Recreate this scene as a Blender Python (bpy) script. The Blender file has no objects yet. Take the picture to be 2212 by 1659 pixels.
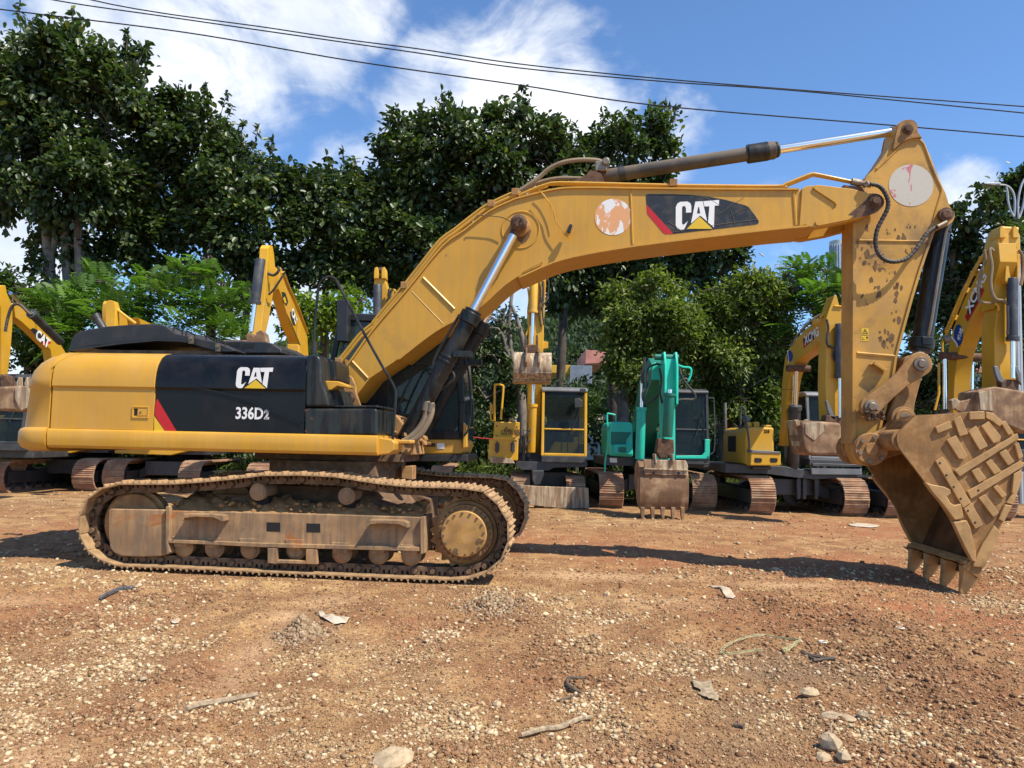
EXPO=0.45
import bpy, bmesh, math, random
import numpy as np
from mathutils import Vector, Matrix
R=math.radians
random.seed(7); rng=np.random.default_rng(7)
# ---------------------------------------------------------------- camera
W0,H0=2212.0,1659.0; FPX=1662.0; CAMZ=1.63; PITCH=R(4.15); ROLL=R(1.25)
_f=Vector((0,math.cos(PITCH),math.sin(PITCH))); _r0=Vector((1,0,0)); _u0=_r0.cross(_f)
_r=_r0*math.cos(ROLL)+_u0*math.sin(ROLL); _u=_u0*math.cos(ROLL)-_r0*math.sin(ROLL)
CAMP=Vector((0,0,CAMZ))
def ray(x,y): return _f*FPX+_r*(x-W0/2)-_u*(y-H0/2)
def PY(x,y,Y):
    d=ray(x,y); return CAMP+d*(Y/d.y)
def PX(x,y,X):
    d=ray(x,y); return CAMP+d*(X/d.x)
def G(x,y,z=0.0):
    d=ray(x,y); return CAMP+d*((z-CAMZ)/d.z)
# main machine frame: local x = forward (picture right), local y = away, z = up
YAW=R(5.2); ORG=Vector((-2.35,10.52,0))
_F=Vector((math.cos(YAW),-math.sin(YAW),0)); _A=Vector((math.sin(YAW),math.cos(YAW),0))
def M(x,y,w):
    d=ray(x,y); t=(w-(CAMP-ORG).dot(_A))/d.dot(_A); p=CAMP+d*t-ORG
    return Vector((p.dot(_F),w,p.z))
def proj(p):
    q=p-CAMP; return (W0/2+FPX*q.dot(_r)/q.dot(_f), H0/2-FPX*q.dot(_u)/q.dot(_f))
# regions measured on the photograph: origin and scale
KR={'a':(0,689.1,.3635),'b':(559.9,559.9,.4415),'c':(603,301.5,.28564),'d':(1119.8,301.5,.36996),'e':(1679.7,689.1,.37384),
    'f':(1765.9,241.2,.32193),'g':(1421.3,0,.3634),'h':(646,732.2,.2077),'i':(861.4,990.6,.18173),'j':(172.3,1016.5,.19471),
    'k':(0,473.8,.3791),'l':(990.6,559.9,.348),'m':(1249,706.4,.27),'n':(1533.4,603,.3218),'o':(1981.2,361.8,.5085),
    'q':(0,1188.7,.5004),'r':(1106,1188.7,.5004),'D':(0,0,1)}
def px(k,x,y):
    o=KR[k]; return o[0]+o[2]*x,o[1]+o[2]*y
def MK(k,pts,w): return [(lambda v:(v.x,v.z))(M(*px(k,x,y),w)) for x,y in pts]
def MKv(k,pts,w): return [M(*px(k,x,y),w) for x,y in pts]
# ---------------------------------------------------------------- mesh helpers
COL=bpy.context.scene.collection
SPLIT={'pin_flange','side_plate','frame_plate','nose_doubler','weld_rib','nose_pin','grab_handle','pipe_clamp','cylinder_lug','idler_link','ear_boss','head_boss','arm_pin','link_pin','bucket_ear','hose_ferrule','arm_lug','boom_bracket','rubber_latch','side_glass','rust_patch','frame_window','track_guide','lifting_lug','hub_bolt','hose_fitting','vent_slot','grille_slat','panel_bolt','bolt_hole','pipe_block'}
class MB:
    def __init__(s): s.v=[]; s.f=[]; s.T=None; s.isl=[]
    def _add(s,vs,fs):
        b=len(s.v); s.isl.append((b,len(s.f)))
        if s.T is not None: vs=[s.T@Vector(v) for v in vs]
        s.v+= [tuple(v) for v in vs]; s.f+=[tuple(b+i for i in f) for f in fs]; return s
    def prism(s,poly,w0,w1,ax='y'):
        n=len(poly)
        A=sum(poly[i][0]*poly[(i+1)%n][1]-poly[(i+1)%n][0]*poly[i][1] for i in range(n))
        if A<0: poly=poly[::-1]
        g={'y':lambda a,b,w:(a,w,b),'x':lambda a,b,w:(w,a,b),'z':lambda a,b,w:(a,b,w)}[ax]
        vs=[g(a,b,w0) for a,b in poly]+[g(a,b,w1) for a,b in poly]
        fs=[tuple(range(n)),tuple(range(2*n-1,n-1,-1))]+[(i,i+n,(i+1)%n+n,(i+1)%n) for i in range(n)]
        if (w1<w0)!=(ax!='y'): fs=[f[::-1] for f in fs]
        return s._add(vs,fs)
    def box(s,x0,x1,y0,y1,z0,z1):
        return s.prism([(x0,z0),(x1,z0),(x1,z1),(x0,z1)],y0,y1)
    def cyl(s,p0,p1,r0,r1=None,n=24):
        return s.turn(p0,p1,[(0,r0),(1,r0 if r1 is None else r1)],n)
    def turn(s,p0,p1,prof,n=24):
        p0=Vector(p0);p1=Vector(p1);d=p1-p0;L=d.length;d=d/L
        a=d.orthogonal().normalized();b=d.cross(a)
        vs=[];fs=[];m=len(prof)
        for t,r in prof:
            c=p0+d*(t*L)
            for k in range(n):
                an=2*math.pi*k/n; vs.append(c+a*(r*math.cos(an))+b*(r*math.sin(an)))
        for j in range(m-1):
            for k in range(n):
                k2=(k+1)%n; fs.append((j*n+k,j*n+k2,(j+1)*n+k2,(j+1)*n+k))
        fs.append(tuple(range(n-1,-1,-1))); fs.append(tuple(range((m-1)*n,m*n)))
        return s._add(vs,fs)
    def tube(s,pts,r,n=8,closed=False,smooth=0):
        P=[Vector(p) for p in pts]
        if smooth: P=spline(P,smooth)
        m=len(P); rr=r if callable(r) else (lambda i:r)
        vs=[];fs=[];a=None
        for i,p in enumerate(P):
            t=(P[min(i+1,m-1)]-P[max(i-1,0)]).normalized()
            if a is None: a=t.orthogonal().normalized()
            a=(a-t*a.dot(t)).normalized(); b=t.cross(a)
            for k in range(n):
                an=2*math.pi*k/n; vs.append(p+(a*math.cos(an)+b*math.sin(an))*rr(i))
        for i in range(m-1):
            for k in range(n):
                k2=(k+1)%n; fs.append((i*n+k,i*n+k2,(i+1)*n+k2,(i+1)*n+k))
        fs.append(tuple(range(n-1,-1,-1))); fs.append(tuple(range((m-1)*n,m*n)))
        return s._add(vs,fs)
    def ribbon(s,line,w0,w1,th,ax='y'):
        # plate of thickness th following a 2d polyline (offset to the left of travel)
        n=len(line); off=[]
        for i in range(n):
            a=Vector(line[max(i-1,0)]);b=Vector(line[min(i+1,n-1)]);t=(b-a).normalized();off.append((line[i][0]-t.y*th,line[i][1]+t.x*th))
        for i in range(n-1): s.prism([line[i],line[i+1],off[i+1],off[i]],w0,w1,ax)
        return s
    def ball(s,c,r,sc=(1,1,1),n=10,jit=0):
        vs=[];fs=[];m=n//2
        for j in range(m+1):
            th=math.pi*j/m
            for k in range(n):
                an=2*math.pi*k/n; q=1+random.uniform(-jit,jit)
                vs.append((c[0]+r*sc[0]*q*math.sin(th)*math.cos(an),c[1]+r*sc[1]*q*math.sin(th)*math.sin(an),c[2]+r*sc[2]*q*math.cos(th)))
        for j in range(m):
            for k in range(n):
                k2=(k+1)%n; fs.append((j*n+k,(j+1)*n+k,(j+1)*n+k2,j*n+k2))
        return s._add(vs,fs)
    def grid(s,rows,closed=False):
        m=len(rows);n=len(rows[0]);vs=[p for r in rows for p in r];fs=[]
        for j in range(m-1):
            for k in range(n if closed else n-1):
                k2=(k+1)%n; fs.append((j*n+k,j*n+k2,(j+1)*n+k2,(j+1)*n+k))
        return s._add(vs,fs)
    def build(s,name,mat,parent=None,bevel=0,smooth=35,seg=2,label=None,fixn=False):
        if name in SPLIT and len(s.isl)>1:
            E_=s.isl+[(len(s.v),len(s.f))]; out=None
            for (v0,f0),(v1,f1) in zip(E_[:-1],E_[1:]):
                q=MB(); q.v=s.v[v0:v1]; q.f=[tuple(i-v0 for i in f) for f in s.f[f0:f1]]; o=q.build(name,mat,parent,bevel,smooth,seg,label,fixn); out=out or o
            return out
        me=bpy.data.meshes.new(name); me.from_pydata(s.v,[],s.f); me.materials.append(mat)
        if fixn:
            bm=bmesh.new();bm.from_mesh(me);bmesh.ops.recalc_face_normals(bm,faces=bm.faces);bm.to_mesh(me);bm.free()
        o=bpy.data.objects.new(name,me); COL.objects.link(o)
        if parent: o.parent=parent
        if smooth:
            me.polygons.foreach_set('use_smooth',[True]*len(me.polygons)); me.set_sharp_from_angle(angle=R(smooth))
        if bevel:
            b=o.modifiers.new('bevel','BEVEL'); b.width=bevel; b.segments=seg; b.limit_method='ANGLE'; b.angle_limit=R(32); b.harden_normals=True
        if label: o['label']=label
        if name in ('caked_mud','mud_spatter','grease_lump'): o['kind']='stuff'
        return o
def spline(P,k):
    P=[Vector(p) for p in P]; out=[]
    for i in range(len(P)-1):
        p0=P[max(i-1,0)];p1=P[i];p2=P[i+1];p3=P[min(i+2,len(P)-1)]
        for j in range(k):
            t=j/k; out.append(0.5*((2*p1)+(p2-p0)*t+(2*p0-5*p1+4*p2-p3)*t*t+(3*p1-p0-3*p2+p3)*t**3))
    out.append(P[-1]); return out
def sp2(pts,k=5): return [(v.x,v.y) for v in spline([Vector((a,b,0)) for a,b in pts],k)]
def arc(cx,cy,r,a0,a1,n=10): return [(cx+r*math.cos(R(a0+(a1-a0)*i/n)),cy+r*math.sin(R(a0+(a1-a0)*i/n))) for i in range(n+1)]
def circ(cx,cy,r,n=32): return arc(cx,cy,r,0,360,n)[:-1]
def empty(name,label,cat,loc=(0,0,0),rz=0,group=None):
    o=bpy.data.objects.new(name,None); COL.objects.link(o); o.location=loc; o.rotation_euler=(0,0,rz); o.empty_display_size=.3
    o['label']=label;o['category']=cat
    if group:o['group']=group
    return o
def tag(o,label=None,cat=None,group=None,kind=None):
    if label:o['label']=label
    if cat:o['category']=cat
    if group:o['group']=group
    if kind:o['kind']=kind
    return o
def copy_child(o,parent,loc=None):
    c=o.copy(); COL.objects.link(c); c.parent=parent
    if loc is not None: c.location=loc
    for ch in o.children:
        d=ch.copy(); COL.objects.link(d); d.parent=c
    return c
def text_mb(mb,txt,size,org,ux,uz,n,depth=.003,bold=.0,sx=1.0,align='LEFT'):
    """lettering as a thin raised plate: org = lower left, ux = reading direction, uz = up, n = outward"""
    cu=bpy.data.curves.new('t','FONT'); cu.body=txt; cu.size=size; cu.offset=bold; cu.align_x=align; cu.resolution_u=3; cu.extrude=depth/2
    o=bpy.data.objects.new('t',cu); COL.objects.link(o)
    me=o.evaluated_get(bpy.context.evaluated_depsgraph_get()).to_mesh()
    vs=[Vector(org)+Vector(ux)*(v.co.x*sx)+Vector(uz)*v.co.y+Vector(n)*(v.co.z+depth/2) for v in me.vertices]
    mb._add(vs,[tuple(p.vertices) for p in me.polygons])
    o.evaluated_get(bpy.context.evaluated_depsgraph_get()).to_mesh_clear()
    bpy.data.objects.remove(o); bpy.data.curves.remove(cu)
# ---------------------------------------------------------------- materials
class NT:
    def __init__(s,m): s.t=m.node_tree; s.n=s.t.nodes; s.l=s.t.links
    def new(s,t,**k):
        n=s.n.new(t)
        for a,b in k.items():
            if a.startswith('_'): n.inputs[int(a[1:])].default_value=b
            else: setattr(n,a,b)
        return n
    def link(s,a,b): s.l.new(a,b)
    def val(s,x,inp):
        if hasattr(x,'is_linked') or hasattr(x,'links'): s.link(x,inp)
        else: inp.default_value=x
    def math(s,op,a,b=0.0,clamp=False):
        n=s.new('ShaderNodeMath',operation=op,use_clamp=clamp); s.val(a,n.inputs[0]); s.val(b,n.inputs[1]); return n.outputs[0]
    def noise(s,vec,scale,detail=4,rough=.55,dist=0):
        n=s.new('ShaderNodeTexNoise'); s.link(vec,n.inputs['Vector']); n.inputs['Scale'].default_value=scale; n.inputs['Detail'].default_value=detail; n.inputs['Roughness'].default_value=rough; n.inputs['Distortion'].default_value=dist; return n.outputs['Fac']
    def ramp(s,f,a,b,o0=0.0,o1=1.0):
        n=s.new('ShaderNodeMapRange',interpolation_type='SMOOTHSTEP'); s.val(f,n.inputs[0]); n.inputs[1].default_value=a;n.inputs[2].default_value=b;n.inputs[3].default_value=o0;n.inputs[4].default_value=o1; return n.outputs[0]
    def mix(s,f,a,b,bt='MIX'):
        n=s.new('ShaderNodeMix',data_type='RGBA',blend_type=bt); s.val(f,n.inputs[0])
        for x,i in ((a,6),(b,7)):
            if isinstance(x,tuple): n.inputs[i].default_value=(*x[:3],1)
            else: s.link(x,n.inputs[i])
        return n.outputs[2]
    def mapping(s,vec,sc,loc=(0,0,0)):
        n=s.new('ShaderNodeMapping'); s.link(vec,n.inputs[0]); n.inputs['Scale'].default_value=sc; n.inputs['Location'].default_value=loc; return n.outputs[0]
def base_mat(name,rough=.5,metal=0.0,spec=.5):
    m=bpy.data.materials.new(name); m.use_nodes=True; t=NT(m); b=t.n['Principled BSDF']
    b.inputs['Roughness'].default_value=rough;b.inputs['Metallic'].default_value=metal;b.inputs['Specular IOR Level'].default_value=spec
    return m,t,b
def mat(name,col,rough=.5,metal=0.0,spec=.5,var=.12,vs=2.0,dust=None,da=.3,ds=3.0,dt=(.45,.7),chips=None,ct=(.68,.72),cs=9.0,streak=None,sa=.4,bump=0.0,bs=40.0,updust=0.0,stain=None,ss=1.4,st=(.56,.72)):
    m,t,b=base_mat(name,rough,metal,spec); tc=t.new('ShaderNodeTexCoord').outputs['Object']
    n1=t.noise(tc,vs,5); dark=tuple(c*(1-var*2) for c in col); lite=tuple(min(1,c*(1+var)) for c in col)
    c=t.mix(t.ramp(n1,.3,.7),dark,lite)
    if stain:
        f=t.ramp(t.noise(t.mapping(tc,(1,1,1),(5,2,9)),ss,8,.68,.5),st[0],st[1],0,.8); c=t.mix(f,c,stain)
    if streak:
        sv=t.mapping(tc,(7,7,.6)); f=t.ramp(t.noise(sv,2.2,5,.6),.40,.60,0,sa); c=t.mix(f,c,streak)
    if dust:
        f=t.ramp(t.noise(tc,ds,8,.62,.4),dt[0],dt[1],0,da); c=t.mix(f,c,dust); rr=t.math('ADD',t.math('MULTIPLY',f,.5),rough,True); t.link(rr,b.inputs['Roughness'])
        if updust:
            g=t.new('ShaderNodeNewGeometry'); sx=t.new('ShaderNodeSeparateXYZ'); t.link(g.outputs['Normal'],sx.inputs[0])
            c=t.mix(t.math('MULTIPLY',t.ramp(sx.outputs[2],.2,.9),updust),c,dust)
    if chips:
        f=t.ramp(t.noise(tc,cs,6,.7,.6),ct[0],ct[1]); c=t.mix(f,c,chips)
    t.link(c,b.inputs['Base Color'])
    if bump:
        bn=t.new('ShaderNodeBump'); bn.inputs['Strength'].default_value=bump; bn.inputs['Distance'].default_value=.01; t.link(t.noise(tc,bs,6,.65),bn.inputs['Height']); t.link(bn.outputs[0],b.inputs['Normal'])
    return m
MT0=0
DUST=(.42,.27,.15)
MT={}
MT['yel']=mat('paint_yellow',(.57,.295,.028),.42,var=.06,vs=.8,dust=(.50,.28,.065),da=.35,ds=1.5,chips=(.14,.07,.03),ct=(.70,.715),cs=7,stain=(.36,.19,.05),ss=1.1,st=(.55,.8),streak=(.42,.24,.05),sa=.35)
MT['yelbody']=mat('paint_body_yellow',(.62,.32,.028),.34,var=.05,vs=1.1,dust=(.60,.33,.085),da=.5,ds=1.3,dt=(.4,.75),streak=(.46,.27,.07),sa=.3,stain=(.38,.21,.05),ss=1.0,st=(.55,.85),chips=(.25,.15,.06),ct=(.76,.77),cs=20)
MT['arm']=mat('paint_arm_yellow',(.55,.29,.042),.5,var=.10,vs=1.5,dust=(.36,.22,.10),da=.6,ds=2.2,chips=(.12,.065,.03),ct=(.645,.67),cs=4.2,bump=.15,bs=18,stain=(.15,.09,.05),ss=1.25,st=(.50,.72))
MT['mud']=mat('mud_caked_steel',(.34,.185,.075),.85,var=.18,vs=5,dust=(.46,.275,.125),da=.5,ds=6,bump=.5,bs=22,spec=.2)
MT['frame']=mat('dusty_frame',(.36,.215,.105),.7,var=.14,vs=2,dust=(.46,.29,.15),da=.6,ds=3,streak=(.19,.13,.085),sa=.8,chips=(.36,.14,.045),ct=(.56,.70),cs=2.2,bump=.2,bs=30,spec=.25)
MT['shoe']=mat('track_shoe_steel',(.40,.25,.125),.62,var=.15,vs=6,dust=(.50,.33,.18),da=.5,ds=8,bump=.3,bs=40,spec=.35)
MT['link']=mat('track_link_steel',(.16,.10,.06),.8,var=.2,vs=8,dust=(.28,.18,.11),da=.5,ds=10,bump=.3,bs=40,spec=.2)
MT['bucket']=mat('bucket_steel',(.32,.165,.055),.62,var=.16,vs=3,dust=(.52,.31,.13),da=.65,ds=4,streak=(.17,.09,.035),sa=.4,bump=.3,bs=26,spec=.35)
MT['wear']=mat('wear_plate_steel',(.46,.27,.105),.5,var=.12,vs=4,dust=(.46,.29,.13),da=.5,ds=6,bump=.25,bs=30,spec=.4,stain=(.20,.11,.04),ss=4,st=(.55,.7))
MT['blk']=mat('paint_black',(.006,.007,.009),.25,spec=.28,var=.1,dust=(.035,.03,.026),da=.3,ds=2.5,chips=(.12,.11,.10),ct=(.74,.76),cs=30)
MT['blk2']=mat('paint_black_worn',(.008,.009,.010),.36,spec=.32,var=.1,dust=(.08,.06,.04),da=.35,ds=3,chips=(.20,.12,.07),ct=(.70,.72),cs=14,streak=(.03,.04,.04),sa=.6)
MT['plas']=mat('plastic_grey',(.020,.020,.022),.42,var=.1,dust=(.10,.08,.06),da=.3,ds=4,updust=.2)
MT['dark']=mat('dark_inside',(.012,.010,.009),.8,var=.1)  # near-black standing in for the shade inside slots, holes and gaps
MT['rubber']=mat('hose_rubber',(.028,.026,.024),.55,var=.1,dust=(.20,.15,.10),da=.5,ds=8,updust=.5)
MT['sleeve']=mat('hose_sleeve',(.26,.19,.12),.8,var=.15,dust=(.3,.24,.16),da=.4,ds=12,bump=.3,bs=200)
MT['barrel']=mat('dusty_barrel',(.045,.038,.032),.5,var=.1,dust=(.20,.145,.09),da=.45,ds=3,dt=(.3,.7),updust=.7)
MT['chrome']=mat('chrome',(.90,.90,.91),.24,1.0,var=.01)
MT['steel']=mat('bare_steel',(.26,.21,.16),.45,.7,var=.15,dust=(.2,.13,.07),da=.6,ds=20)
MT['rust']=mat('rusty_pin',(.11,.055,.03),.8,var=.25,vs=12,dust=(.2,.12,.07),da=.6,ds=18,bump=.6,bs=60)
MT['binner']=mat('bucket_inside_rust',(.13,.062,.024),.75,var=.2,vs=3,dust=(.24,.13,.06),da=.5,ds=4,bump=.3,bs=24,spec=.2)  # rust brown, darkened further to put the mouth's shade into the colour
MT['splat']=mat('dried_mud_splash',(.17,.095,.042),.85,var=.2,vs=20)
MT['white']=mat('white_paint',(.80,.79,.76),.5,var=.02,chips=(.45,.42,.38),ct=(.72,.75),cs=20)
MT['red']=mat('red_decal',(.50,.012,.014),.4,var=.05)
MT['ygold']=mat('decal_yellow',(.72,.47,.02),.4,var=.03)
MT['decal']=mat('decal_black',(.018,.019,.021),.4,var=.1,dust=(.07,.06,.05),da=.5,ds=6,chips=(.25,.21,.16),ct=(.70,.71),cs=16)
MT['stkr']=None
def circle_mat(name,a,b,s,t0,t1):
    m,t,bb=base_mat(name,.55); tc=t.new('ShaderNodeTexCoord').outputs['Object']
    f=t.ramp(t.noise(t.mapping(tc,(1,1,.55)),s,5,.6,.8),t0,t1); c=t.mix(f,a,b)
    c=t.mix(t.ramp(t.noise(tc,22,5,.7),.62,.7,0,.6),c,(.38,.33,.27)); t.link(c,bb.inputs['Base Color']); return m
MT['stk1']=circle_mat('faded_orange_white_sticker',(.74,.74,.73),(.70,.34,.15),6.5,.47,.50)
MT['stk2']=circle_mat('peeling_white_pink_sticker',(.52,.48,.40),(.50,.16,.17),4.0,.60,.612)
def glass_mat(name,col=(.05,.07,.07),a=.55):
    m,t,b=base_mat(name,.04); b.inputs['Base Color'].default_value=(*col,1)
    tr=t.new('ShaderNodeBsdfTransparent'); tr.inputs[0].default_value=(.72,.78,.76,1); mx=t.new('ShaderNodeMixShader'); mx.inputs[0].default_value=a
    t.link(tr.outputs[0],mx.inputs[1]); t.link(b.outputs[0],mx.inputs[2]); t.link(mx.outputs[0],t.n['Material Output'].inputs[0]); return m
MT['glass']=glass_mat('cab_glass')
MT['glass2']=glass_mat('cab_glass_light',(.03,.04,.04),.25)
# CAT lettering shapes in a unit box (height 1)
L_C=[(.13,0),(.04,.06),(0,.18),(0,.82),(.05,.94),(.14,1),(.38,1),(.47,.94),(.51,.84),(.51,.60),(.335,.60),(.335,.76),(.30,.84),(.24,.84),(.205,.80),(.205,.22),(.235,.17),(.29,.19),(.40,.30),(.30,.05),(.26,0)]
L_A=[(.66,.98),(.90,.98),(1.04,.24),(.80,.475),(.545,.24),(.50,.22)]
L_A=[(.64,.98),(.88,.98),(1.03,.25),(.80,.475),(.50,.20)]
L_Ah=[(.735,.78),(.765,.78),(.80,.56),(.70,.56)]
L_T=[(.90,.98),(1.42,1.0),(1.41,.80),(1.27,.80),(1.25,.02),(1.18,.10),(1.06,.21),(1.10,.79),(.94,.79)]
L_tri=[(.36,0),(1.20,0),(.78,.41)]
def cat_logo(mbw,mby,mbk,org,s,w,ux=1.0,slant=0.0,T=None):
    f=lambda P:[(org[0]+(a+b*slant)*s*ux,org[1]+b*s) for a,b in P]
    for L in (L_C,L_A,L_T): mbw.prism(f(L),w,w-.004)
    mbk.prism(f(L_Ah),w-.0042,w-.0055); mby.prism(f(L_tri),w-.001,w-.007)
# ---------------------------------------------------------------- main excavator
EX=empty('excavator','large yellow and black crawler excavator parked side-on in front with its bucket on the dirt','excavator',ORG,-YAW)
def part(mb,name,mt,parent=EX,bevel=0,**k): return mb.build(name,MT[mt] if isinstance(mt,str) else mt,parent,bevel,**k)
uz=lambda x,y,w:M(x,y,w)
Zr0=M(600,979,-1.5).z; Zr1=M(600,936,-1.5).z; Ztop=2.615
SEC=[(-.3,Zr1),(-1.47,Zr1),(-1.47,2.14),(-1.492,2.165),(-1.49,2.24),(-1.475,2.36),(-1.44,2.455),(-1.38,2.53),(-1.29,2.58),(-1.15,2.605),(-.9,Ztop),(-.3,Ztop)]
SECF=[(-a,b) for a,b in SEC]
ua=M(99,950,-1.5).x; ub=M(332,930,-1.47).x; uc=M(656,935,-1.47).x
# side door (yellow)
d=part(MB().prism(SEC,ua+.022,ub-.008,'x'),'side_door','yelbody',smooth=40,bevel=.006)
lz=MK('a',[(788,518),(888,518),(888,588),(788,588)],-1.47)
m=MB(); cx0,cx1=lz[0][0],lz[1][0]; z0,z1=lz[3][1],lz[0][1]
for q in ((cx0,cx1,z0,z0+.016),(cx0,cx1,z1-.016,z1),(cx0,cx0+.016,z0+.016,z1-.016),(cx1-.016,cx1,z0+.016,z1-.016)): m.box(q[0],q[1],-1.482,-1.468,q[2],q[3])
m.box(cx0+.07,cx1-.025,-1.478,-1.468,z0+.03,z1-.03); hz=part(m,'door_latch','yelbody',d,.003)
m=MB().box(cx0+.025,cx0+.066,-1.4715,-1.466,z0+.03,z1-.03); part(m,'latch_recess','dark',d)
m=MB().cyl((cx0+.11,-1.476,(z0+z1)/2),(cx0+.11,-1.484,(z0+z1)/2),.012); part(m,'lock','steel',d)
# black side panel
bp=part(MB().prism(SEC,ub+.006,uc,'x'),'side_panel','blk',smooth=40,bevel=.006)
pl=sp2(MK('k',[(892,955),(1050,962),(1200,980),(1330,1010),(1450,1050),(1570,1105),(1718,1168)],-1.47),4)
m=MB().ribbon(pl,-1.468,-1.486,.022); part(m,'panel_crease','blk',bp)
w=-1.4705
m=MB().prism(MK('a',[(935,475),(1052,672),(985,672),(921,572),(925,500)],w),w,w-.004); part(m,'red_stripe','red',bp)
m=MB().prism(MK('a',[(917,578),(983,671),(917,671)],w),w,w-.004); part(m,'gold_stripe','ygold',bp)
mw,my,mk=MB(),MB(),MB()
o0=MK('k',[(1345,962)],-1.475)[0]; o1=MK('k',[(1555,845)],-1.49)[0]; s_=o1[1]-o0[1]
cat_logo(mw,my,mk,o0,s_,-1.492,(o1[0]-o0[0])/(1.45*s_),.05)
lg=part(mw,'logo_letters','white',bp,smooth=0); part(my,'logo_triangle','ygold',lg,smooth=0) if False else my.build('logo_triangle',MT['ygold'],bp,smooth=0); mk.build('logo_counter',MT['blk'],bp,smooth=0)
m=MB(); o=M(*px('k',1340,1135),-1.47); hgt=M(*px('k',1340,1070),-1.47).z-o.z
text_mb(m,'336D',hgt*1.42,(o.x,-1.471,o.z),(1,0,0),(0,0,1),(0,-1,0),.004,.0045,.80)
part(m,'model_number','white',bp,smooth=0)
m=MB(); o=M(*px('k',1505,1136),-1.47)
text_mb(m,'2',hgt*1.08,(o.x,-1.471,o.z),(1,0,0),(0,0,1),(0,-1,0),.003,.006,.8)
part(m,'model_suffix','white',bp,smooth=0)
m=MB(); text_mb(m,'2',hgt*1.08,(o.x+.002,-1.4745,o.z+.003),(1,0,0),(0,0,1),(0,-1,0),.002,-.004,.8); part(m,'model_suffix_fill','blk',bp,smooth=0)
# far side housing and core
part(MB().prism(SECF,ua,uc-.1,'x'),'far_side_panel','blk',smooth=40)
part(MB().box(ua-.1,uc-.02,-1.40,1.40,Zr0+.05,2.40).box(ua-.05,uc-.3,-.8,.8,2.3,2.63),'engine_bay','dark')
# rail
rs=[(-1.0,Zr0),(-1.47,Zr0),(-1.505,Zr0+.03),(-1.515,Zr0+.10),(-1.515,Zr1-.04),(-1.50,Zr1-.008),(-1.48,Zr1),(-1.0,Zr1)]
ue=M(*px('h',815,1100),-1.5).x
rl=part(MB().prism(rs,ua+.015,ue,'x'),'side_rail','yelbody',bevel=.008)
part(MB().prism([(-a,b) for a,b in rs],ua+.015,ue,'x'),'side_rail','yelbody')
m=MB().prism(MK('h',[(818,1022),(962,1046),(1000,1080),(985,1160),(940,1195),(860,1207),(822,1207)],-1.42),-1.42,-1.0)
m.prism(MK('h',[(905,1046),(1165,1050),(1165,1090),(905,1086)],-1.25),-1.25,-1.02)
part(m,'rail_end','yelbody',bevel=.015)
# counterweight
ul=M(50,948,-1.15).x
rows=[];prof=[(1.37,.10,.10),(Zr0-.005,.03,.03),(Zr0+.06,0,0),(Zr1-.05,0,0),(Zr1-.01,.012,.015),(Zr1+.01,.04,.05),(2.13,.045,.085),(2.15,.03,.07),(2.25,.03,.09),(2.36,.04,.13),(2.455,.075,.19),(2.53,.135,.27),(2.58,.225,.38),(2.605,.36,.55),(2.615,.6,.8)]
for z,iw,iu in prof:
    r=[]; W=1.52-iw; U=ul+iu; rc=.42
    r.append((ua,-W,z))
    for i in range(11):
        an=R(-90-90*i/10); r.append((U+rc+rc*math.cos(an)*1.0,-W+rc+rc*math.sin(an),z))
    r.append((U-.03,-.4,z)); r.append((U-.03,.4,z))
    for i in range(11):
        an=R(180-90*i/10); r.append((U+rc+rc*math.cos(an),W-rc+rc*math.sin(an),z))
    r.append((ua,W,z)); rows.append(r)
m=MB().grid(rows,closed=True); nn=len(rows[0]); m.f.append(tuple(range(nn)));m.f.append(tuple(range((len(rows)-1)*nn,len(rows)*nn))[::-1])
cw=part(m,'counterweight','yelbody',smooth=50,fixn=True)
# engine hood on top, vent hood, exhaust
hp=MK('k',[(395,745),(405,690),(425,655),(455,636),(600,610),(740,600),(860,595),(930,602),(1000,650),(1100,672),(1230,700),(1335,745),(1330,757),(1240,757),(1100,715),(1030,690),(900,686),(700,703),(520,722)],-.55)
hd=part(MB().prism(hp,-.55,.7),'engine_hood','plas',bevel=.03,seg=3)
hm=MB().prism(MK('k',[(395,738),(700,700),(900,683),(1030,687),(1110,712),(1030,697),(900,693),(700,711),(395,749)],-.56),-.575,.72); part(hm,'hood_lip','plas',hd)
m=MB()
for x,y in ((1010,640),(1080,660),(1195,690),(1255,705)):
    a=M(*px('k',x,y),-.50); m.tube([a+Vector((-.05,0,-.02)),a+Vector((-.05,0,.06)),a+Vector((.06,.02,.01)),a+Vector((.06,.02,-.05))],.012,6)
part(m,'grab_handle','blk2',hd)
for x,y in ((1093,690),(1245,735)):
    a=M(*px('k',x,y),-.56); part(MB().box(a.x-.03,a.x+.03,-.60,-.55,a.z-.05,a.z+.06).cyl((a.x,-.60,a.z+.02),(a.x,-.62,a.z+.02),.025),'hood_latch','steel',hd,.006)
vp=MK('k',[(1225,690),(1500,697),(1545,705),(1600,738),(1607,765),(1225,765)],-.2)
vh=part(MB().prism(vp,-.2,.8),'vent_hood','plas',bevel=.02)
m=MB()
for i in range(9): q=MK('k',[(1258+i*13,702),(1266+i*13,702),(1262+i*13,722),(1254+i*13,722)],-.2); m.prism(q,-.2,-.206)
for i in range(3): q=MK('k',[(1392+i*22,706),(1408+i*22,706),(1400+i*22,732),(1384+i*22,732)],-.2); m.prism(q,-.2,-.206)
part(m,'vent_slot','dark',vh)
m=MB().cyl(M(*px('k',600,640),.1),M(*px('k',545,552),.1),.055).cyl(M(*px('k',556,570),.1),M(*px('k',543,548),.1),.06,.07); part(m,'exhaust_pipe','plas')
part(MB().box(hp[0][0]+.3,hp[11][0]-.2,-.5,.6,2.6,2.72),'hood_base','link')
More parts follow.
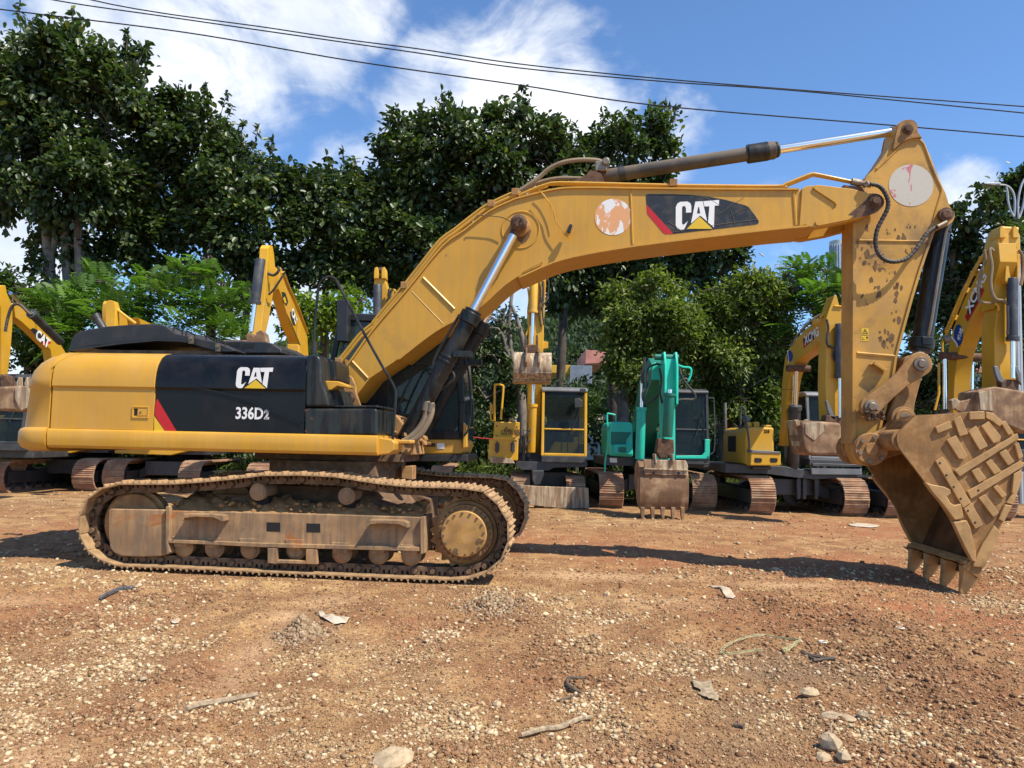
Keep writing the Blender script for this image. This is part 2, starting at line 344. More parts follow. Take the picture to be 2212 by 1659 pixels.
# front end of the hood, tool box
cl=part(MB().prism(MK('h',[(78,162),(185,166),(215,185),(232,240),(240,430),(285,560),(325,712),(48,712),(52,420),(60,260)],-1.45),-1.45,-.62),'hood_end_cap','blk2',bevel=.06,seg=4)
part(MB().prism(MK('h',[(240,225),(275,205),(335,208),(370,240),(385,435),(240,435)],-1.15),-1.15,-.55),'air_box','blk2',bevel=.03,seg=3)
m=MB().prism(MK('h',[(275,520),(372,520),(415,712),(315,712)],-1.25),-1.25,-.6); gp=part(m,'grille_box','blk2',bevel=.01)
m=MB()
for i in range(5): m.prism(MK('h',[(308+i*5,580+i*26),(372+i*6,580+i*26),(374+i*6,592+i*26),(310+i*5,592+i*26)],-1.26),-1.25,-1.265)
part(m,'grille_slat','plas',gp)
part(MB().prism(MK('h',[(240,435),(405,440),(515,485),(510,512),(400,492),(345,530),(262,545),(245,490)],-1.3),-1.32,-1.08),'step_bracket','yelbody',bevel=.012)
tb=part(MB().prism(MK('h',[(48,722),(812,722),(812,1006),(48,1006)],-1.47),-1.47,-.62),'tool_box','blk2',bevel=.035,seg=3)
part(MB().prism(MK('h',[(372,693),(830,692),(835,716),(380,714)],-1.40),-1.44,-.65),'box_lid','blk2',tb,bevel=.01)
m=MB()
for x,y,r in ((130,830,.018),(75,745,.02),(70,960,.012)):
    q=M(*px('h',x,y),-1.4705); m.prism([(q.x+r*1.3*math.cos(a)*random.uniform(.6,1.2),q.z+r*math.sin(a)*random.uniform(.6,1.2)) for a in [i*.7 for i in range(9)]],-1.4702,-1.472)
part(m,'rust_patch','rust',tb,smooth=0)
# handrail
rp=MKv('b',[(268,462),(272,330),(283,200),(292,130),(312,98),(345,86),(372,98),(400,150),(430,205),(520,375),(600,520),(655,615),(668,660),(662,760),(655,860),(648,925),(620,950)],-1.3)
rp[-1].y=-1.2
part(MB().tube(rp,.017,8,smooth=3),'handrail','blk2')
part(MB().cyl(M(*px('b',268,462),-1.3),M(*px('b',270,405),-1.3),.035),'handrail_socket','blk2')
# deck, slew ring, mounting brackets
uf=M(*px('h',1190,1220),0).x
part(MB().box(-2.7,uf-.35,-1.35,1.35,Zr0+.012,Zr0+.12).box(-.9,uf,-.62,.62,Zr0-.10,Zr0+.03),'deck_plate','link',bevel=.01)  # dark link steel here paints in the shade under the machine
U0=0.02
tt=part(MB().turn((U0,0,.98),(U0,0,Zr0-.1),[(0,.80),(.35,.80),(.36,.90),(1,.90)],64),'slew_ring','link')  # underside shade put into the colour with the darker link steel
m=MB()
for i in range(60):
    a=2*math.pi*i/60; c=Vector((U0+.82*math.cos(a),.82*math.sin(a),1.02)); m.box(c.x-.012,c.x+.012,c.y-.012,c.y+.012,.985,1.10)
part(m,'ring_bolts','mud',tt)
for s in (-1,1):
    q=MK('h',[(372,332),(470,342),(548,400),(585,490),(590,560),(640,700),(372,700)],-.5)
    m=MB().prism(q,s*.44,s*.50); part(m,'boom_bracket','mud',bevel=.008)
    o=M(*px('h',530,605),-.5); part(MB().turn((o.x,s*.50,o.z),(o.x,s*.56,o.z),[(0,.075),(.6,.075),(.7,.045),(1,.045)],20),'foot_pin','rust',bevel=.004)
part(MB().prism(MK('h',[(640,690),(1010,800),(1160,1000),(1190,1210),(600,1215)],-.42),-.36,.36),'front_frame','mud',bevel=.02)
part(MB().turn(M(*px('h',1100,1110),-.62),M(*px('h',1100,1110),.62),[(0,.09),(.04,.09),(.045,.12),(.955,.12),(.96,.09),(1,.09)],24),'cylinder_base_pin','mud')
for s in (-1,1): part(MB().prism(MK('h',[(1010,985),(1090,1030),(1160,1040),(1150,1150),(1170,1210),(1000,1210)],-.42),s*.36,s*.42),'base_lug','mud',bevel=.01)
# mud lumps on the front frame
def lumps(mb,n,box,r0,r1):
    for i in range(n):
        c=[random.uniform(a,b) for a,b in box]; r=random.uniform(r0,r1); mb.ball(c,r,(1,1,.75),7,.28)
m=MB(); o=M(*px('h',1080,1010),-.45); lumps(m,60,((o.x-.25,o.x+.2),(-.7,.5),(o.z-.12,o.z+.04)),.02,.06); lumps(m,50,((M(*px('h',1000,1180),0).x,uf-.02),(-.6,.4),(Zr0+.02,Zr0+.07)),.02,.05); part(m,'caked_mud','mud',smooth=60)
# cab
cabw0,cabw1=.42,1.42
co=MK('b',[(345,955),(345,500),(378,340),(440,270),(880,285),(950,330),(985,480),(1004,700),(1000,880),(985,955)],cabw0)
ci=MK('b',[(385,880),(385,510),(410,370),(455,305),(860,318),(925,350),(955,490),(975,700),(968,880)],cabw0)
cb=part(MB().prism(MK('b',[(500,880),(985,880),(1003,905),(985,955),(500,955)],cabw0),cabw0,cabw1),'cab_base','yelbody',bevel=.03)
cbb=part(MB().prism(MK('b',[(740,956),(1018,956),(1018,990),(740,990)],cabw0-.02),cabw0-.02,cabw1),'cab_underframe','plas',bevel=.01)
m=MB()
lp=co[1:9]
for s in (cabw0,cabw1-.05):
    m.ribbon(lp[::-1],s,s+.05,.075)
    m.prism(MK('b',[(345,880),(1000,880),(1000,840),(345,840)],cabw0),s,s+.05)
    m.prism(MK('b',[(345,955),(385,955),(385,500),(345,500)],cabw0),s,s+.05)
    m.prism(MK('b',[(590,285),(620,285),(640,880),(600,880)],cabw0),s,s+.05)
m.prism(MK('b',[(345,620),(600,620),(600,955),(345,955)],cabw0),cabw0,cabw0+.05)
cf=part(m,'cab_frame','blk2',bevel=.01)
rf=MK('b',[(378,330),(440,262),(880,278),(952,322),(930,345),(870,318),(450,305),(400,345)],cabw0)
part(MB().prism(rf,cabw0-.01,cabw1),'cab_roof','plas',bevel=.03,seg=3)
m=MB().prism(ci,cabw0+.02,cabw0+.028); part(m,'side_glass','glass')
m=MB().prism(ci,cabw1-.03,cabw1-.022); part(m,'side_glass','glass')
m=MB().ribbon(co[5:9][::-1],cabw0+.05,cabw1-.05,.01); part(m,'windshield','glass')
m=MB(); s0=M(*px('b',690,760),.9)
m.prism([(s0.x-.1,s0.z-.1),(s0.x+.35,s0.z-.1),(s0.x+.4,s0.z+.05),(s0.x,s0.z+.05)],.65,1.15).prism([(s0.x-.12,s0.z),(s0.x+.02,s0.z),(s0.x-.08,s0.z+.6),(s0.x-.2,s0.z+.6)],.68,1.12).prism([(s0.x-.16,s0.z+.62),(s0.x-.08,s0.z+.62),(s0.x-.1,s0.z+.8),(s0.x-.2,s0.z+.8)],.78,1.02)
m.prism([(s0.x+.5,s0.z-.35),(s0.x+.62,s0.z-.35),(s0.x+.55,s0.z+.2),(s0.x+.48,s0.z+.2)],.5,.62)
part(m,'operator_seat','plas',bevel=.03)
m=MB().prism(MK('h',[(1330,1082),(1418,1084),(1416,1122),(1328,1120)],cabw0-.004),cabw0,cabw0-.006); part(m,'name_plate','decal',cb)
m=MB().prism(MK('h',[(1436,1082),(1512,1084),(1510,1145),(1434,1142)],cabw0-.004),cabw0,cabw0-.006); part(m,'paper_label','white',cb)
part(MB().prism(MK('b',[(378,196),(435,198),(433,405),(378,402)],.25),.25,.40),'mirror_box','plas',bevel=.02)
part(MB().tube(MKv('b',[(408,400),(410,450),(395,500),(385,540)],.3),.008,5,smooth=3),'mirror_cable','blk2')
part(MB().tube(MKv('h',[(1700,200),(1735,215),(1765,380),(1782,560),(1785,760),(1768,900),(1740,980),(1705,1010)],.30),.014,6,smooth=4),'mirror_rail','blk2')
part(MB().prism(MK('h',[(1710,862),(1755,915),(1752,1010),(1750,1130),(1705,1140)],.38),.34,.46),'corner_post','yelbody',bevel=.015)
part(MB().tube(MKv('h',[(1010,765),(1060,640),(1130,480),(1215,320),(1260,285),(1335,290)],.2),.018,7,smooth=3),'cab_handrail','blk2')
# ---- boom
BW=.375
top=[(745,797)]+[px('c',x,y) for x,y in ((560,1652),(720,1430),(985,1118),(1240,806),(1400,690),(1590,545),(1750,468))]+[px('d',x,y) for x,y in ((0,344),(190,297),(340,283),(700,287),(1200,292),(1640,293))]
bot=[px('d',x,y) for x,y in ((1690,500),(1500,517),(1100,563),(700,613),(400,662),(200,712),(0,800))]+[px('c',x,y) for x,y in ((1990,932),(1850,998),(1700,1092),(1500,1270),(1250,1400),(1100,1498),(900,1655))]+[(798.3,816),(778,842),(758,866),(742,850)]
MD=lambda P,w:[(lambda v:(v.x,v.z))(M(x,y,w)) for x,y in P]
tp=MD(top,-BW); bt=MD(bot,-BW)
tps=sp2(tp[1:],3); bts=sp2(bt[:-4],3)
bo=part(MB().prism([tp[0]]+tps+bts+bt[-4:],-BW+.025,BW-.025),'boom','yel',smooth=20)
m=MB().ribbon([tp[0]]+tps,-BW-.005,BW+.005,.022); m.ribbon(bts,-BW-.005,BW+.005,.022)
part(m,'boom_flange','yel',bo,smooth=25)
w=-BW+.025
# nose fork plates both sides
nose=[(1655,285),(1690,268),(1760,268),(1800,270),(1940,290),(2040,312)]; 
pc=M(*px('d',2078,366),-BW); nz=MK('d',nose,-BW)
rr=.118; nar=[(pc.x+rr*math.cos(R(a)),pc.z+rr*math.sin(R(a))) for a in range(70,-100,-14)]
nb=MK('d',[(2000,457),(1900,485),(1740,514),(1690,508),(1680,498),(1640,505)],-BW)
pol=nz+nar+nb
mid=MK('d',[(1640,285),(1880,290),(1880,350),(1840,400),(1840,480),(1880,492),(1640,570)],-BW)
m=MB()
for s in (-1,1): m.prism(pol,s*(BW-.0),s*(BW-.13))
m.prism(MK('d',[(1600,296),(1760,275),(1850,290),(1850,380),(1760,500),(1690,506),(1600,512)],-BW),-BW+.03,BW-.03)
part(m,'boom_nose','yel',bo,bevel=.01)
m=MB()
wf=MK('d',[(1730,268),(1762,268),(1940,290),(2040,312)],-BW)+nar+MK('d',[(2000,457),(1750,507),(1733,500),(1730,482),(1760,462),(1845,403),(1852,385),(1842,370),(1730,297),(1716,282)],-BW)
for s in (-1,1): m.prism(wf,s*(BW+.001),s*(BW+.022))
part(m,'nose_doubler','yel',bo,bevel=.008)
m=MB()
for s in (-1,1): m.turn((pc.x,s*(BW+.02),pc.z),(pc.x,s*(BW+.085),pc.z),[(0,.075),(.5,.075),(.55,.055),(1,.05)],8 if s<0 else 12)
part(m,'nose_pin','rust',bo,bevel=.006)
m=MB().turn((pc.x,-BW-.021,pc.z),(pc.x,-BW-.026,pc.z),[(0,.108),(1,.10)],28); part(m,'grease_ring','rust',bo)
# ribs and seams
def bar(mb,k,a,b,w,r=.014): mb.tube([M(*px(k,*a),w),M(*px(k,*b),w)],r,6)
m=MB(); bar(m,'d',(655,300),(667,610),w); bar(m,'d',(1606,300),(1620,500),w,.018); bar(m,'c',(1088,1045),(1325,1282),w,.02); bar(m,'b',(455,500),(532,582),w,.018)
m.tube([Vector((a,w,b)) for a,b in MK('c',[(1005,1150),(1240,1392)],w)],.005,6)
c1=M(*px('c',1826,682),w); m.tube([(c1.x+.245*math.cos(a*math.pi/20),w,c1.z+.245*math.sin(a*math.pi/20)) for a in range(41)],.012,6)
part(m,'weld_rib','yel',bo)
pb=M(1121.5,484.3,-.5)
m=MB().turn((pb.x,-BW+.02,pb.z),(pb.x,-.56,pb.z),[(0,.135),(.3,.13),(.35,.105),(1,.10)],24); part(m,'cylinder_boss','mud',bo,bevel=.008)
m=MB().turn((pb.x,-.55,pb.z),(pb.x,-.63,pb.z),[(0,.115),(.5,.11),(.7,.085),(1,.07)],10)
for a in range(4): m.cyl((pb.x+.045*math.cos(a*1.57+.6),-.63,pb.z+.045*math.sin(a*1.57+.6)),(pb.x+.045*math.cos(a*1.57+.6),-.645,pb.z+.045*math.sin(a*1.57+.6)),.013,n=6)
part(m,'cylinder_pin','rust',bo,bevel=.006)
part(MB().cyl((pb.x,BW-.02,pb.z),(pb.x,.6,pb.z),.10),'cylinder_pin','rust',bo)
# stickers and decal
m=MB().prism(MK('d',[(2045,335),(2010,372),(1960,410),(1925,440),(1960,445),(1935,462),(2000,452),(2050,442),(2095,425),(2118,390),(2115,345),(2085,322)],-BW-.022),-BW-.0215,-BW-.0235); part(m,'grease_smear','rust',bo,smooth=0)
m=MB().prism(MK('c',[(1880,640),(1905,690),(1895,730),(1870,770),(1840,790),(1800,760),(1790,700),(1850,640)],w),w,w-.003); part(m,'grease_smear','splat',bo,smooth=0)
c=M(*px('d',553,452),w); part(MB().prism(circ(c.x,c.z,M(*px('d',662,452),w).x-c.x,40),w,w-.004),'round_sticker',MT['stk1'],bo,smooth=0,label='round orange and white sticker, half peeled')
dp=MK('d',[(748,322),(760,318),(900,319),(1000,323),(1100,332),(1210,352),(1330,386),(1345,395),(1385,448),(1404,478),(1400,492),(1380,497),(905,551)],w)
dc=part(MB().prism([MK('d',[(744,326)],w)[0]]+dp+MK('d',[(748,382)],w),w,w-.003),'decal_panel','decal',bo,smooth=0)
part(MB().prism(MK('d',[(748,380),(906,551),(862,553),(846,546),(752,434)],w),w,w-.0035),'red_stripe','red',bo,smooth=0)
mw,my,mk=MB(),MB(),MB(); o0=MK('d',[(918,528)],w)[0]; o1=MK('d',[(1172,352)],w)[0]; s_=(o1[1]-o0[1])
zz=w-.0035
for L in (L_C,L_A,L_T): mw.prism([(o0[0]+a*(o1[0]-o0[0])/1.42,o0[1]+b*s_*.93+a*s_*.045) for a,b in L],zz,zz-.003)
my.prism([(o0[0]+a*(o1[0]-o0[0])/1.42,o0[1]+b*s_+.012) for a,b in L_tri],zz-.0032,zz-.006)
mk.prism([(o0[0]+a*(o1[0]-o0[0])/1.42,o0[1]+b*s_*.93+.03*s_) for a,b in L_Ah],zz-.0032,zz-.005)
mw.build('logo_letters',MT['white'],bo,smooth=0); my.build('logo_triangle',MT['ygold'],bo,smooth=0); mk.build('logo_counter',MT['decal'],bo,smooth=0)
m=MB()
for a,b in (((1165,440),(1320,335)),((1080,335),(1180,385)),((900,540),(1400,465)),((875,480),(960,540)),((1250,440),(1330,400)),((1240,410),(1265,500))):
    p,q=M(*px('d',*a),zz-.003),M(*px('d',*b),zz-.003); m.tube([p,(p+q)/2+Vector((0,0,.012)),q],.0022,4)
part(m,'decal_scratch','sleeve',bo)
# pipes on the boom
def pipe(k,pts,w,r,mt,nm,par=bo,sm=3,n=8): return part(MB().tube(MKv(k,pts,w),r,n,smooth=sm),nm,mt,par)
P1=[px('b',*p) for p in ((378,530),(440,455),(500,380),(560,330),(595,302))]+[px('c',*p) for p in ((720,1405),(850,1245),(980,1092),(1100,940),(1232,775),(1330,705),(1500,572),(1600,505),(1760,430),(1830,402))]
P2=[(x-4,y-5) for x,y in P1]
for i,P in enumerate((P1,P2)): part(MB().tube([M(x,y,-.30+.14*i) for x,y in P],.024,8,smooth=2),'hydraulic_pipe','yel',bo)
part(MB().tube([M(x,y-2,.12) for x,y in P1],.024,8,smooth=2),'hydraulic_pipe','yel',bo)
pipe('d',[(0,328),(80,292),(165,262),(240,251),(500,257),(870,266),(1200,270),(1510,272),(1560,260),(1690,208),(1720,201),(1750,204),(1950,246)],-.30,.021,'yel','hydraulic_pipe',sm=2)
pipe('d',[(60,312),(170,272),(240,260),(870,272),(1510,279),(1570,268),(1700,216),(1745,212),(1950,252)],-.18,.021,'yel','hydraulic_pipe',sm=2)
m=MB()
for k,a in (('c',(960,1115)),('c',(1610,503)),('c',(1790,415)),('d',(900,268)),('b',(400,505))):
    q=M(*px(k,*a),-.22); m.box(q.x-.05,q.x+.05,-.34,-.04,q.z-.045,q.z+.05)
part(m,'pipe_clamp','mud',bo,bevel=.008)
pipe('d',[(0,305),(60,265),(120,222),(180,170),(250,137),(320,122),(400,118),(470,124),(500,142)],-.08,.032,'sleeve','hydraulic_hose',sm=4)
pipe('d',[(40,292),(90,262),(150,242),(220,228),(300,225),(430,232)],.05,.028,'sleeve','hydraulic_hose',sm=4)
q=M(*px('d',478,160),-.05); part(MB().box(q.x-.07,q.x+.09,-.16,.08,q.z-.09,q.z+.05).cyl((q.x+.07,-.2,q.z+.03),(q.x+.07,.1,q.z+.03),.05),'cylinder_port','steel',bo,bevel=.015)
m=MB()
for s in (-1,1): m.prism(MK('d',[(290,262),(400,212),(440,190),(480,200),(500,250),(500,282),(300,285)],-.1),s*.11,s*.16)
part(m,'cylinder_lug','rust',bo,bevel=.01)
pipe('c',[(1497,592),(1495,575),(1600,578),(1690,590),(1750,620)],-.44,.006,'rust','grease_line',sm=3,n=5)
pipe('d',[(125,300),(165,350),(200,400),(210,440),(225,480),(262,535)],-.43,.007,'yel','grease_line',sm=3,n=5)
pipe('c',[(1967,385),(2020,440),(2070,540),(2095,640)],-.40,.006,'yel','grease_line',sm=3,n=5)
q=M(*px('d',300,520),-.45); part(MB().prism(MK('d',[(262,540),(300,492),(318,500),(290,572),(268,560)],-.42),-.42,-.46),'lamp_bracket','yel',bo,bevel=.004)
m=MB().prism(MK('d',[(288,520),(302,495),(317,500),(303,548),(286,545)],-.46),-.44,-.50); part(m,'work_lamp','plas',bo,bevel=.008)
# ---- hydraulic cylinders
def hyd(name,p0,p1,rb,rr,gl,label=None,mt='blk2',colr=1.28,par=EX):
    p0=Vector(p0);p1=Vector(p1);L=(p1-p0).length
    m=MB().turn(p0,p0+(p1-p0)*gl,[(0,rb*.9),(.02,rb),(.90,rb),(.905,rb*colr),(.975,rb*colr),(.98,rb*1.05),(1,rb*1.02)],28)
    b=part(m,name,mt,par,label=label,bevel=.004)
    part(MB().cyl(p0+(p1-p0)*(gl-.01),p1,rr,n=24),'rod','chrome',b)
    sd=Vector((0,1,0)); part(MB().cyl(p1-sd*rb*.9,p1+sd*rb*.9,rr*1.7).cyl(p1-(p1-p0)*.05,p1,rr*1.15),'rod_eye','rust',b)
    return b
pl0=M(873,955,-.5)
bcs=[]
for s in (-1,1):
    a=Vector((pl0.x,s*.5,pl0.z)); e=Vector((pb.x,s*.5,pb.z))
    g=M(1019,668,-.5); gl=(Vector((g.x,0,g.z))-Vector((a.x,0,a.z))).length/(Vector((e.x,0,e.z))-Vector((a.x,0,a.z))).length
    b=hyd('boom_cylinder',a,e,.108,.055,gl,'near black boom cylinder with chrome rod' if s<0 else 'far black boom cylinder'); bcs.append(b)
    d_=(e-a).normalized(); n_=Vector((-d_.z,0,d_.x))
    m=MB(); 
    for t in (.36,.38): c=a+(e-a)*t*gl/.6; m.turn(c,c+d_*.03,[(0,.118),(1,.118)],24)
    c=a+(e-a)*.42; m.box(c.x+.02,c.x+.26,c.y-.12,c.y+.06,c.z-.10,c.z-.02)
    part(m,'cylinder_clamp','blk2',b,bevel=.006)
    part(MB().tube([a+(e-a)*(gl*.93)-n_*-.14,a+(e-a)*(gl*.80)+n_*.15,a+(e-a)*(gl*.60)+n_*.16,a+(e-a)*(gl*.5)+n_*.10],.018,7,smooth=4),'cylinder_pipe','blk2',b)
b=bcs[0]
for dx in (0,48): part(MB().tube(MKv('h',[(1325+dx,650+dx*.3),(1330+dx,720+dx*.3),(1310+dx,820),(1265+dx,910),(1210+dx,980+dx*.3),(1150+dx,1030+dx*.3),(1080+dx,1070)],-.60),.042,10,smooth=4),'boom_hose','sleeve',b)
m=MB()
for dx,dy in ((0,0),(55,15)): m.cyl(M(*px('h',1325+dx,655+dy),-.60),M(*px('h',1305+dx,745+dy),-.60),.049)
part(m,'hose_ferrule','steel',b)
for P in ([(1430,575),(1500,510),(1590,440),(1615,390),(1590,340),(1500,310)],[(1380,560),(1450,500),(1530,420),(1540,370),(1500,320)]): part(MB().tube(MKv('h',P,-.30),.013,6,smooth=4),'thin_hose','rubber',b)
a=M(*px('d',432,226),0); e=M(1959.3,279.8,0); g=M(*px('d',1512,80),0)
ac=hyd('arm_cylinder',a+(e-a)*.015,e,.092,.058,(g-a).length/(e-a).length,mt='barrel',colr=1.3)
part(MB().turn(a+(e-a)*(.0),a+(e-a)*.05,[(0,.09),(.5,.1),(1,.093)],24).cyl(a-Vector((0,.13,0)),a+Vector((0,.13,0)),.075),'cylinder_foot','rust',ac,bevel=.004)
c=a+(e-a)*.085; part(MB().turn(c,c+(e-a)*.02,[(0,.10),(1,.10)],24),'cylinder_band','plas',ac)
g1=a+(e-a)*((g-a).length/(e-a).length); d_=(e-a).normalized()
part(MB().turn(g1-d_*.42+d_*.02,g1-d_*.12,[(0,.095),(.05,.125),(1,.125)],30).turn(g1-d_*.10,g1+d_*.01,[(0,.105),(1,.105)],16),'cylinder_gland','blk2',ac,bevel=.006)
# ---- arm
AW=.215
tc=M(*px('f',600,122),-AW); r_=.135
arcT=[(tc.x+r_*math.cos(R(a)),tc.z+r_*math.sin(R(a))) for a in range(150,10,-15)]
pcb=M(*px('e',530,752),-AW)
right=MK('f',[(702,182),(735,235),(762,292),(800,390),(832,468),(868,550),(893,632)],-AW)
cc=M(*px('f',855,695),-AW)
hd_=[(cc.x+.13*math.cos(R(a)),cc.z+.13*math.sin(R(a))) for a in (20,0,-20,-40,-60)]
back=MK('f',[(790,800),(755,900),(700,1060),(640,1260),(585,1460),(535,1655)],-AW)+MK('e',[(670,370),(640,480),(608,600),(600,640)],-AW)
botb=[(pcb.x+.21*math.cos(R(a)),pcb.z+.21*math.sin(R(a))) for a in (30,0,-30,-60,-90,-115)]
left=MK('e',[(455,770),(441,700),(441,300),(441,0)],-AW)+MK('f',[(244,1300),(250,745),(258,620),(270,540),(312,470),(345,415),(382,385),(430,320),(480,245),(520,180)],-AW)
aw0=AW-.02
outl=arcT+right+hd_+back+botb+left
ar=part(MB().prism(outl,-aw0,aw0),'arm','arm',smooth=20,bevel=.006)
m=MB()
edge=MK('f',[(893,632)],-AW)+hd_+back
m.ribbon(back[::-1],-AW,AW,.03); m.ribbon((left[:6])[::-1],-AW,AW,-.03) if False else None
LL=MK('e',[(441,720),(441,0)],-AW)+MK('f',[(244,1300),(250,745)],-AW)
m.prism([(LL[0][0]-.02,LL[0][1]),(LL[0][0]+.02,LL[0][1]),(LL[-1][0]+.02,LL[-1][1]),(LL[-1][0]-.02,LL[-1][1])],-AW-.004,AW+.004)
part(m,'arm_flange','arm',ar)
w=-AW
m=MB()
m.tube([Vector((a,-aw0,b)) for a,b in sp2(MK('f',[(395,385),(480,305),(560,225),(600,200),(640,186),(680,190),(705,210),(722,245),(760,350),(800,450),(832,520),(828,560),(800,650),(775,740)],-aw0),4)],.017,6)
bar(m,'f',(262,865),(705,872),-aw0,.016); bar(m,'e',(458,198),(692,218),-aw0,.022)
part(m,'weld_rib','arm',ar)
# head doubler
m=MB()
for s in (-1,1): m.prism([(tc.x+.128*math.cos(R(a)),tc.z+.128*math.sin(R(a))) for a in range(165,-20,-15)]+MK('f',[(700,178),(640,180),(600,194),(560,215),(500,262)],-AW),s*(aw0),s*(AW+.02))
part(m,'head_boss','mud',ar,bevel=.006)
m=MB()
for s in (-1,1): m.turn((tc.x,s*(AW+.01),tc.z),(tc.x,s*(AW+.07),tc.z),[(0,.075),(.4,.075),(.45,.05),(1,.045)],8)
m.cyl((cc.x,-AW-.05,cc.z),(cc.x,AW+.05,cc.z),.09).turn((cc.x,-AW-.02,cc.z),(cc.x,-AW-.07,cc.z),[(0,.075),(.5,.075),(1,.05)],12)
part(m,'arm_pin','rust',ar,bevel=.006)
c=M(*px('f',627,495),-aw0); rad=(M(*px('f',777,495),-aw0).x-c.x)
part(MB().prism(circ(c.x,c.z,rad,44),-aw0,-aw0-.004),'round_sticker',MT['stk2'],ar,smooth=0,label='round white sticker with torn pink scraps')
q=MK('e',[(484,52),(525,54),(524,128),(483,126)],-aw0)
wl=part(MB().prism(q,-aw0,-aw0-.003),'warning_label','ygold',ar,smooth=0)
def tri(a,b,c_): return [a,b,c_]
m=MB()
for P in ([(504,56),(488,86),(521,86)],):
    o_=MK('e',P,-aw0); cx=sum(p[0] for p in o_)/3; cz=sum(p[1] for p in o_)/3; i_=[(cx+(a-cx)*.72,cz+(b-cz)*.72) for a,b in o_]
    for k in range(3): m.prism([o_[k],o_[(k+1)%3],i_[(k+1)%3],i_[k]],-aw0-.003,-aw0-.005)
m.prism(MK('e',[(502,68),(506,68),(505,80),(503,80)],-aw0),-aw0-.003,-aw0-.005)
m.prism(MK('e',[(486,92),(522,93),(522,95),(486,94)],-aw0),-aw0-.003,-aw0-.005)
m.prism(MK('e',[(490,105),(492,105),(492,116),(502,116),(502,119),(490,118)],-aw0),-aw0-.003,-aw0-.005)
m.prism(circ(*MK('e',[(517,106)],-aw0)[0],.011,10),-aw0-.003,-aw0-.005)
m.prism(MK('e',[(515,110),(519,110),(518,120),(516,120)],-aw0),-aw0-.003,-aw0-.005)
m.build('warning_mark',MT['blk'],wl,smooth=0)
m=MB().prism(MK('e',[(548,250),(612,292),(604,306),(540,264)],-aw0),-aw0,-aw0-.09)
m.prism(MK('e',[(525,262),(548,250),(544,262),(530,270)],-aw0),-aw0,-aw0-.05).prism(MK('e',[(590,285),(628,292),(622,300),(600,318)],-aw0),-aw0,-aw0-.07); part(m,'hose_bracket','arm',ar,bevel=.004)
# mud blotches on the plate (real spatter, thin raised flakes)
m=MB()
sp=[(300,940,40,45),(330,1010,50,25),(420,1030,45,40),(380,1180,22,40),(395,1235,20,26),(480,800,60,22),(540,830,50,25),(620,760,26,18),(360,800,40,30),(500,1080,16,12),(540,1215,26,50),(520,1330,24,50),(480,1480,14,40),(430,1500,18,55),(470,1540,30,40),(290,1240,14,20),(330,1290,10,14),(520,1170,18,16),(470,1120,14,10),(600,930,20,14),(350,880,25,15)]
for x,y,a,b in sp:
    for i in range(4):
        q=M(*px('f',x+random.gauss(0,a*.7),y+random.gauss(0,b*.7)),-aw0); rr=random.uniform(.3,1)*min(a,b)*.0011*random.uniform(.7,1.6)
        sx=random.uniform(.5,1.1); t0=random.uniform(0,6)
        m.prism([(q.x+rr*sx*math.cos(k*.7+t0)*random.uniform(.6,1.2),q.z+rr*1.5*math.sin(k*.7+t0)*random.uniform(.6,1.2)) for k in range(9)],-aw0+.001,-aw0-.003)
part(m,'mud_spatter','splat',ar,smooth=0)
# hoses by the boom nose
hp_=MKv('f',[(350,490),(395,495),(430,515),(462,560),(478,610),(470,660),(440,720),(412,780),(400,850),(408,910),(432,955),(475,985),(530,995),(590,985),(640,958),(690,905),(730,850),(765,800),(800,772),(835,752),(862,745)],-.44)
for i,v in enumerate(hp_): v.y=-.46+.20*(i/len(hp_))
S=spline(hp_,8)
part(MB().tube(S,lambda i:.027+.003*math.sin(i*1.9),9),'corrugated_hose','sleeve' if False else 'rubber',ar,smooth=60)
m=MB().cyl(M(*px('f',228,468),-.36),M(*px('f',292,482),-.36),.045,n=10).cyl(M(*px('f',285,480),-.38),M(*px('f',360,496),-.43),.032,n=10).cyl(M(*px('f',318,475),-.42),M(*px('f',335,500),-.42),.05,n=6)
m.cyl(M(*px('f',800,775),-.30),M(*px('f',865,742),-.26),.03,n=10)
part(m,'hose_fitting','steel',ar,bevel=.004)
part(MB().prism(MK('f',[(176,490),(300,505),(320,540),(280,530),(180,508)],-.38),-.38,-.16),'fitting_bracket','rust',bo,bevel=.004)
m=MB().tube(MKv('f',[(345,470),(380,440),(420,430),(460,450)],0),.03,7)
# ---- bucket cylinder and linkage
p0=M(*px('f',838,700),0); A=M(*px('e',812,262),0); gl=M(*px('e',790,185),0); L=(A-p0).length
d_=(A-p0)/L; glf=(gl-p0).dot(d_)/L
bcyl=hyd('bucket_cylinder',p0,A,.122,.06,glf,'dark grey bucket cylinder behind the arm',colr=1.25)
n_=Vector((-d_.z,0,d_.x))
part(MB().tube([p0+d_*.12+n_*.05+Vector((0,-.12,0)),p0+d_*.3+n_*.02+Vector((0,-.13,0)),p0+d_*(L*glf*.8)+n_*.02+Vector((0,-.13,0)),p0+d_*(L*glf*.9)+n_*.02+Vector((0,-.09,0))],.022,7,smooth=3),'cylinder_pipe','steel',bcyl)
m=MB()
for t in (.1,.93): c=p0+d_*(L*glf*t); m.turn(c,c+d_*.04,[(0,.132),(1,.132)],24); 
m.box((p0+d_*L*glf*.93).x-.06,(p0+d_*L*glf*.93).x+.06,-.17,-.08,(p0+d_*L*glf*.93).z-.05,(p0+d_*L*glf*.93).z+.05)
part(m,'cylinder_clamp','blk2',bcyl,bevel=.005)
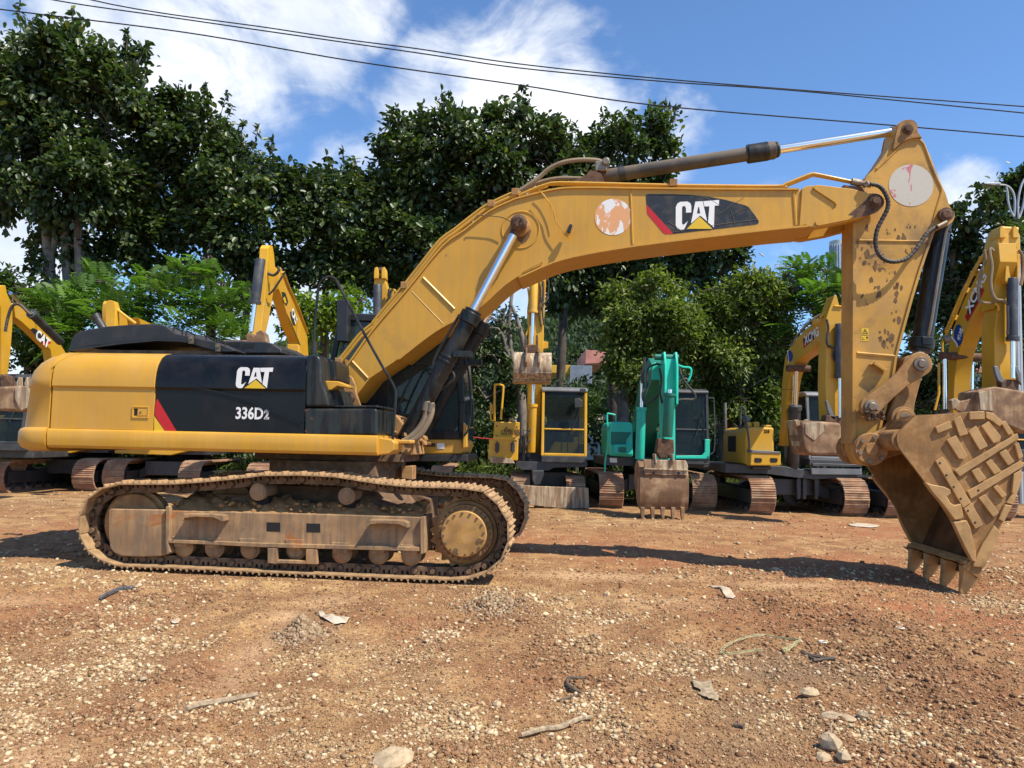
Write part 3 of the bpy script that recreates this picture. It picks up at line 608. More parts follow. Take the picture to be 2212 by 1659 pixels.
def linkplate(mb,a,b,ra,rb,mid,w0,w1):
    a=Vector((a.x,a.z));b=Vector((b.x,b.z));d=(b-a).normalized();n=Vector((-d.y,d.x))
    P=[]
    for k in range(-5,6): an=k*math.pi/10*1.05; v=-d*math.cos(an)-n*math.sin(an)*-1; P.append(a+v*ra)
    Q=[]
    for k in range(-5,6): an=k*math.pi/10*1.05; v=d*math.cos(an)+n*math.sin(an)*-1; Q.append(b+v*rb)
    mA=a+(b-a)*.35; mB_=a+(b-a)*.65
    pts=P+[mA+n*mid*1,mB_+n*mid*1]+Q+[mB_-n*mid,mA-n*mid]
    # order by construction
    if (P[-1]-a).dot(n)<0: pts=P+[mA-n*mid,mB_-n*mid]+Q[::1]+[mB_+n*mid,mA+n*mid]
    mb.prism([(p.x,p.y) for p in pts],w0,w1)
Bp=M(*px('e',532,508),-.3); A3=M(*px('e',818,262),-.3); Cp=M(*px('e',727,576),-.25)
m=MB()
for s in (-1,1): linkplate(m,A3,Bp,.15,.125,.10,s*.26,s*.335)
lk=part(m,'idler_link','mud',bevel=.015)
m=MB()
for s in (-1,1): m.turn((A3.x,s*.335,A3.z),(A3.x,s*.40,A3.z),[(0,.09),(.6,.09),(.65,.05),(1,.045)],20); m.turn((Bp.x,s*.335,Bp.z),(Bp.x,s*.41,Bp.z),[(0,.085),(.5,.085),(.55,.055),(1,.045)],16)
m.cyl((Bp.x,-.4,Bp.z),(Bp.x,.4,Bp.z),.05).cyl((A3.x,-.35,A3.z),(A3.x,.35,A3.z),.05)
part(m,'link_pin','steel',lk,bevel=.005)
m=MB(); lumps(m,22,((Bp.x-.12,Bp.x+.16),(-.39,-.33),(Bp.z-.16,Bp.z-.04)),.015,.04); part(m,'grease_lump','rust',lk)
m=MB(); linkplate(m,A3,Cp,.14,.16,.13,-.15,.15); pk=part(m,'power_link','mud',bevel=.02)
# ---- bucket
WB=.80
pin=M(*px('e',532,752),-.30)
be=MK('e',[(728,516),(775,560),(790,600),(820,620),(880,640),(960,700),(900,790),(720,780),(600,815),(530,824),(470,795),(452,745),(465,700),(500,672),(560,660),(610,630),(650,590),(665,545),(690,522)],-.30)
m=MB()
for s in (-1,1): m.prism(be,s*.225,s*.30)
ears_mb=m
shellD=[(705,648),(800,560),(1000,548),(1100,536),(1190,532),(1262,560),(1330,625),(1385,710),(1415,800),(1412,880),(1385,980),(1345,1090),(1300,1180),(1245,1300),(1190,1420),(1165,1500)]
shell=MK('e',shellD,-WB)
inner_front=MK('e',[(1065,1432),(1118,1395),(1060,1285),(1003,1165),(930,1050),(850,940),(790,860),(735,790),(698,740),(688,700),(692,665)],-WB)
side=shell+inner_front
sps=sp2(shell,3)
m=MB().ribbon(sps,-WB+.036,WB-.036,-.03)
tb_=MK('e',[(692,665),(700,700),(800,760)],-WB)
m.ribbon([shell[0]]+tb_,-WB+.036,WB-.036,.03)
bk=part(m,'bucket','binner',smooth=40)
m=MB()
for s in (-1,1): m.prism(side,s*WB,s*(WB-.035))
part(m,'side_plate','bucket',bk,smooth=25,bevel=.004)
eb=part(ears_mb,'bucket_ear','mud',bk,bevel=.02)
m=MB().cyl((MK('e',[(650,690)],-.3)[0][0],-.62,MK('e',[(650,690)],-.3)[0][1]),(MK('e',[(650,690)],-.3)[0][0],.62,MK('e',[(650,690)],-.3)[0][1]),.10) if False else MB()
q=MK('e',[(660,700)],-.5)[0]; m.cyl((q[0]+.02,-.78,q[1]),(q[0]+.02,.78,q[1]),.13)
part(m,'torsion_tube','mud',bk)
m=MB()
for s in (-1,1):
    m.turn((pin.x,s*.30,pin.z),(pin.x,s*.375,pin.z),[(0,.205),(.5,.205),(.55,.195),(1,.195)],32)
    m.turn((pin.x,s*.375,pin.z),(pin.x,s*.40,pin.z),[(0,.085),(1,.08)],20)
fl=part(m,'pin_flange','mud',eb,bevel=.006)
m=MB()
for i in range(6):
    a=i*math.pi/3+.3; m.cyl((pin.x+.15*math.cos(a),-.37,pin.z+.15*math.sin(a)),(pin.x+.15*math.cos(a),-.405,pin.z+.15*math.sin(a)),.028,n=6)
part(m,'flange_bolts','steel',eb,smooth=0)
Cn=M(*px('e',724,576),-.3)
m=MB()
for s in (-1,1): m.turn((Cn.x,s*.29,Cn.z),(Cn.x,s*.37,Cn.z),[(0,.15),(.5,.15),(.55,.115),(1,.11)],28)
part(m,'ear_boss','mud',eb,bevel=.006)
part(MB().cyl((Cn.x,-.38,Cn.z),(Cn.x,.38,Cn.z),.06),'ear_pin','steel',eb)
# wear plates on the near side
WP=[[(905,625),(990,588),(1003,630),(918,662)],[(1010,585),(1050,558),(1095,665),(1045,680)],[(1100,537),(1188,533),(1190,580),(1102,583)],[(1196,535),(1240,545),(1300,600),(1275,622),(1195,570)],
[(970,700),(1025,672),(1090,790),(1070,812),(1040,808)],[(1095,650),(1140,616),(1208,735),(1160,760)],[(1170,620),(1212,590),(1285,680),(1275,705),(1240,720)],
[(1015,875),(1378,660),(1385,692),(1045,910)],[(1282,600),(1308,588),(1358,660),(1325,672)],[(1272,775),(1312,752),(1362,825),(1325,848)],[(1195,830),(1225,808),(1285,878),(1245,900)],[(1112,878),(1152,858),(1200,920),(1155,948)],
[(1088,995),(1395,818),(1415,850),(1110,1040)],[(1362,728),(1385,712),(1412,795),(1385,812)],[(1238,972),(1262,956),(1318,1018),(1290,1034)],[(1155,1035),(1192,1012),(1272,1120),(1238,1145)],
[(1355,895),(1398,872),(1408,905),(1380,1000),(1345,1010)],[(1345,1015),(1385,985),(1352,1072),(1312,1062)],[(1305,1070),(1348,1078),(1300,1172),(1268,1155)],
[(905,822),(950,796),(1112,1060),(1065,1092)],[(1068,1095),(1115,1062),(1180,1188),(1135,1214)]]
for P in WP:
    m=MB(); m.prism(MK('e',P,-WB),-WB+.002,-WB-.035); part(m,'wear_plate','wear',bk,bevel=.008)
m=MB()
for x,y in ((938,832),(976,902),(1018,970),(1058,1038),(1100,1108),(1142,1176),(1160,990)): q=M(*px('e',x,y),-WB-.035); m.cyl(q,q+Vector((0,-.003,0)),.012,n=10)
part(m,'bolt_hole','dark',bk,smooth=0)
# side cutters, lip guards
for s in (-1,1):
    P=MK('e',[(840,942),(880,955),(950,968),(985,985),(988,1008),(965,1025),(985,1060),(1010,1075),(1045,1065),(1052,1095),(1062,1150),(1010,1160),(940,1070),(880,1000)],-WB)
    part(MB().prism(P,s*(WB-.02),s*(WB+.065)),'side_cutter','wear',bk,bevel=.012)
    P=MK('e',[(1000,1170),(1080,1160),(1100,1200),(1135,1350),(1130,1400),(1110,1395),(1060,1300)],-WB)
    part(MB().prism(P,s*(WB-.02),s*(WB+.06)),'lip_guard','wear',bk,bevel=.012)
    P=MK('e',[(1180,1290),(1245,1190),(1285,1235),(1190,1435),(1120,1430),(1135,1385)],-WB)
    part(MB().prism(P,s*(WB-.02),s*(WB+.03)),'corner_shoe','wear',bk,bevel=.012)
m=MB()
for i in range(-4,5):
    x=i*.17; 
lipP=MK('e',[(1068,1412),(1130,1424),(1165,1448),(1188,1415),(1160,1398),(1118,1385)],-WB)
part(MB().prism(lipP,-WB+.04,WB-.04),'cutting_lip','wear',bk,bevel=.008)
TP=[(1072,1425),(1110,1432),(1175,1462),(1165,1500),(1120,1560),(1085,1592),(1062,1588),(1058,1570),(1070,1480)]
t0=MK('e',TP,-.75)
adp=MK('e',[(1072,1392),(1130,1404),(1182,1422),(1180,1446),(1110,1428),(1071,1420)],-.75)
for i in range(4):
    wc=-.71+i*.473
    tm=MB(); n=len(t0); hw=.062
    # tapered tooth: wide root, narrow tip
    zt=min(b for a,b in t0); zb=max(b for a,b in t0)
    vs=[]
    for s in (-1,1):
        for a,b in t0: k=.45+.55*(b-zt)/(zb-zt); vs.append((a,wc+s*.072*(k*1.35-.35 if k>.5 else k*.7),b))
    fs=[tuple(range(n)),tuple(range(2*n-1,n-1,-1))]+[(j,j+n,(j+1)%n+n,(j+1)%n) for j in range(n)]
    tm._add(vs,fs); to=part(tm,'bucket_tooth','wear',bk,bevel=.008,fixn=True)
    am=MB().prism(adp,wc-.075,wc+.075); part(am,'tooth_adapter','wear',bk,bevel=.014,seg=3)
# inner weld ribs
m=MB()
for s in (.79,): pass
# ---------------------------------------------------------------- undercarriage
PT=[('D',256,1221),('D',347.5,1224),('D',600,1236),('D',861,1247.5),('D',1001.3,1252.3),('D',1047,1238),('D',1083,1207),('D',1098,1165),('D',1097,1130),('D',1082,1097.8),('D',1041.3,1061),('D',992,1055),('D',897.7,1053),('D',861,1051),('D',790,1042),('D',727.7,1031),('D',650,1027),('D',560,1028),('D',520,1034),('D',425.4,1043),('D',367,1046.5),('D',310,1047),('D',260,1046),('D',228,1052),('D',193.7,1070),('D',173,1110),('D',172.3,1160),('D',199,1203)]
pth=MK('D',[(a,b) for _,a,b in PT],-1.6)
def closed_resample(P,n):
    Q=P+[P[0]]; L=[0]
    for i in range(len(P)): L.append(L[-1]+math.hypot(Q[i+1][0]-Q[i][0],Q[i+1][1]-Q[i][1]))
    out=[]
    for k in range(n):
        t=L[-1]*k/n; i=max(j for j in range(len(L)) if L[j]<=t+1e-9); i=min(i,len(P)-1)
        f=(t-L[i])/(L[i+1]-L[i]); out.append((Q[i][0]+(Q[i+1][0]-Q[i][0])*f,Q[i][1]+(Q[i+1][1]-Q[i][1])*f))
    return out,L[-1]
_,LT=closed_resample(pth,10); NS=round(LT/.2159); nodes,_=closed_resample(pth,NS); PITCHL=LT/NS
# one shoe: local x along travel, y across, z outward
hl=PITCHL/2; SH=.30
prof=[(-hl*.98,-.004),(hl*.94,-.004),(hl*.97,.012),(hl*.80,.014),(hl*.72,.048),(hl*.60,.05),(hl*.50,.018),(hl*.12,.018),(hl*.04,.040),(-hl*.08,.040),(-hl*.16,.018),(-hl*.50,.018),(-hl*.58,.040),(-hl*.70,.040),(-hl*.80,.018),(-hl*1.04,.016)]
sm_=MB().prism(prof,-SH,SH)
shoe_me=None
lk0=MB()
for yy in (-.115,.115):
    P=arc(-hl,-.055,.046,90,270,8)+[(-hl*.3,-.105),(hl*.3,-.105)]+arc(hl*.95,-.055,.046,-90,90,8)+[(hl*.7,-.005),(hl*.42,-.005),(hl*.40,-.045),(hl*.28,-.055),(hl*.16,-.045),(hl*.14,-.005),(-hl*.14,-.005),(-hl*.16,-.045),(-hl*.28,-.055),(-hl*.40,-.045),(-hl*.42,-.005),(-hl*.7,-.005)]
    lk0.prism(P,yy-.022,yy+.022)
lk0.cyl((-hl,-.165,-.055),(-hl,.165,-.055),.030,n=12)
def make_track(wc,label,full=True):
    root=None
    chain=MB(); fr=[]
    for i in range(NS):
        a=nodes[i];b=nodes[(i+1)%NS]; d=Vector((b[0]-a[0],0,b[1]-a[1])).normalized(); n=Vector((d.z,0,-d.x)) # outward (loop runs ccw)
        c=Vector(((a[0]+b[0])/2,wc,(a[1]+b[1])/2))
        T=Matrix(((d.x,0,n.x,c.x),(0,1,0,c.y),(d.z,0,n.z,c.z),(0,0,0,1))); fr.append(T)
        chain.T=T; chain._add(lk0.v,lk0.f)
    chain.T=None
    root=part(chain,'track_chain','link',label=label)
    global shoe_me
    for i,T in enumerate(fr):
        if shoe_me is None:
            s=sm_.build('track_shoe',MT['shoe'],root,.004,seg=1,smooth=30); shoe_me=s
        else: s=shoe_me.copy(); COL.objects.link(s); s.parent=root
        s.matrix_local=T@Matrix.Rotation(random.uniform(-.02,.02),4,'Y')
    return root
TCW=1.30
for s in (-1,1):
    wc=s*TCW; wo=wc-.3   # wo: near edge plane of this track
    make_track(wc,'near crawler track chain with its shoes' if s<0 else 'far crawler track chain with its shoes')
    if s<0: w=wc-.17
    else: w=wc-.17
    fd=MK('j',[(330,440),(350,422),(940,432),(960,440),(975,930),(900,950),(700,957),(480,948),(380,905),(345,850),(325,700)],-1.50)
    sd_=MK('j',[(960,440),(1300,452),(2212,462)],-1.50)
    fr_top=MK('b',[(0,1240),(400,1250),(800,1262)],-1.50); fr_bot=MK('b',[(812,1440),(790,1418),(0,1402)],-1.50)
    body=[fd[3]]+sd_[1:2]+fr_top+fr_bot+MK('j',[(1300,800),(975,775)],-1.50)
    dy=wc+1.30
    m=MB().prism(body,-1.50+dy,-1.12+dy)
    tf=part(m,'track_frame','frame',bevel=.012,fixn=True)
    g=part(MB().prism(fd,-1.52+dy,-1.10+dy),'idler_guard','frame',tf,bevel=.03,seg=3)
    m=MB().prism(MK('j',[(962,400),(985,390),(1003,400),(1005,700),(985,790),(1012,905),(975,935),(958,800)],-1.54),-1.56+dy,-1.10+dy)
    m.prism(MK('b',[(788,1262),(812,1258),(812,1438),(790,1445)],-1.54),-1.555+dy,-1.10+dy)
    part(m,'frame_plate','frame',tf,bevel=.008)
    m=MB().prism(MK('j',[(985,762),(1300,772),(2212,808),(2212,845),(1300,812),(985,800)],-1.53)[:0] or (MK('j',[(985,762),(1300,772)],-1.53)+MK('b',[(0,1388),(785,1408),(785,1428),(0,1408)],-1.53)+MK('j',[(1300,812),(985,800)],-1.53)),-1.555+dy,-1.15+dy)
    part(m,'frame_flange','frame',tf,bevel=.006)
    # sloped top with caked mud
    m=MB()
    zt=fr_top[0][1]; u0_,u1_=fd[3][0]+.05,fr_top[2][0]
    rows=[]
    for j in range(14):
        t=j/13; r=[]
        for k in range(90):
            u=u0_+(u1_-u0_)*k/89; bump=.018*math.sin(k*.9+j)+random.uniform(-.012,.02)
            r.append((u,-1.49+dy+t*.42,zt-.012+.16*math.sin(t*1.7)*(.8+.2*math.sin(k*.23))+bump*(0.3+t)))
        rows.append(r)
    m.grid(rows); lumps(m,160,((u0_,u1_),(-1.46+dy,-1.15+dy),(zt+.0,zt+.10)),.012,.04)
    part(m,'caked_mud','mud',tf,smooth=45)
    m=MB()
    for q in ([(37,1287),(103,1289),(103,1333),(37,1331)],[(232,1292),(299,1294),(299,1337),(232,1335)]): m.prism(MK('b',q,-1.50),-1.49+dy,-1.503+dy)
    part(m,'frame_window','dark',tf,smooth=0)  # black plates on the solid frame paint the shade of its openings
    for q in (MK('j',[(1160,478),(1500,482),(1600,500),(1606,560),(1590,568),(1500,522),(1300,510),(1170,525),(1150,560),(1140,555)],-1.62),MK('b',[(540,1275),(700,1278),(728,1290),(730,1315),(720,1313),(690,1298),(600,1292),(545,1298),(528,1312),(525,1305)],-1.62)):
        part(MB().prism(q,-1.64+dy,-1.50+dy),'step_plate','frame',tf,bevel=.006)
    # rollers
    for x,y,r in ((393,1181,.105),(460.5,1183,.105),(537.4,1185,.105),(637,1187,.105),(736.5,1194,.105),(816,1196.5,.105),(886.6,1199,.105)):
        c=M(x,y,-1.47); c.y=wc
        part(MB().turn((c.x,wc-.165,c.z-.01),(c.x,wc+.165,c.z-.01),[(0,.085),(.06,.10),(.1,.12),(.14,.12),(.16,.105),(.84,.105),(.86,.12),(.9,.12),(.94,.10),(1,.085)],24),'track_roller','frame' if s<0 else 'link',tf,bevel=.004)
        part(MB().prism([(c.x-.075,c.z-.0),(c.x+.075,c.z-.0),(c.x+.11,c.z+.12),(c.x-.11,c.z+.12)],wc-.21,wc-.15),'roller_bracket','frame',tf,bevel=.006)
    for x,y in ((555.9,1063),(747.5,1072)):
        c=M(x,y,-1.50); part(MB().turn((c.x,-1.50+dy,c.z),(c.x,-1.1+dy,c.z),[(0,.05),(.01,.075),(.03,.078),(.03,.10),(.25,.10),(.25,.085),(1,.085)],28),'carrier_roller','frame',tf,bevel=.004)
        part(MB().box(c.x-.07,c.x+.07,-1.35+dy,-1.15+dy,c.z-.30,c.z-.06),'roller_post','dark',tf)
    m=MB().prism(MK('b',[(45,1412),(92,1414),(92,1490),(45,1485)],-1.53),-1.56+dy,-1.50+dy).prism(MK('b',[(232,1418),(286,1420),(288,1492),(232,1490)],-1.53),-1.56+dy,-1.50+dy).prism(MK('b',[(92,1470),(232,1474),(232,1490),(92,1486)],-1.53),-1.56+dy,-1.48+dy)
    part(m,'track_guide','frame',tf,bevel=.006)
    # idler
    c=M(287,1131,-1.42); 
    part(MB().turn((c.x,wc-.13,c.z),(c.x,wc+.13,c.z),[(0,.30),(.02,.35),(.25,.36),(.27,.40),(.73,.40),(.75,.36),(.98,.35),(1,.30)],48),'idler_wheel','mud',bevel=.004)
    # sprocket
    c=M(*px('i',778,892),-1.5); nt=21
    P=[]
    for i in range(nt*6):
        a=2*math.pi*i/(nt*6); k=(i%6); r=(.385,.405,.43,.43,.405,.385)[k]; P.append((c.x+r*math.cos(a),c.z+r*math.sin(a)))
    sr=part(MB().prism(P,wc-.04,wc+.04),'drive_sprocket','mud',bevel=.004)
    m=MB().turn((c.x,wc-.04,c.z),(c.x,wc-.16,c.z),[(0,.37),(.3,.36),(.35,.325),(1,.32)],48).turn((c.x,wc+.04,c.z),(c.x,wc+.25,c.z),[(0,.34),(1,.32)],32)
    part(m,'sprocket_hub','mud',sr)
    m=MB().turn((c.x,wc-.10,c.z),(c.x,wc-.245,c.z),[(0,.262),(.9,.262),(1,.252)],56); part(m,'hub_cover',MT['yel'] if False else mat('hub_cover_paint',(.47,.25,.065),.55,var=.16,vs=6,dust=(.42,.24,.10),da=.7,ds=6,stain=(.24,.12,.05),ss=3,st=(.45,.7)) if s<0 else MT['mud'],sr,bevel=.003)
    m=MB()
    for i in range(16): a=2*math.pi*i/16+.1; m.cyl((c.x+.232*math.cos(a),wc-.243,c.z+.232*math.sin(a)),(c.x+.232*math.cos(a),wc-.257,c.z+.232*math.sin(a)),.014,n=6)
    for a,rr in ((-.33,.19),(-2.0,.20)): m.turn((c.x+rr*math.cos(a),wc-.243,c.z+rr*math.sin(a)),(c.x+rr*math.cos(a),wc-.258,c.z+rr*math.sin(a)),[(0,.028),(1,.026)],6)
    for i in range(28): a=2*math.pi*i/28; m.cyl((c.x+.297*math.cos(a),wc-.158,c.z+.297*math.sin(a)),(c.x+.297*math.cos(a),wc-.185,c.z+.297*math.sin(a)),.014,n=6)
    part(m,'hub_bolt','link',sr,smooth=0)
# car body
m=MB().prism([(-.95,.50),(.95,.50),(1.0,.72),(.75,1.0),(-.75,1.0),(-1.0,.72)],-.85,.85)
for sx in (-1,1):
    for sy in (-1,1):
        m.prism([(sx*.55,.45),(sx*1.25,.45),(sx*1.2,.78),(sx*.55,.95)],sy*.5,sy*1.15)
cbd=part(m,'car_body','link',bevel=.02,fixn=True)
q=MK('h',[(1070,1325),(1160,1318),(1185,1320),(1183,1465),(1068,1450)],-.3); part(MB().prism(q,-.32,-.1),'car_body_lug','mud',cbd,bevel=.01)
# ---------------------------------------------------------------- ground
_tab=rng.random((512,512))
def vnoise(x,y):
    xi=np.floor(x).astype(int); yi=np.floor(y).astype(int); fx=x-xi; fy=y-yi; fx=fx*fx*(3-2*fx); fy=fy*fy*(3-2*fy)
    g=lambda a,b:_tab[a%512,b%512]
    return (g(xi,yi)*(1-fx)+g(xi+1,yi)*fx)*(1-fy)+(g(xi,yi+1)*(1-fx)+g(xi+1,yi+1)*fx)*fy
def fbm(x,y,s,o=4,r=.5):
    a=1;t=0;n=0
    for i in range(o): t=t+a*vnoise(x*s+17.3*i,y*s+9.1*i); n+=a; a*=r; s*=2.07
    return t/n
def gmask(L,x,y):
    m=np.zeros_like(x)
    for cx,cy,rx,ry,a in L:
        c=G(cx,cy); d0=G(cx,cy+ry); d1=G(cx,max(cy-ry,1075)); rX=rx*c.y/FPX; rY=max(.03,(d1.y-d0.y)/2); yc=(d1.y+d0.y)/2
        m=np.maximum(m,a*np.exp(-(((x-c.x)/rX)**2+((y-yc)/rY)**2)))
    return m
GRAV=[(80,1500,130,60,1),(230,1400,110,50,.9),(40,1570,90,50,.8),(20,1430,60,40,.4),(300,1325,70,28,.7),(440,1400,50,22,.8),(270,1450,70,20,.8),(60,1232,140,14,.8),(300,1262,200,10,.5),(850,1420,90,35,1),(930,1380,60,30,.8),(700,1432,90,26,.7),(900,1470,70,30,.7),(560,1530,160,34,.9),(650,1625,240,40,.9),(860,1640,110,30,1),(950,1565,90,40,.9),(1270,1400,60,26,.8),(1150,1290,200,16,.5),(1280,1545,60,60,.9),(1250,1640,90,34,1),(1500,1425,230,40,.55),(1650,1540,130,50,.5),(1960,1600,130,44,.8),(2080,1560,90,40,.5),(1450,1500,120,30,.4),(2150,1300,80,26,.6),(1500,1130,300,12,.5),(700,1075,500,12,.5),(1250,1330,120,20,.6),(120,1080,150,14,.7),(1900,1480,120,30,.4),(2100,1230,120,20,.5),(800,1530,80,30,.5),(240,1560,80,20,.5),(1700,1240,300,12,.3)]
CLOD=[(380,1300,120,24,.7),(100,1360,120,30,.8),(280,1560,110,34,.9),(430,1480,100,26,.7),(660,1372,50,22,1),(1200,1440,70,46,.9),(1060,1320,55,32,1),(1130,1330,50,30,.8),(1700,1320,110,24,1),(1850,1360,150,40,1),(1950,1430,200,46,1),(2060,1520,150,60,1),(2000,1645,160,34,.9),(1420,1640,110,34,.9),(1300,1480,60,30,.7),(1000,1640,70,26,.8),(1740,1500,80,30,.4),(1250,1490,60,30,.6),(760,1330,60,20,.6),(1850,1600,90,40,.6)]
GREY=[(1740,1460,150,30,1),(1640,1560,120,60,.55),(1330,1600,90,40,.5),(710,1400,60,16,.6),(1600,1620,140,40,.55),(180,1470,40,20,.4),(340,1455,80,22,.4)]
SMTH=[(560,1400,38,46,1),(500,1470,50,30,1),(620,1335,40,18,.9),(1300,1243,190,9,1),(1700,1262,120,7,.9),(700,1300,60,18,.7),(30,1300,80,14,.5),(1450,1300,150,12,.5),(1250,1360,80,14,.4),(60,1640,120,40,.8)]
REDD=[(60,1330,200,50,.9),(280,1550,160,40,.8),(440,1470,130,50,.7),(1150,1170,300,30,.8),(1450,1200,300,30,.8),(1900,1250,300,60,1),(2100,1350,250,80,1),(1300,1640,130,30,.7),(900,1370,100,40,.6),(1750,1330,300,40,1),(2100,1500,200,60,.7),(1900,1150,300,30,.9),(300,1340,150,30,.5),(1180,1490,160,60,.6),(2000,1650,200,40,.7),(100,1150,200,40,.5)]
DARKD=[(520,1380,300,60,.35)]
def height(x,y):
    c=gmask(CLOD,x,y); g=gmask(GRAV,x,y); s=gmask(SMTH,x,y)
    near=np.clip((30-y)/20,0.0,1)
    big=(fbm(x,y,.35,3)-.5)*.09*near
    med=(fbm(x,y,2.3,4)-.5)*.075*(1-.7*s)*near
    fine=(fbm(x+50,y,9,4,.6)-.5)*(.034+.085*c+.03*g)*(1-.8*s)*near
    h=big+med+fine+.018*c
    for cx,cy,rx,ry,a in ((1060,1318,42,30,.10),(655,1378,36,26,.08),(1130,1322,34,24,.08),(1290,1395,36,22,.06),(1700,1322,60,16,.06)):
        q=G(cx,cy); h=h+a*np.exp(-(((x-q.x)/(rx*q.y/FPX))**2+((y-q.y)/(rx*1.1*q.y/FPX))**2))
    for cx,cy,cx2,cy2,wd_,dp in ((440,1520,650,1310,.16,.035),(520,1540,700,1340,.14,.02),(0,1280,600,1262,.12,.02),(1200,1270,2212,1330,.15,.03),(1400,1345,2212,1440,.13,.03)):
        a=G(cx,cy);b=G(cx2,cy2); dx,dy=b.x-a.x,b.y-a.y; L=math.hypot(dx,dy); u=((x-a.x)*dx+(y-a.y)*dy)/L; v=((x-a.x)*dy-(y-a.y)*dx)/L+(fbm(x,y,.8,2)-.5)*.25
        e=np.clip((u+.4)/.8,0,1)*np.clip((L+.4-u)/.8,0,1); h=h+e*(-dp*np.exp(-(v/wd_)**2)+dp*.8*np.exp(-((np.abs(v)-wd_*1.9)/(wd_*.7))**2))
    # keep the soil at the tracks and bucket tip close to z=0
    lx=(x-ORG.x)*_F.x+(y-ORG.y)*_F.y; ly=(x-ORG.x)*_A.x+(y-ORG.y)*_A.y
    k=np.clip(1-np.maximum(np.abs(lx)-2.9,0)/.5,0,1)*np.clip(1-np.maximum(np.abs(ly)-1.65,0)/.35,0,1)
    k2=np.exp(-(((lx-7.7)/.5)**2+((ly)/1.1)**2)); k=np.maximum(k,k2)
    return h*(1-.85*k)-.05*k2-.004
def axis(lo,hi,step,far):
    a=list(np.arange(lo,hi,step)); s=step; v=hi; 
    while v<far[1]: a.append(v); s*=1.13; v+=s
    a.append(far[1]); s=step; v=lo-step; b=[]
    while v>far[0]: b.append(v); s*=1.13; v-=s
    b.append(far[0]); return np.array(b[::-1]+a)
xs=axis(-7.5,7.5,.036,(-3000,3000)); ys=axis(2.9,13.5,.034,(-60,4000))
X,Y=np.meshgrid(xs,ys); xf,yf=X.ravel(),Y.ravel(); zf=height(xf,yf)
zf=np.where(np.hypot(xf,yf)>40,-.02,zf)
def np_mesh(name,V,F,mt,attrs=None,smooth=True):
    me=bpy.data.meshes.new(name); k=F.shape[1]
    me.vertices.add(len(V)); me.vertices.foreach_set('co',V.astype(np.float32).ravel())
    me.loops.add(F.size); me.loops.foreach_set('vertex_index',F.astype(np.int32).ravel())
    me.polygons.add(len(F)); me.polygons.foreach_set('loop_start',np.arange(0,F.size,k,dtype=np.int32)); me.polygons.foreach_set('loop_total',np.full(len(F),k,dtype=np.int32))
    if smooth: me.polygons.foreach_set('use_smooth',np.ones(len(F),dtype=bool))
    me.materials.append(mt)
    for nm,(dom,typ,arr) in (attrs or {}).items():
        a=me.attributes.new(nm,typ,dom); a.data.foreach_set('color' if typ=='FLOAT_COLOR' else 'value',arr.astype(np.float32).ravel())
    me.update(calc_edges=True); o=bpy.data.objects.new(name,me); COL.objects.link(o); return o
ny,nx=X.shape; idx=np.arange(nx*ny).reshape(ny,nx)
F=np.stack([idx[:-1,:-1],idx[:-1,1:],idx[1:,1:],idx[1:,:-1]],-1).reshape(-1,4)
m,t,b=base_mat('red_dirt_ground',.9,spec=.15)
tc=t.new('ShaderNodeTexCoord').outputs['Object']
at=lambda n:t.new('ShaderNodeAttribute',attribute_name=n).outputs['Fac']
n0=t.noise(tc,.35,6,.6,.6); n1=t.noise(tc,2.2,8,.68,.3); n2=t.noise(tc,14,6,.7)
c=t.mix(t.ramp(n0,.35,.65),(.35,.188,.082),(.52,.335,.148))
c=t.mix(t.ramp(n1,.35,.62,0,.9),c,(.215,.105,.050))
c=t.mix(t.math('MULTIPLY',at('red'),t.ramp(n1,.2,.7,.55,1)),c,(.32,.125,.058))
c=t.mix(t.math('MULTIPLY',at('smth'),.85),c,(.55,.36,.20))
c=t.mix(t.math('MULTIPLY',at('clod'),t.ramp(n2,.3,.7,.9,.5)),c,(.165,.082,.040))
c=t.mix(t.math('MULTIPLY',at('grey'),t.ramp(n1,.3,.6,1,.7)),c,(.16,.125,.09))
c=t.mix(t.ramp(n2,.48,.72,0,.6),c,(.15,.072,.035))
# gravel seen as texture: pale chips of two sizes
def chips(sc,thr,dens,soft=.02):
    v=t.new('ShaderNodeTexVoronoi'); t.link(tc,v.inputs['Vector']); v.inputs['Scale'].default_value=sc; v.inputs['Randomness'].default_value=1
    cs=t.new('ShaderNodeSeparateColor'); t.link(v.outputs['Color'],cs.inputs[0])
    lim=t.math('MULTIPLY',dens,1.0); pick=t.math('LESS_THAN',cs.outputs[0],lim)
    shape=t.ramp(v.outputs['Distance'],thr,thr+.12,1,0)
    return t.math('MULTIPLY',pick,shape),cs.outputs[1],v.outputs['Distance']
dens=t.math('ADD',t.math('MULTIPLY',at('grav'),.6),t.ramp(n0,.3,.7,.05,.20)); dens=t.math('MULTIPLY',dens,t.math('SUBTRACT',1.0,t.math('MULTIPLY',at('smth'),.8)))
f1,r1,d1=chips(34,.33,dens); f2,r2,d2=chips(75,.36,t.math('MULTIPLY',dens,1.1))
stone=t.mix(r1,(.36,.23,.12),(.62,.47,.29)); stone2=t.mix(r2,(.32,.20,.10),(.56,.42,.25))
c=t.mix(t.math('MULTIPLY',f2,.85),c,stone2); c=t.mix(f1,c,stone)
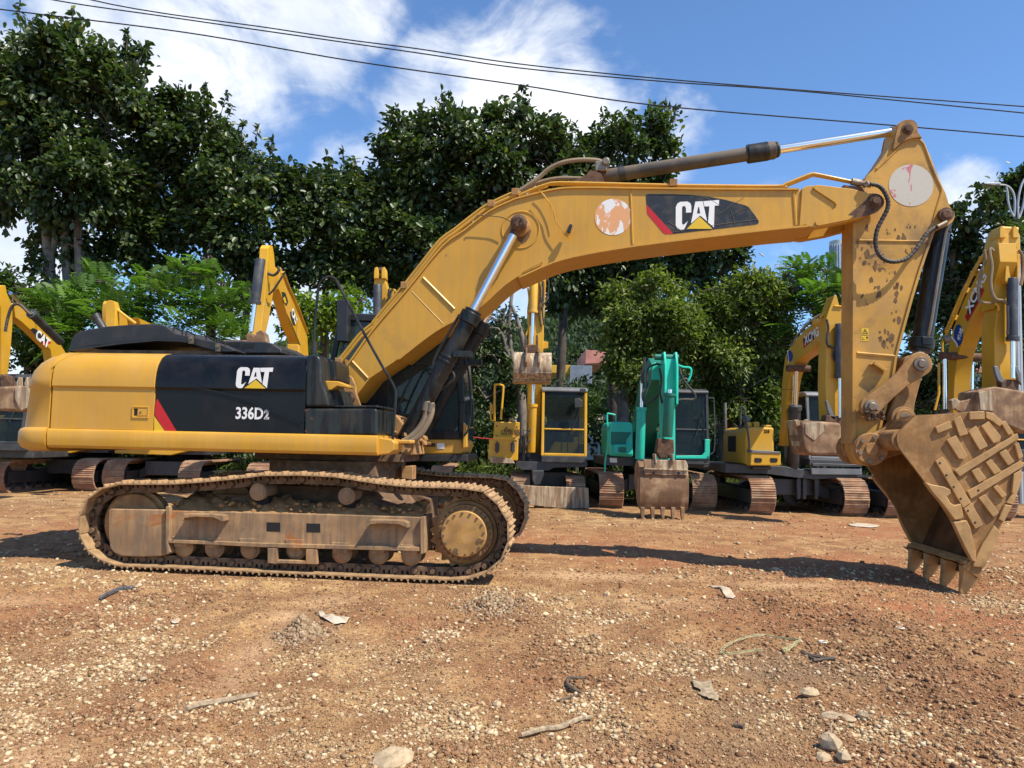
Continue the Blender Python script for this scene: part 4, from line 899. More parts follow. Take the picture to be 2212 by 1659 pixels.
# far land beyond the yard is green-brown
sp=t.new('ShaderNodeSeparateXYZ'); t.link(tc,sp.inputs[0])
far=t.ramp(t.math('ADD',sp.outputs[1],t.math('MULTIPLY',n1,3.0)),24.0,26.5)
c=t.mix(far,c,t.mix(n2,(.045,.06,.022),(.11,.10,.05)))
t.link(c,b.inputs['Base Color'])
hh=t.math('ADD',t.math('MULTIPLY',f1,.6),t.math('MULTIPLY',f2,.35)); hh=t.math('ADD',hh,t.math('MULTIPLY',n2,1.4)); hh=t.math('ADD',hh,t.math('MULTIPLY',t.noise(tc,60,5,.7),.4))
bn=t.new('ShaderNodeBump'); bn.inputs['Strength'].default_value=.75; bn.inputs['Distance'].default_value=.022; t.link(hh,bn.inputs['Height']); t.link(bn.outputs[0],b.inputs['Normal'])
wob=lambda L:np.clip(gmask(L,xf,yf)*(.45+1.1*fbm(xf,yf,1.3,4,.6)),0,1)
go=np_mesh('ground',np.stack([xf,yf,zf],1),F,m,{'grav':('POINT','FLOAT',wob(GRAV)),'clod':('POINT','FLOAT',wob(CLOD)),'grey':('POINT','FLOAT',wob(GREY)),'smth':('POINT','FLOAT',wob(SMTH)),'red':('POINT','FLOAT',wob(REDD))})
tag(go,kind='structure')
# loose stones and clods
t_=(1+5**.5)/2
ICO=np.array([(-1,t_,0),(1,t_,0),(-1,-t_,0),(1,-t_,0),(0,-1,t_),(0,1,t_),(0,-1,-t_),(0,1,-t_),(t_,0,-1),(t_,0,1),(-t_,0,-1),(-t_,0,1)])/1.9
ICF=np.array([(0,11,5),(0,5,1),(0,1,7),(0,7,10),(0,10,11),(1,5,9),(5,11,4),(11,10,2),(10,7,6),(7,1,8),(3,9,4),(3,4,2),(3,2,6),(3,6,8),(3,8,9),(4,9,5),(2,4,11),(6,2,10),(8,6,7),(9,8,1)])
def rays_ground(px_,py_):
    dx=_f.x*FPX+_r.x*(px_-W0/2)-_u.x*(py_-H0/2); dy=_f.y*FPX+_r.y*(px_-W0/2)-_u.y*(py_-H0/2); dz=_f.z*FPX+_r.z*(px_-W0/2)-_u.z*(py_-H0/2)
    k=-CAMZ/dz; return dx*k,dy*k
def scatter(N,y0,y1,prob,smin,smax,cols,name,mt,flat=.7,pw=3.0,pxlo=-80,pxhi=2290,sink=.25):
    sx_=rng.uniform(pxlo,pxhi,N); sy_=rng.uniform(y0,y1,N); x,y=rays_ground(sx_,sy_)
    p=prob(x,y); k=rng.random(N)<p; x,y=x[k],y[k]; n=len(x)
    s=smin+(smax-smin)*rng.random(n)**pw; s=s*np.clip(y/6,.85,1.8)
    z=height(x,y)
    R_=rng.normal(size=(n,3,3)); q,_=np.linalg.qr(R_)
    base=ICO[None]*rng.uniform(.5,1.25,(n,12,1)); sc3=rng.uniform(.6,1.25,(n,1,3)); base=base*sc3
    V=np.einsum('nij,nkj->nki',q,base)*s[:,None,None]; V[:,:,2]*=flat
    V+=np.stack([x,y,z+s*(flat*.5-sink)],1)[:,None,:]
    Fc=(ICF[None]+12*np.arange(n)[:,None,None]).reshape(-1,3)
    ci=rng.random(n)[:,None]; cA=np.array(cols); sel=cA[rng.integers(0,len(cA),n)]*rng.uniform(.78,1.15,(n,1)); colf=np.repeat(np.concatenate([sel,np.ones((n,1))],1),20,0)
    o=np_mesh(name,V.reshape(-1,3),Fc,mt,{'col':('FACE','FLOAT_COLOR',colf)},smooth=False); return o
def colmat(name,rough,spec=.2,ns=60,na=.3,bump=.3):
    m,t,b=base_mat(name,rough,spec=spec); a=t.new('ShaderNodeAttribute',attribute_name='col').outputs['Color']; tc=t.new('ShaderNodeTexCoord').outputs['Object']
    c=t.mix(t.ramp(t.noise(tc,ns,5,.65),.3,.7,0,na),a,(.20,.12,.07)); t.link(c,b.inputs['Base Color']); return m
mst=colmat('pale_gravel',.85); mcl=colmat('dirt_clod',.95,.1)
PC=[(.56,.43,.25),(.62,.49,.29),(.46,.32,.17),(.66,.53,.35),(.38,.26,.14),(.50,.35,.19),(.30,.19,.10),(.34,.20,.10)]
CC=[(.27,.14,.07),(.34,.185,.095),(.20,.10,.05),(.39,.23,.125),(.30,.18,.10)]
pg=lambda x,y:np.clip(gmask(GRAV,x,y)*(.22+1.5*np.clip((fbm(x,y,1.9,5,.62)-.475)*9,0,1)),0,1)*(1-.85*gmask(SMTH,x,y))+.05*(fbm(x,y,.9,3)*1.3)
tag(scatter(130000,1225,1700,pg,.005,.027,PC,'gravel',mst),'pale limestone gravel scattered over the red dirt','gravel',kind='stuff')
pc_=lambda x,y:np.clip(gmask(CLOD,x,y)*(.5+1.2*(fbm(x,y,2.2,4,.6)>.45)),0,1)*.9+.05
tag(scatter(90000,1225,1700,pc_,.005,.027,CC,'dirt_clods',mcl,.75,4.0),'crumbled reddish brown dirt clods on the ground','dirt clods',kind='stuff')
tag(scatter(26000,1062,1240,lambda x,y:.16+.6*gmask(GRAV,x,y),.008,.024,PC+CC,'far_gravel',mst),'small stones scattered on the yard behind the large excavator','gravel',kind='stuff')
tag(scatter(150000,1225,1700,lambda x,y:.75*(1-.6*gmask(SMTH,x,y)),.0035,.011,CC+CC+[(.38,.24,.12),(.46,.32,.17)],'soil_crumbs',mcl,.8,2.0),'fine soil crumbs and grit covering the yard','soil crumbs',kind='stuff')
# mounds of crumbly spoil
def pile(x,y,rx,n,smax,cols,label,hgt):
    c=G(x,y); P=[];N=n; r=rx*c.y/FPX
    a=rng.uniform(0,2*np.pi,N); q=np.abs(rng.normal(0,.55,N)); X_=c.x+np.cos(a)*q*r; Y_=c.y+np.sin(a)*q*r*1.3
    Z=height(X_,Y_)+rng.random(N)*hgt*np.exp(-(q*1.6)**2)
    s=.008+(smax-.008)*rng.random(N)**3
    q_,_=np.linalg.qr(rng.normal(size=(N,3,3))); V=np.einsum('nij,nkj->nki',q_,ICO[None]*rng.uniform(.5,1.3,(N,12,1)))*s[:,None,None]+np.stack([X_,Y_,Z],1)[:,None]
    Fc=(ICF[None]+12*np.arange(N)[:,None,None]).reshape(-1,3); sel=np.array(cols)[rng.integers(0,len(cols),N)]*rng.uniform(.8,1.15,(N,1)); colf=np.repeat(np.concatenate([sel,np.ones((N,1))],1),20,0)
    o=np_mesh('spoil_mound',V.reshape(-1,3),Fc,mcl,{'col':('FACE','FLOAT_COLOR',colf)},smooth=False); tag(o,label,'dirt mound',kind='stuff')
GC=[(.28,.19,.11),(.36,.25,.15),(.22,.14,.08),(.42,.31,.20)]
pile(1068,1316,66,3600,.026,GC,'larger greyish crumbly dirt mound right of centre before the track',.05)
pile(655,1378,50,2600,.024,GC,'smaller greyish crumbly dirt mound beside the plastic film',.05)
# ---------------------------------------------------------------- litter on the ground
def gp(k,x,y,dz=0.0):
    X_,Y_=px(k,x,y); p=G(X_,Y_); p.z=float(height(np.array([p.x]),np.array([p.y]))[0])+dz; 
    return p
MT['wood']=mat('weathered_stick',(.36,.27,.17),.85,var=.2,vs=30,bump=.4,bs=80)
MT['bark_d']=mat('dark_stick',(.10,.075,.055),.85,var=.2,vs=30,bump=.4,bs=80)
MT['plastic']=mat('dirty_plastic_film',(.55,.47,.36),.4,var=.05,dust=(.42,.27,.14),da=.85,ds=9)
MT['grass']=mat('dry_grass_blade',(.42,.36,.18),.7,var=.15,vs=20)
MT['rock']=mat('pale_rock',(.48,.36,.22),.85,var=.15,vs=20,dust=(.35,.22,.13),da=.5,ds=14,bump=.6,bs=50)
MT['rope']=mat('old_rope',(.07,.07,.08),.8,var=.2,vs=90,dust=(.3,.28,.25),da=.7,ds=60,bump=.6,bs=120)
def litter(mb,name,mt,label,cat,**k): return tag(mb.build(name,MT[mt],None,**k),label,cat)
def gtube(k,pts,r,dz=.01,taper=True):
    P=spline([gp(k,x,y,dz) for x,y in pts],4); n=len(P); return MB().tube(P,(lambda i:r*(1-.6*abs(i/n-.4))) if taper else r,7)
P=[gp('q',x,y,.03) for x,y in ((432,218),(470,200),(520,182),(572,172))]; S=spline(P,10); m=MB()
for kk in range(3): m.tube([p+Vector((0,math.sin(i*.9+kk*2.1)*.012,math.cos(i*.9+kk*2.1)*.012)) for i,p in enumerate(S)],.013,6)
litter(m,'rope','rope','short dark twisted rope end lying at the left before the track','rope')
litter(gtube('q',[(800,712),(840,690),(880,672),(960,660),(1040,654),(1112,648)],.022,.02),'stick','wood','pale flat curved stick in the middle of the gravel','stick',smooth=50)
litter(gtube('r',[(40,805),(130,795),(210,775),(290,750),(345,735)],.018,.02),'stick','wood','straight thin brown stick at the bottom centre','stick',smooth=50)
litter(gtube('r',[(300,640),(260,632),(238,612),(245,590),(285,572),(320,570)],.012,.015),'root','bark_d','small dark curled root above the thin brown stick','root',smooth=50)
litter(gtube('r',[(190,668),(240,660),(300,640)],.007,.01),'twig','bark_d','tiny dark twig beside the curled root','twig',smooth=50)
m=MB()
for pts in ([(900,460),(930,425),(1000,405),(1090,392),(1170,395),(1230,415)],[(905,462),(960,468),(1080,466)],[(1165,472),(1200,450),(1240,415)],[(1100,395),(1180,405),(1240,418)],[(1180,482),(1210,450),(1245,425)]):
    S=spline([gp('r',x,y,.02) for x,y in pts],4)
    for j in range(3): m.tube([p+Vector((random.uniform(-.01,.01),random.uniform(-.01,.01)+j*.012,j*.003)) for p in S],.0035,4)
litter(m,'grass_stalks','grass','loop of pale dry grass stalks on the dark patch','grass stalks')
def sheet(k,P,name,mt,label,cat,amp=.03,n=18):
    # crumpled thin sheet: outline given in the ground plane
    C=[gp(k,x,y) for x,y in P]; cx=sum(p.x for p in C)/len(C); cy=sum(p.y for p in C)/len(C); rows=[]
    B=[Vector((p.x,p.y)) for p in C]; nb=len(B); c2=Vector((cx,cy)); N=nb*4
    for j in range(9):
        r=[]
        for i in range(N):
            f=i/4; a=B[int(f)%nb]; b_=B[(int(f)+1)%nb]; q=c2+((a+(b_-a)*(f-int(f)))-c2)*(j/8)
            h=float(height(np.array([q.x]),np.array([q.y]))[0]); hh=.012+amp*abs(math.sin(q.x*23+q.y*9)+.6*math.sin(q.y*31+1.3*q.x*17))*(1-.5*j/8)*.6
            r.append((q.x,q.y,h+hh))
        rows.append(r)
    o=MB().grid(rows,closed=True).build(name,MT[mt],smooth=30); so_=o.modifiers.new('s','SOLIDIFY'); so_.thickness=.003; tag(o,label,cat); return o
sheet('q',[(1370,290),(1390,300),(1430,305),(1480,305),(1515,320),(1490,335),(1440,338),(1395,325),(1378,308)],'plastic_film','plastic','crumpled translucent plastic film beside the small dirt mound','plastic film',.05)
sheet('r',[(845,155),(900,158),(940,180),(965,200),(955,210),(925,205),(900,180),(870,168)],'rag','plastic','white rag with a bent corner lying left of the bucket shadow','rag',.03)
sheet('r',[(775,572),(860,572),(865,605),(895,640),(890,665),(850,672),(820,655),(800,630),(815,618),(785,600)],'cloth_scrap','wood','tan cloth scrap half buried in grey soil at lower right','cloth',.015)
sheet('D',[(1830,1133),(1850,1130),(1900,1134),(1895,1139),(1840,1139)],'plastic_bag','plastic','flattened white plastic bag before the rear track left of the bucket','plastic bag',.03)
sheet('r',[(1032,380),(1060,374),(1090,376),(1092,384),(1060,388)],'paper_scrap','plastic','small bright white paper scrap above the grass loop','paper')
sheet('q',[(735,325),(760,320),(778,326),(770,332),(742,334)],'paper_scrap','plastic','tiny pale scrap left of the dirt mound in the tan soil','paper')
sheet('q',[(600,575),(632,575),(635,588),(602,592)],'leaf','wood','flat brown dead leaf on the red soil at left','leaf',.01)
def rock(k,x,y,r,label,sc=(1,.8,.7),mt='rock',nm='rock'):
    p=gp(k,x,y); m=MB(); m.ball((0,0,0),r,sc,9,.2); o=m.build(nm,MT[mt],smooth=28); o.location=p+Vector((0,0,r*sc[2]*.45)); o.rotation_euler=(random.uniform(-.3,.3),random.uniform(-.3,.3),random.uniform(0,3)); s=o.modifiers.new('s','BEVEL'); s.width=r*.12; s.segments=1; tag(o,label,'rock')
rock('r',1285,640,.055,'tan cracked rock lying on the dark patch',(1.2,.7,.6))
rock('r',1380,735,.06,'flat reddish stone left of the whitish flat stone',(1.3,.8,.25))
rock('r',1445,748,.055,'whitish flat stone right of the reddish one',(1.2,.8,.3))
rock('r',1380,860,.065,'largest pale jagged rock near the bottom right',(1,.85,.8))
rock('r',1340,908,.045,'pale rock with dark underside at the bottom, left of its twin',(1.1,.8,.7))
rock('r',1432,920,.045,'whitish lump of rock at the very bottom, right of its twin',(1,.8,.8))
rock('r',1515,745,.04,'small dark grey stone right of the whitish flat stone',(1,.8,.8))
rock('r',410,188,.045,'grey stone near the rag, standing alone on smooth dirt',(1,.8,.8))
rock('r',1570,850,.06,'small orange brick fragment in the gravel at lower right',(1.2,.7,.5),'stk','brick_fragment') if False else None
rock('q',1690,935,.11,'broad pale flat slab of stone cut by the bottom edge',(1.1,.8,.22))
rock('q',2145,688,.03,'small dark pebble right of the pale gravel patch',(1,.8,.8))
for x,y,lb in ((1344,422,'white metal washer lying near the grass loop'),(1675,350,'pale plastic ring farther back in the brown clods')):
    p=gp('r',x,y,.012); m=MB(); m.tube([(p.x+.032*math.cos(a*.35),p.y+.032*math.sin(a*.35),p.z) for a in range(19)],.010,6); litter(m,'ring','plastic',lb,'ring')
m=MB()
for pts in ([(1250,465),(1310,495),(1395,505)],[(1270,480),(1340,490),(1400,500)],[(1300,505),(1350,498),(1390,495)]): m.tube(spline([gp('r',x,y,.02) for x,y in pts],4),.012,5)
litter(m,'bark_strips','bark_d','dark bark strips beside the grass loop','bark')
litter(gtube('r',[(1380,845),(1376,815),(1385,795),(1378,785)],.006,.05),'twig','wood','thin twig standing behind the largest pale rock','twig')
litter(gtube('r',[(955,765),(980,768),(1000,775)],.014,.01),'twig','bark_d','short black twig on grey soil at lower centre right','twig')
# ---------------------------------------------------------------- trees
def leafmat(name,dark,lite,rough=.38,spec=.5,trans=.25,young=None):
    m,t,b=base_mat(name,rough,spec=spec); a=t.new('ShaderNodeAttribute',attribute_name='rnd').outputs['Fac']
    c=t.mix(a,dark,lite)
    if young: c=t.mix(t.math('GREATER_THAN',a,.965),c,young)
    t.link(c,b.inputs['Base Color']); tr=t.new('ShaderNodeBsdfTranslucent'); c2=t.mix(1.0,c,(1.5,1.9,.7),'MULTIPLY'); t.link(c2,tr.inputs[0])
    mx=t.new('ShaderNodeMixShader'); mx.inputs[0].default_value=trans; t.link(b.outputs[0],mx.inputs[1]); t.link(tr.outputs[0],mx.inputs[2]); t.link(mx.outputs[0],t.n['Material Output'].inputs[0]); return m
LM={'dark':leafmat('leaf_dark_glossy',(.022,.042,.013),(.115,.160,.052),.42,.55,.24,(.17,.18,.03)),
    'olive':leafmat('leaf_olive',(.060,.088,.018),(.26,.30,.06),.5,.35,.3),
    'jac':leafmat('leaf_bright_feathery',(.05,.11,.016),(.15,.25,.045),.5,.3,.35),
    'lime':leafmat('leaf_lime',(.10,.16,.015),(.26,.33,.05),.5,.3,.4),
    'hedge':leafmat('leaf_hedge',(.03,.06,.012),(.09,.15,.03),.45,.4,.3),
    'hill':leafmat('leaf_far_forest',(.055,.080,.045),(.12,.15,.085),.7,.2,.2),  # distance haze painted into the leaf colour
    'weed':leafmat('weeds',(.07,.10,.025),(.24,.26,.09),.6,.2,.3),
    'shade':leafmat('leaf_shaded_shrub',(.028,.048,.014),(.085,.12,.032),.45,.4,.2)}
MT['bark']=mat('tree_bark',(.20,.165,.135),.9,var=.2,vs=3,bump=.6,bs=14)
MT['barkd']=mat('tree_bark_dark',(.09,.07,.055),.9,var=.2,vs=3,bump=.6,bs=14)
def unit(v): return v/np.maximum(1e-9,np.linalg.norm(v,axis=-1,keepdims=True))
def leaves(name,P,OUT,L,Wd,mt,parent,droop=.35,upn=.7,jit=.6,fold=.12):
    n=len(P); ax=unit(OUT+rng.normal(0,jit,(n,3))+np.array([0,0,-droop])); up=unit(np.array([0,0,upn])+OUT*.5+rng.normal(0,.45,(n,3)))
    sd=unit(np.cross(ax,up)); nr=np.cross(sd,ax); l=L*rng.uniform(.65,1.25,(n,1)); w=l*Wd*rng.uniform(.8,1.2,(n,1))
    tip=P+ax*l-nr*l*.12; a=P+ax*l*.28+sd*w*.46+nr*l*fold; a2=P+ax*l*.68+sd*w*.44+nr*l*fold*.7; b=P+ax*l*.28-sd*w*.46+nr*l*fold; b2=P+ax*l*.68-sd*w*.44+nr*l*fold*.7
    V=np.stack([P,a,a2,tip,b2,b],1).reshape(-1,3); base=6*np.arange(n)[:,None]
    F=np.stack([base+np.array([0,1,2,3]),base+np.array([0,3,4,5])],1).reshape(-1,4); gr=fbm(P[:,0]+P[:,1]*.7,P[:,2]+P[:,1]*.3,1.1,2)
    o=np_mesh(name,V,F,mt,{'rnd':('FACE','FLOAT',np.repeat(np.where(rng.random(n)<.03,.98,np.clip((gr-.25)*1.1,0,1)*.6+.36*rng.random(n)**1.3),2))},smooth=False); o.parent=parent; return o
def crown_pts(CLs,Y,dens,kleaf,spread,inner=.3,depth=1.0,yj=0.0,org=None):
    P=[];O=[]
    for c in CLs:
        cx,cy,rx,ry=c[:4]; dd=c[4] if len(c)>4 else 1.0
        yy=Y+rng.uniform(-1,1)*yj; C=np.array(PY(cx,cy,yy)); rX=rx*yy/FPX; rZ=ry*yy/FPX; rY=(rX+rZ)/2*depth
        n=int(dens*dd*4*rX*rZ)+3
        ns=max(4,int(n/30)); dirs=unit(rng.normal(size=(ns,3))); rad=rng.uniform(.62,1.0,(ns,1)); S=dirs*rad
        k=rng.integers(0,ns,n); q=S[k]+rng.normal(0,.12,(n,3)); 
        ni=int(n*inner); q2=unit(rng.normal(size=(ni,3)))*(rng.random((ni,1))**.4)*.8
        q=np.concatenate([q,q2]); out=unit(q+np.array([0,0,.15])); T=C+q*np.array([rX,rY,rZ])
        Pm=np.repeat(T,kleaf,0)+rng.normal(0,spread,(len(T)*kleaf,3)); Om=np.repeat(out,kleaf,0)
        P.append(Pm);O.append(Om)
    return np.concatenate(P),np.concatenate(O)
def sprigs(CLs,Y,n,L):
    """shoots that break the outline, each with a whorl of leaves"""
    P=[];O=[];lines=[]
    for c in CLs:
        cx,cy,rx,ry=c[:4]; C=np.array(PY(cx,cy,Y)); rX=rx*Y/FPX; rZ=ry*Y/FPX
        for i in range(n):
            a=rng.uniform(.15,math.pi-.15); d=np.array([math.cos(a),rng.uniform(-.5,.3),math.sin(a)]); s=C+d*np.array([rX,rX,rZ])*.9; up=unit(d*.5+np.array([0,0,1.0])); ln=rng.uniform(.3,.8)*L
            e=s+up*ln
            lines.append((s-up*.3,e))
            for k in range(int(9+ln*8)):
                t=rng.random()**.6; P.append(s+up*ln*t); O.append(unit(rng.normal(size=3)*.8+up*.3))
    return np.array(P),np.array(O),lines
def tree(name,label,cat,CLs,Y,kind,trunks,dens=26,kleaf=9,L=.25,Wd=.58,spread=.18,inner=.3,depth=1.0,droop=.35,group=None,bark='bark',spr=0,frond=False,jit=.6,limb=True,yj=.6):
    x0,y0,r0=trunks[0][0]; base=PY(x0,y0,Y); root=empty(name,label,cat,(base.x,base.y,0),0,group)
    P,O=crown_pts(CLs,Y,dens,kleaf,spread,inner,depth,yj)
    lines=[]
    if spr: P2,O2,lines=sprigs(CLs,Y,spr,1.0); P=np.concatenate([P,P2]);O=np.concatenate([O,O2])
    off=np.array([base.x,base.y,0.0])
    if frond:
        # feathery compound leaves: an arching rachis carrying pairs of leaflets
        nf=len(P)//kleaf; Pf=P[::kleaf][:nf]; Of=unit(O[::kleaf][:nf]*.9+rng.normal(0,.45,(nf,3))+np.array([0,0,.25])); fl=L*rng.uniform(.7,1.3,(nf,1)); side=unit(np.cross(Of,np.array([0,0,1.0])+rng.normal(0,.2,(nf,3)))); PP=[];AA=[];SS=[]
        npair=8
        for j in range(npair):
            t=(j+1)/npair; c=Pf+Of*fl*t+np.array([0,0,-.35])*fl*t*t
            for s in (-1,1):
                PP.append(c); AA.append(side*s*(1.05-.75*abs(t-.45))*fl*.34+Of*fl*.06+np.array([0,0,-.05])*fl); 
        PP=np.concatenate(PP);AA=np.concatenate(AA); n=len(PP); w=np.linalg.norm(AA,axis=1,keepdims=True)*.30; fwd=np.tile(Of,(npair*2,1))
        V=np.stack([PP,PP+AA*.5+fwd*w*.5,PP+AA,PP+AA*.5-fwd*w*.5],1).reshape(-1,3)-off; F=np.arange(4*n).reshape(-1,4)
        rr=np.tile(rng.random(nf),npair*2); o=np_mesh('crown',V,F,LM[kind],{'rnd':('FACE','FLOAT',rr)},smooth=False); o.parent=root
    else: leaves('crown',P-off,O,L,Wd,LM[kind],root,droop,jit=jit)
    m=MB()
    for tr in trunks:
        pts=[PY(a,b,Y) for a,b,_ in tr]; pts[0].z=min(pts[0].z,0) if tr is trunks[0] else pts[0].z
        if tr is trunks[0] or True:
            if tr[0][1]>940: pts[0].z=-.1
        pts=[p-Vector(off) for p in pts]; S=spline(pts,4); rs=[r for *_,r in tr]; n=len(S)
        m.tube(S,lambda i:np.interp(i/(n-1)*(len(rs)-1),range(len(rs)),rs),8)
    if limb:
        allt=[Vector(PY(a,b,Y)) for tr in trunks for a,b,_ in tr[len(tr)//2:]]
        for c in CLs:
            cx,cy,rx,ry=c[:4]; C=PY(cx,cy,Y)
            s=min(allt,key=lambda p:(p-C).length+max(0,(p.z-C.z))*2); mid=(s+C)/2+Vector((random.uniform(-.3,.3),random.uniform(-.5,.3),random.uniform(-.1,.5)))
            m.tube([p-Vector(off) for p in spline([s,mid,C],4)],lambda i:.055-.006*i,5)
            for k in range(5):
                d=Vector(unit(rng.normal(size=3))); e=C+Vector((d.x*rx,d.y*(rx+ry)/2,abs(d.z)*ry*.95))*(Y/FPX); m.tube([C-Vector(off),(C+e)/2-Vector(off)+Vector((0,0,.15)),e-Vector(off)],lambda i:.035-.011*i,5)
    for s,e in lines: m.tube([Vector(s-off),Vector(e-off)],.012,4)
    m.build('trunk',MT[bark],root,smooth=60); return root
GB='tall dark broadleaf trees behind the yard'
tree('broadleaf_tree','tallest dark broadleaf tree with yellow-green shoots at the far left',"tree",
 [(60,110,70,60,.8),(20,170,60,60),(150,120,80,70,.8),(110,190,120,90),(205,190,60,60,.8),(270,140,38,45,.7),(290,220,30,60,.7),(20,290,80,90),(130,290,130,90),(240,290,70,80),(30,390,80,70),(130,400,120,80),(220,400,90,80),(120,500,60,60,.5),(100,590,40,50,.35),(170,530,60,60,.7),(10,200,70,90)],26,'dark',
 [[(128,960,.24),(125,760,.20),(105,560,.17),(92,430,.13),(60,250,.06)],[(150,960,.2),(150,700,.16),(140,520,.13),(155,380,.1),(150,200,.05)],[(168,960,.2),(172,640,.16),(168,480,.13),(175,330,.09),(200,200,.04)],[(95,960,.16),(105,640,.13),(118,520,.1),(128,430,.07)]],dens=30,group=GB,bark='bark',spr=3)
tree('broadleaf_tree','dark broadleaf tree whose crown steps down left of the boom',"tree",
 [(400,240,60,42),(340,290,70,60),(450,270,45,40),(420,350,110,80),(520,340,60,50),(320,400,90,80),(500,420,100,70),(600,390,65,50),(380,480,110,70),(540,500,110,70),(290,500,70,80),(640,440,50,50),(250,560,60,50,.8),(350,580,60,30,.35),(460,590,60,40,.6),(560,590,90,50)],27.5,'dark',
 [[(462,970,.22),(455,700,.18),(445,520,.14),(430,330,.06)],[(305,970,.2),(300,680,.16),(310,480,.12),(330,330,.05)],[(505,970,.2),(530,700,.14),(545,560,.1),(560,420,.05)]],dens=32,group=GB,bark='barkd',spr=3)
tree('broadleaf_tree','lower dark broadleaf tree hanging behind the cab',"tree",
 [(700,420,60,45),(750,400,50,40),(660,470,60,60),(760,470,80,60),(700,540,80,60),(800,540,60,60),(640,590,60,40),(730,610,80,35),(560,640,60,30,.4),(820,600,50,35,.7)],28,'dark',
 [[(690,970,.2),(700,740,.16),(705,580,.12),(715,430,.05)]],dens=32,group=GB,bark='barkd',spr=3)
tree('broadleaf_tree','wide dark broadleaf tree behind the top of the boom',"tree",
 [(880,290,50,34,.8),(950,270,50,34,.9),(850,350,60,50),(930,340,80,60),(1010,300,70,50),(1090,275,62,42,.9),(1120,240,28,26,.6),(1060,350,100,70),(1150,310,60,50),(1190,360,70,50),(820,420,60,60),(920,430,110,80),(1050,450,110,80),(860,500,90,70),(1180,440,80,60),(960,530,110,70),(880,590,60,50),(1100,540,100,60),(940,620,60,30,.6)],28,'dark',
 [[(1010,970,.24),(1010,700,.2),(1000,560,.16),(990,400,.08)],[(900,970,.2),(905,640,.16),(910,520,.1),(900,380,.05)]],dens=30,group=GB,bark='barkd',spr=3)
tree('broadleaf_tree','dark glossy broadleaf tree under and above the boom end',"tree",
 [(1240,330,50,40,.9),(1300,310,50,40,.8),(1350,320,50,45,.8),(1400,275,36,28,.5),(1440,285,26,36,.5),(1420,340,45,35,.7),(1280,390,90,60),(1390,390,60,50),(1250,460,80,60),(1350,470,100,50),(1460,490,60,40),(1220,560,80,70),(1330,560,90,60),(1430,560,80,50),(1520,550,70,40,.8),(1580,560,50,36,.7),(1240,640,90,50),(1330,640,80,50),(1480,600,60,30,.8),(1560,590,50,20,.6)],28.5,'dark',
 [[(1330,960,.26),(1325,760,.22),(1318,640,.17),(1310,450,.08)],[(1205,970,.2),(1215,720,.16),(1225,560,.1)]],dens=31,group=GB,bark='barkd',spr=3)
tree('broadleaf_tree','dark broadleaf tree between the arm and the right-hand excavator',"tree",
 [(2070,480,26,24,.7),(2080,520,32,34,.8),(2055,560,40,40),(2030,620,50,50),(2060,640,46,50),(2010,690,30,50),(2060,700,40,30,.7),(1990,640,30,60)],27,'dark',
 [[(2050,970,.2),(2045,780,.15),(2050,640,.1),(2065,520,.05)]],dens=30,group=GB,bark='barkd',spr=2)
tree('broadleaf_tree','dark broadleaf tree behind the street lamp at the right edge',"tree",
 [(2150,450,34,30,.8),(2190,420,40,30),(2220,470,50,60),(2170,510,34,40),(2215,560,60,60),(2200,640,50,60),(2230,400,40,40),(2180,720,50,60),(2230,800,60,80)],26,'dark',
 [[(2195,970,.2),(2205,780,.15),(2200,600,.1),(2200,470,.05)]],dens=30,group=GB,bark='barkd',spr=2)
GJ='feathery bright green trees'
tree('feathery_tree','bright feathery tree spreading above the counterweight',"tree",
 [(180,640,50,30),(140,670,50,40),(230,630,60,34),(220,680,80,40),(300,650,50,40),(160,720,60,40),(330,620,40,26,.8),(360,660,50,40),(280,710,80,36)],23.5,'jac',[[(230,970,.1),(235,800,.08),(230,700,.05)],[(330,970,.1),(325,760,.07),(320,660,.04)]],dens=30,kleaf=2,L=.70,spread=.12,inner=.4,group=GJ,frond=True,bark='barkd')
tree('feathery_tree','taller feathery tree with pointed top left of the grey parked boom',"tree",
 [(450,570,20,18,.9),(440,610,36,24),(400,600,30,20),(480,630,36,30),(440,660,60,34),(500,680,50,36),(420,700,60,34),(500,720,40,26),(540,640,20,20,.5)],23,'jac',[[(452,970,.1),(455,760,.07),(450,600,.03)]],dens=30,kleaf=2,L=.66,spread=.12,inner=.4,group=GJ,frond=True,bark='barkd')
tree('feathery_tree','feathery tree rising just left of the large arm',"tree",
 [(1740,590,44,22),(1785,592,30,20),(1830,625,36,26),(1720,630,50,32),(1780,640,50,36),(1830,660,40,40),(1770,690,60,36),(1830,720,40,60),(1700,600,20,14,.6)],25,'jac',[[(1775,970,.12),(1780,800,.09),(1775,640,.04)]],dens=30,kleaf=2,L=.70,spread=.12,inner=.4,group=GJ,frond=True,bark='barkd')
tree('leafy_tree','yellow-green leafy tree behind the handrail and black mirror box',"tree",
 [(660,670,40,24),(700,660,36,20),(740,670,40,24),(690,700,60,36),(740,720,50,40),(640,710,36,30),(770,660,30,20)],22.5,'lime',[[(700,970,.1),(700,800,.08),(700,690,.04)]],dens=28,kleaf=13,L=.19,Wd=.42,spread=.16,bark='barkd')
tree('leafy_tree','green leafy tree at the left edge behind the folded arms',"tree",
 [(20,600,30,22,.8),(60,640,44,30),(20,660,44,40),(90,680,40,34),(40,720,60,40),(110,740,50,40),(60,780,70,36),(150,750,40,26),(-10,640,40,50)],24,'hedge',[[(60,970,.12),(58,800,.09),(50,700,.05)]],dens=30,kleaf=12,L=.19,Wd=.45,spread=.15,bark='barkd')
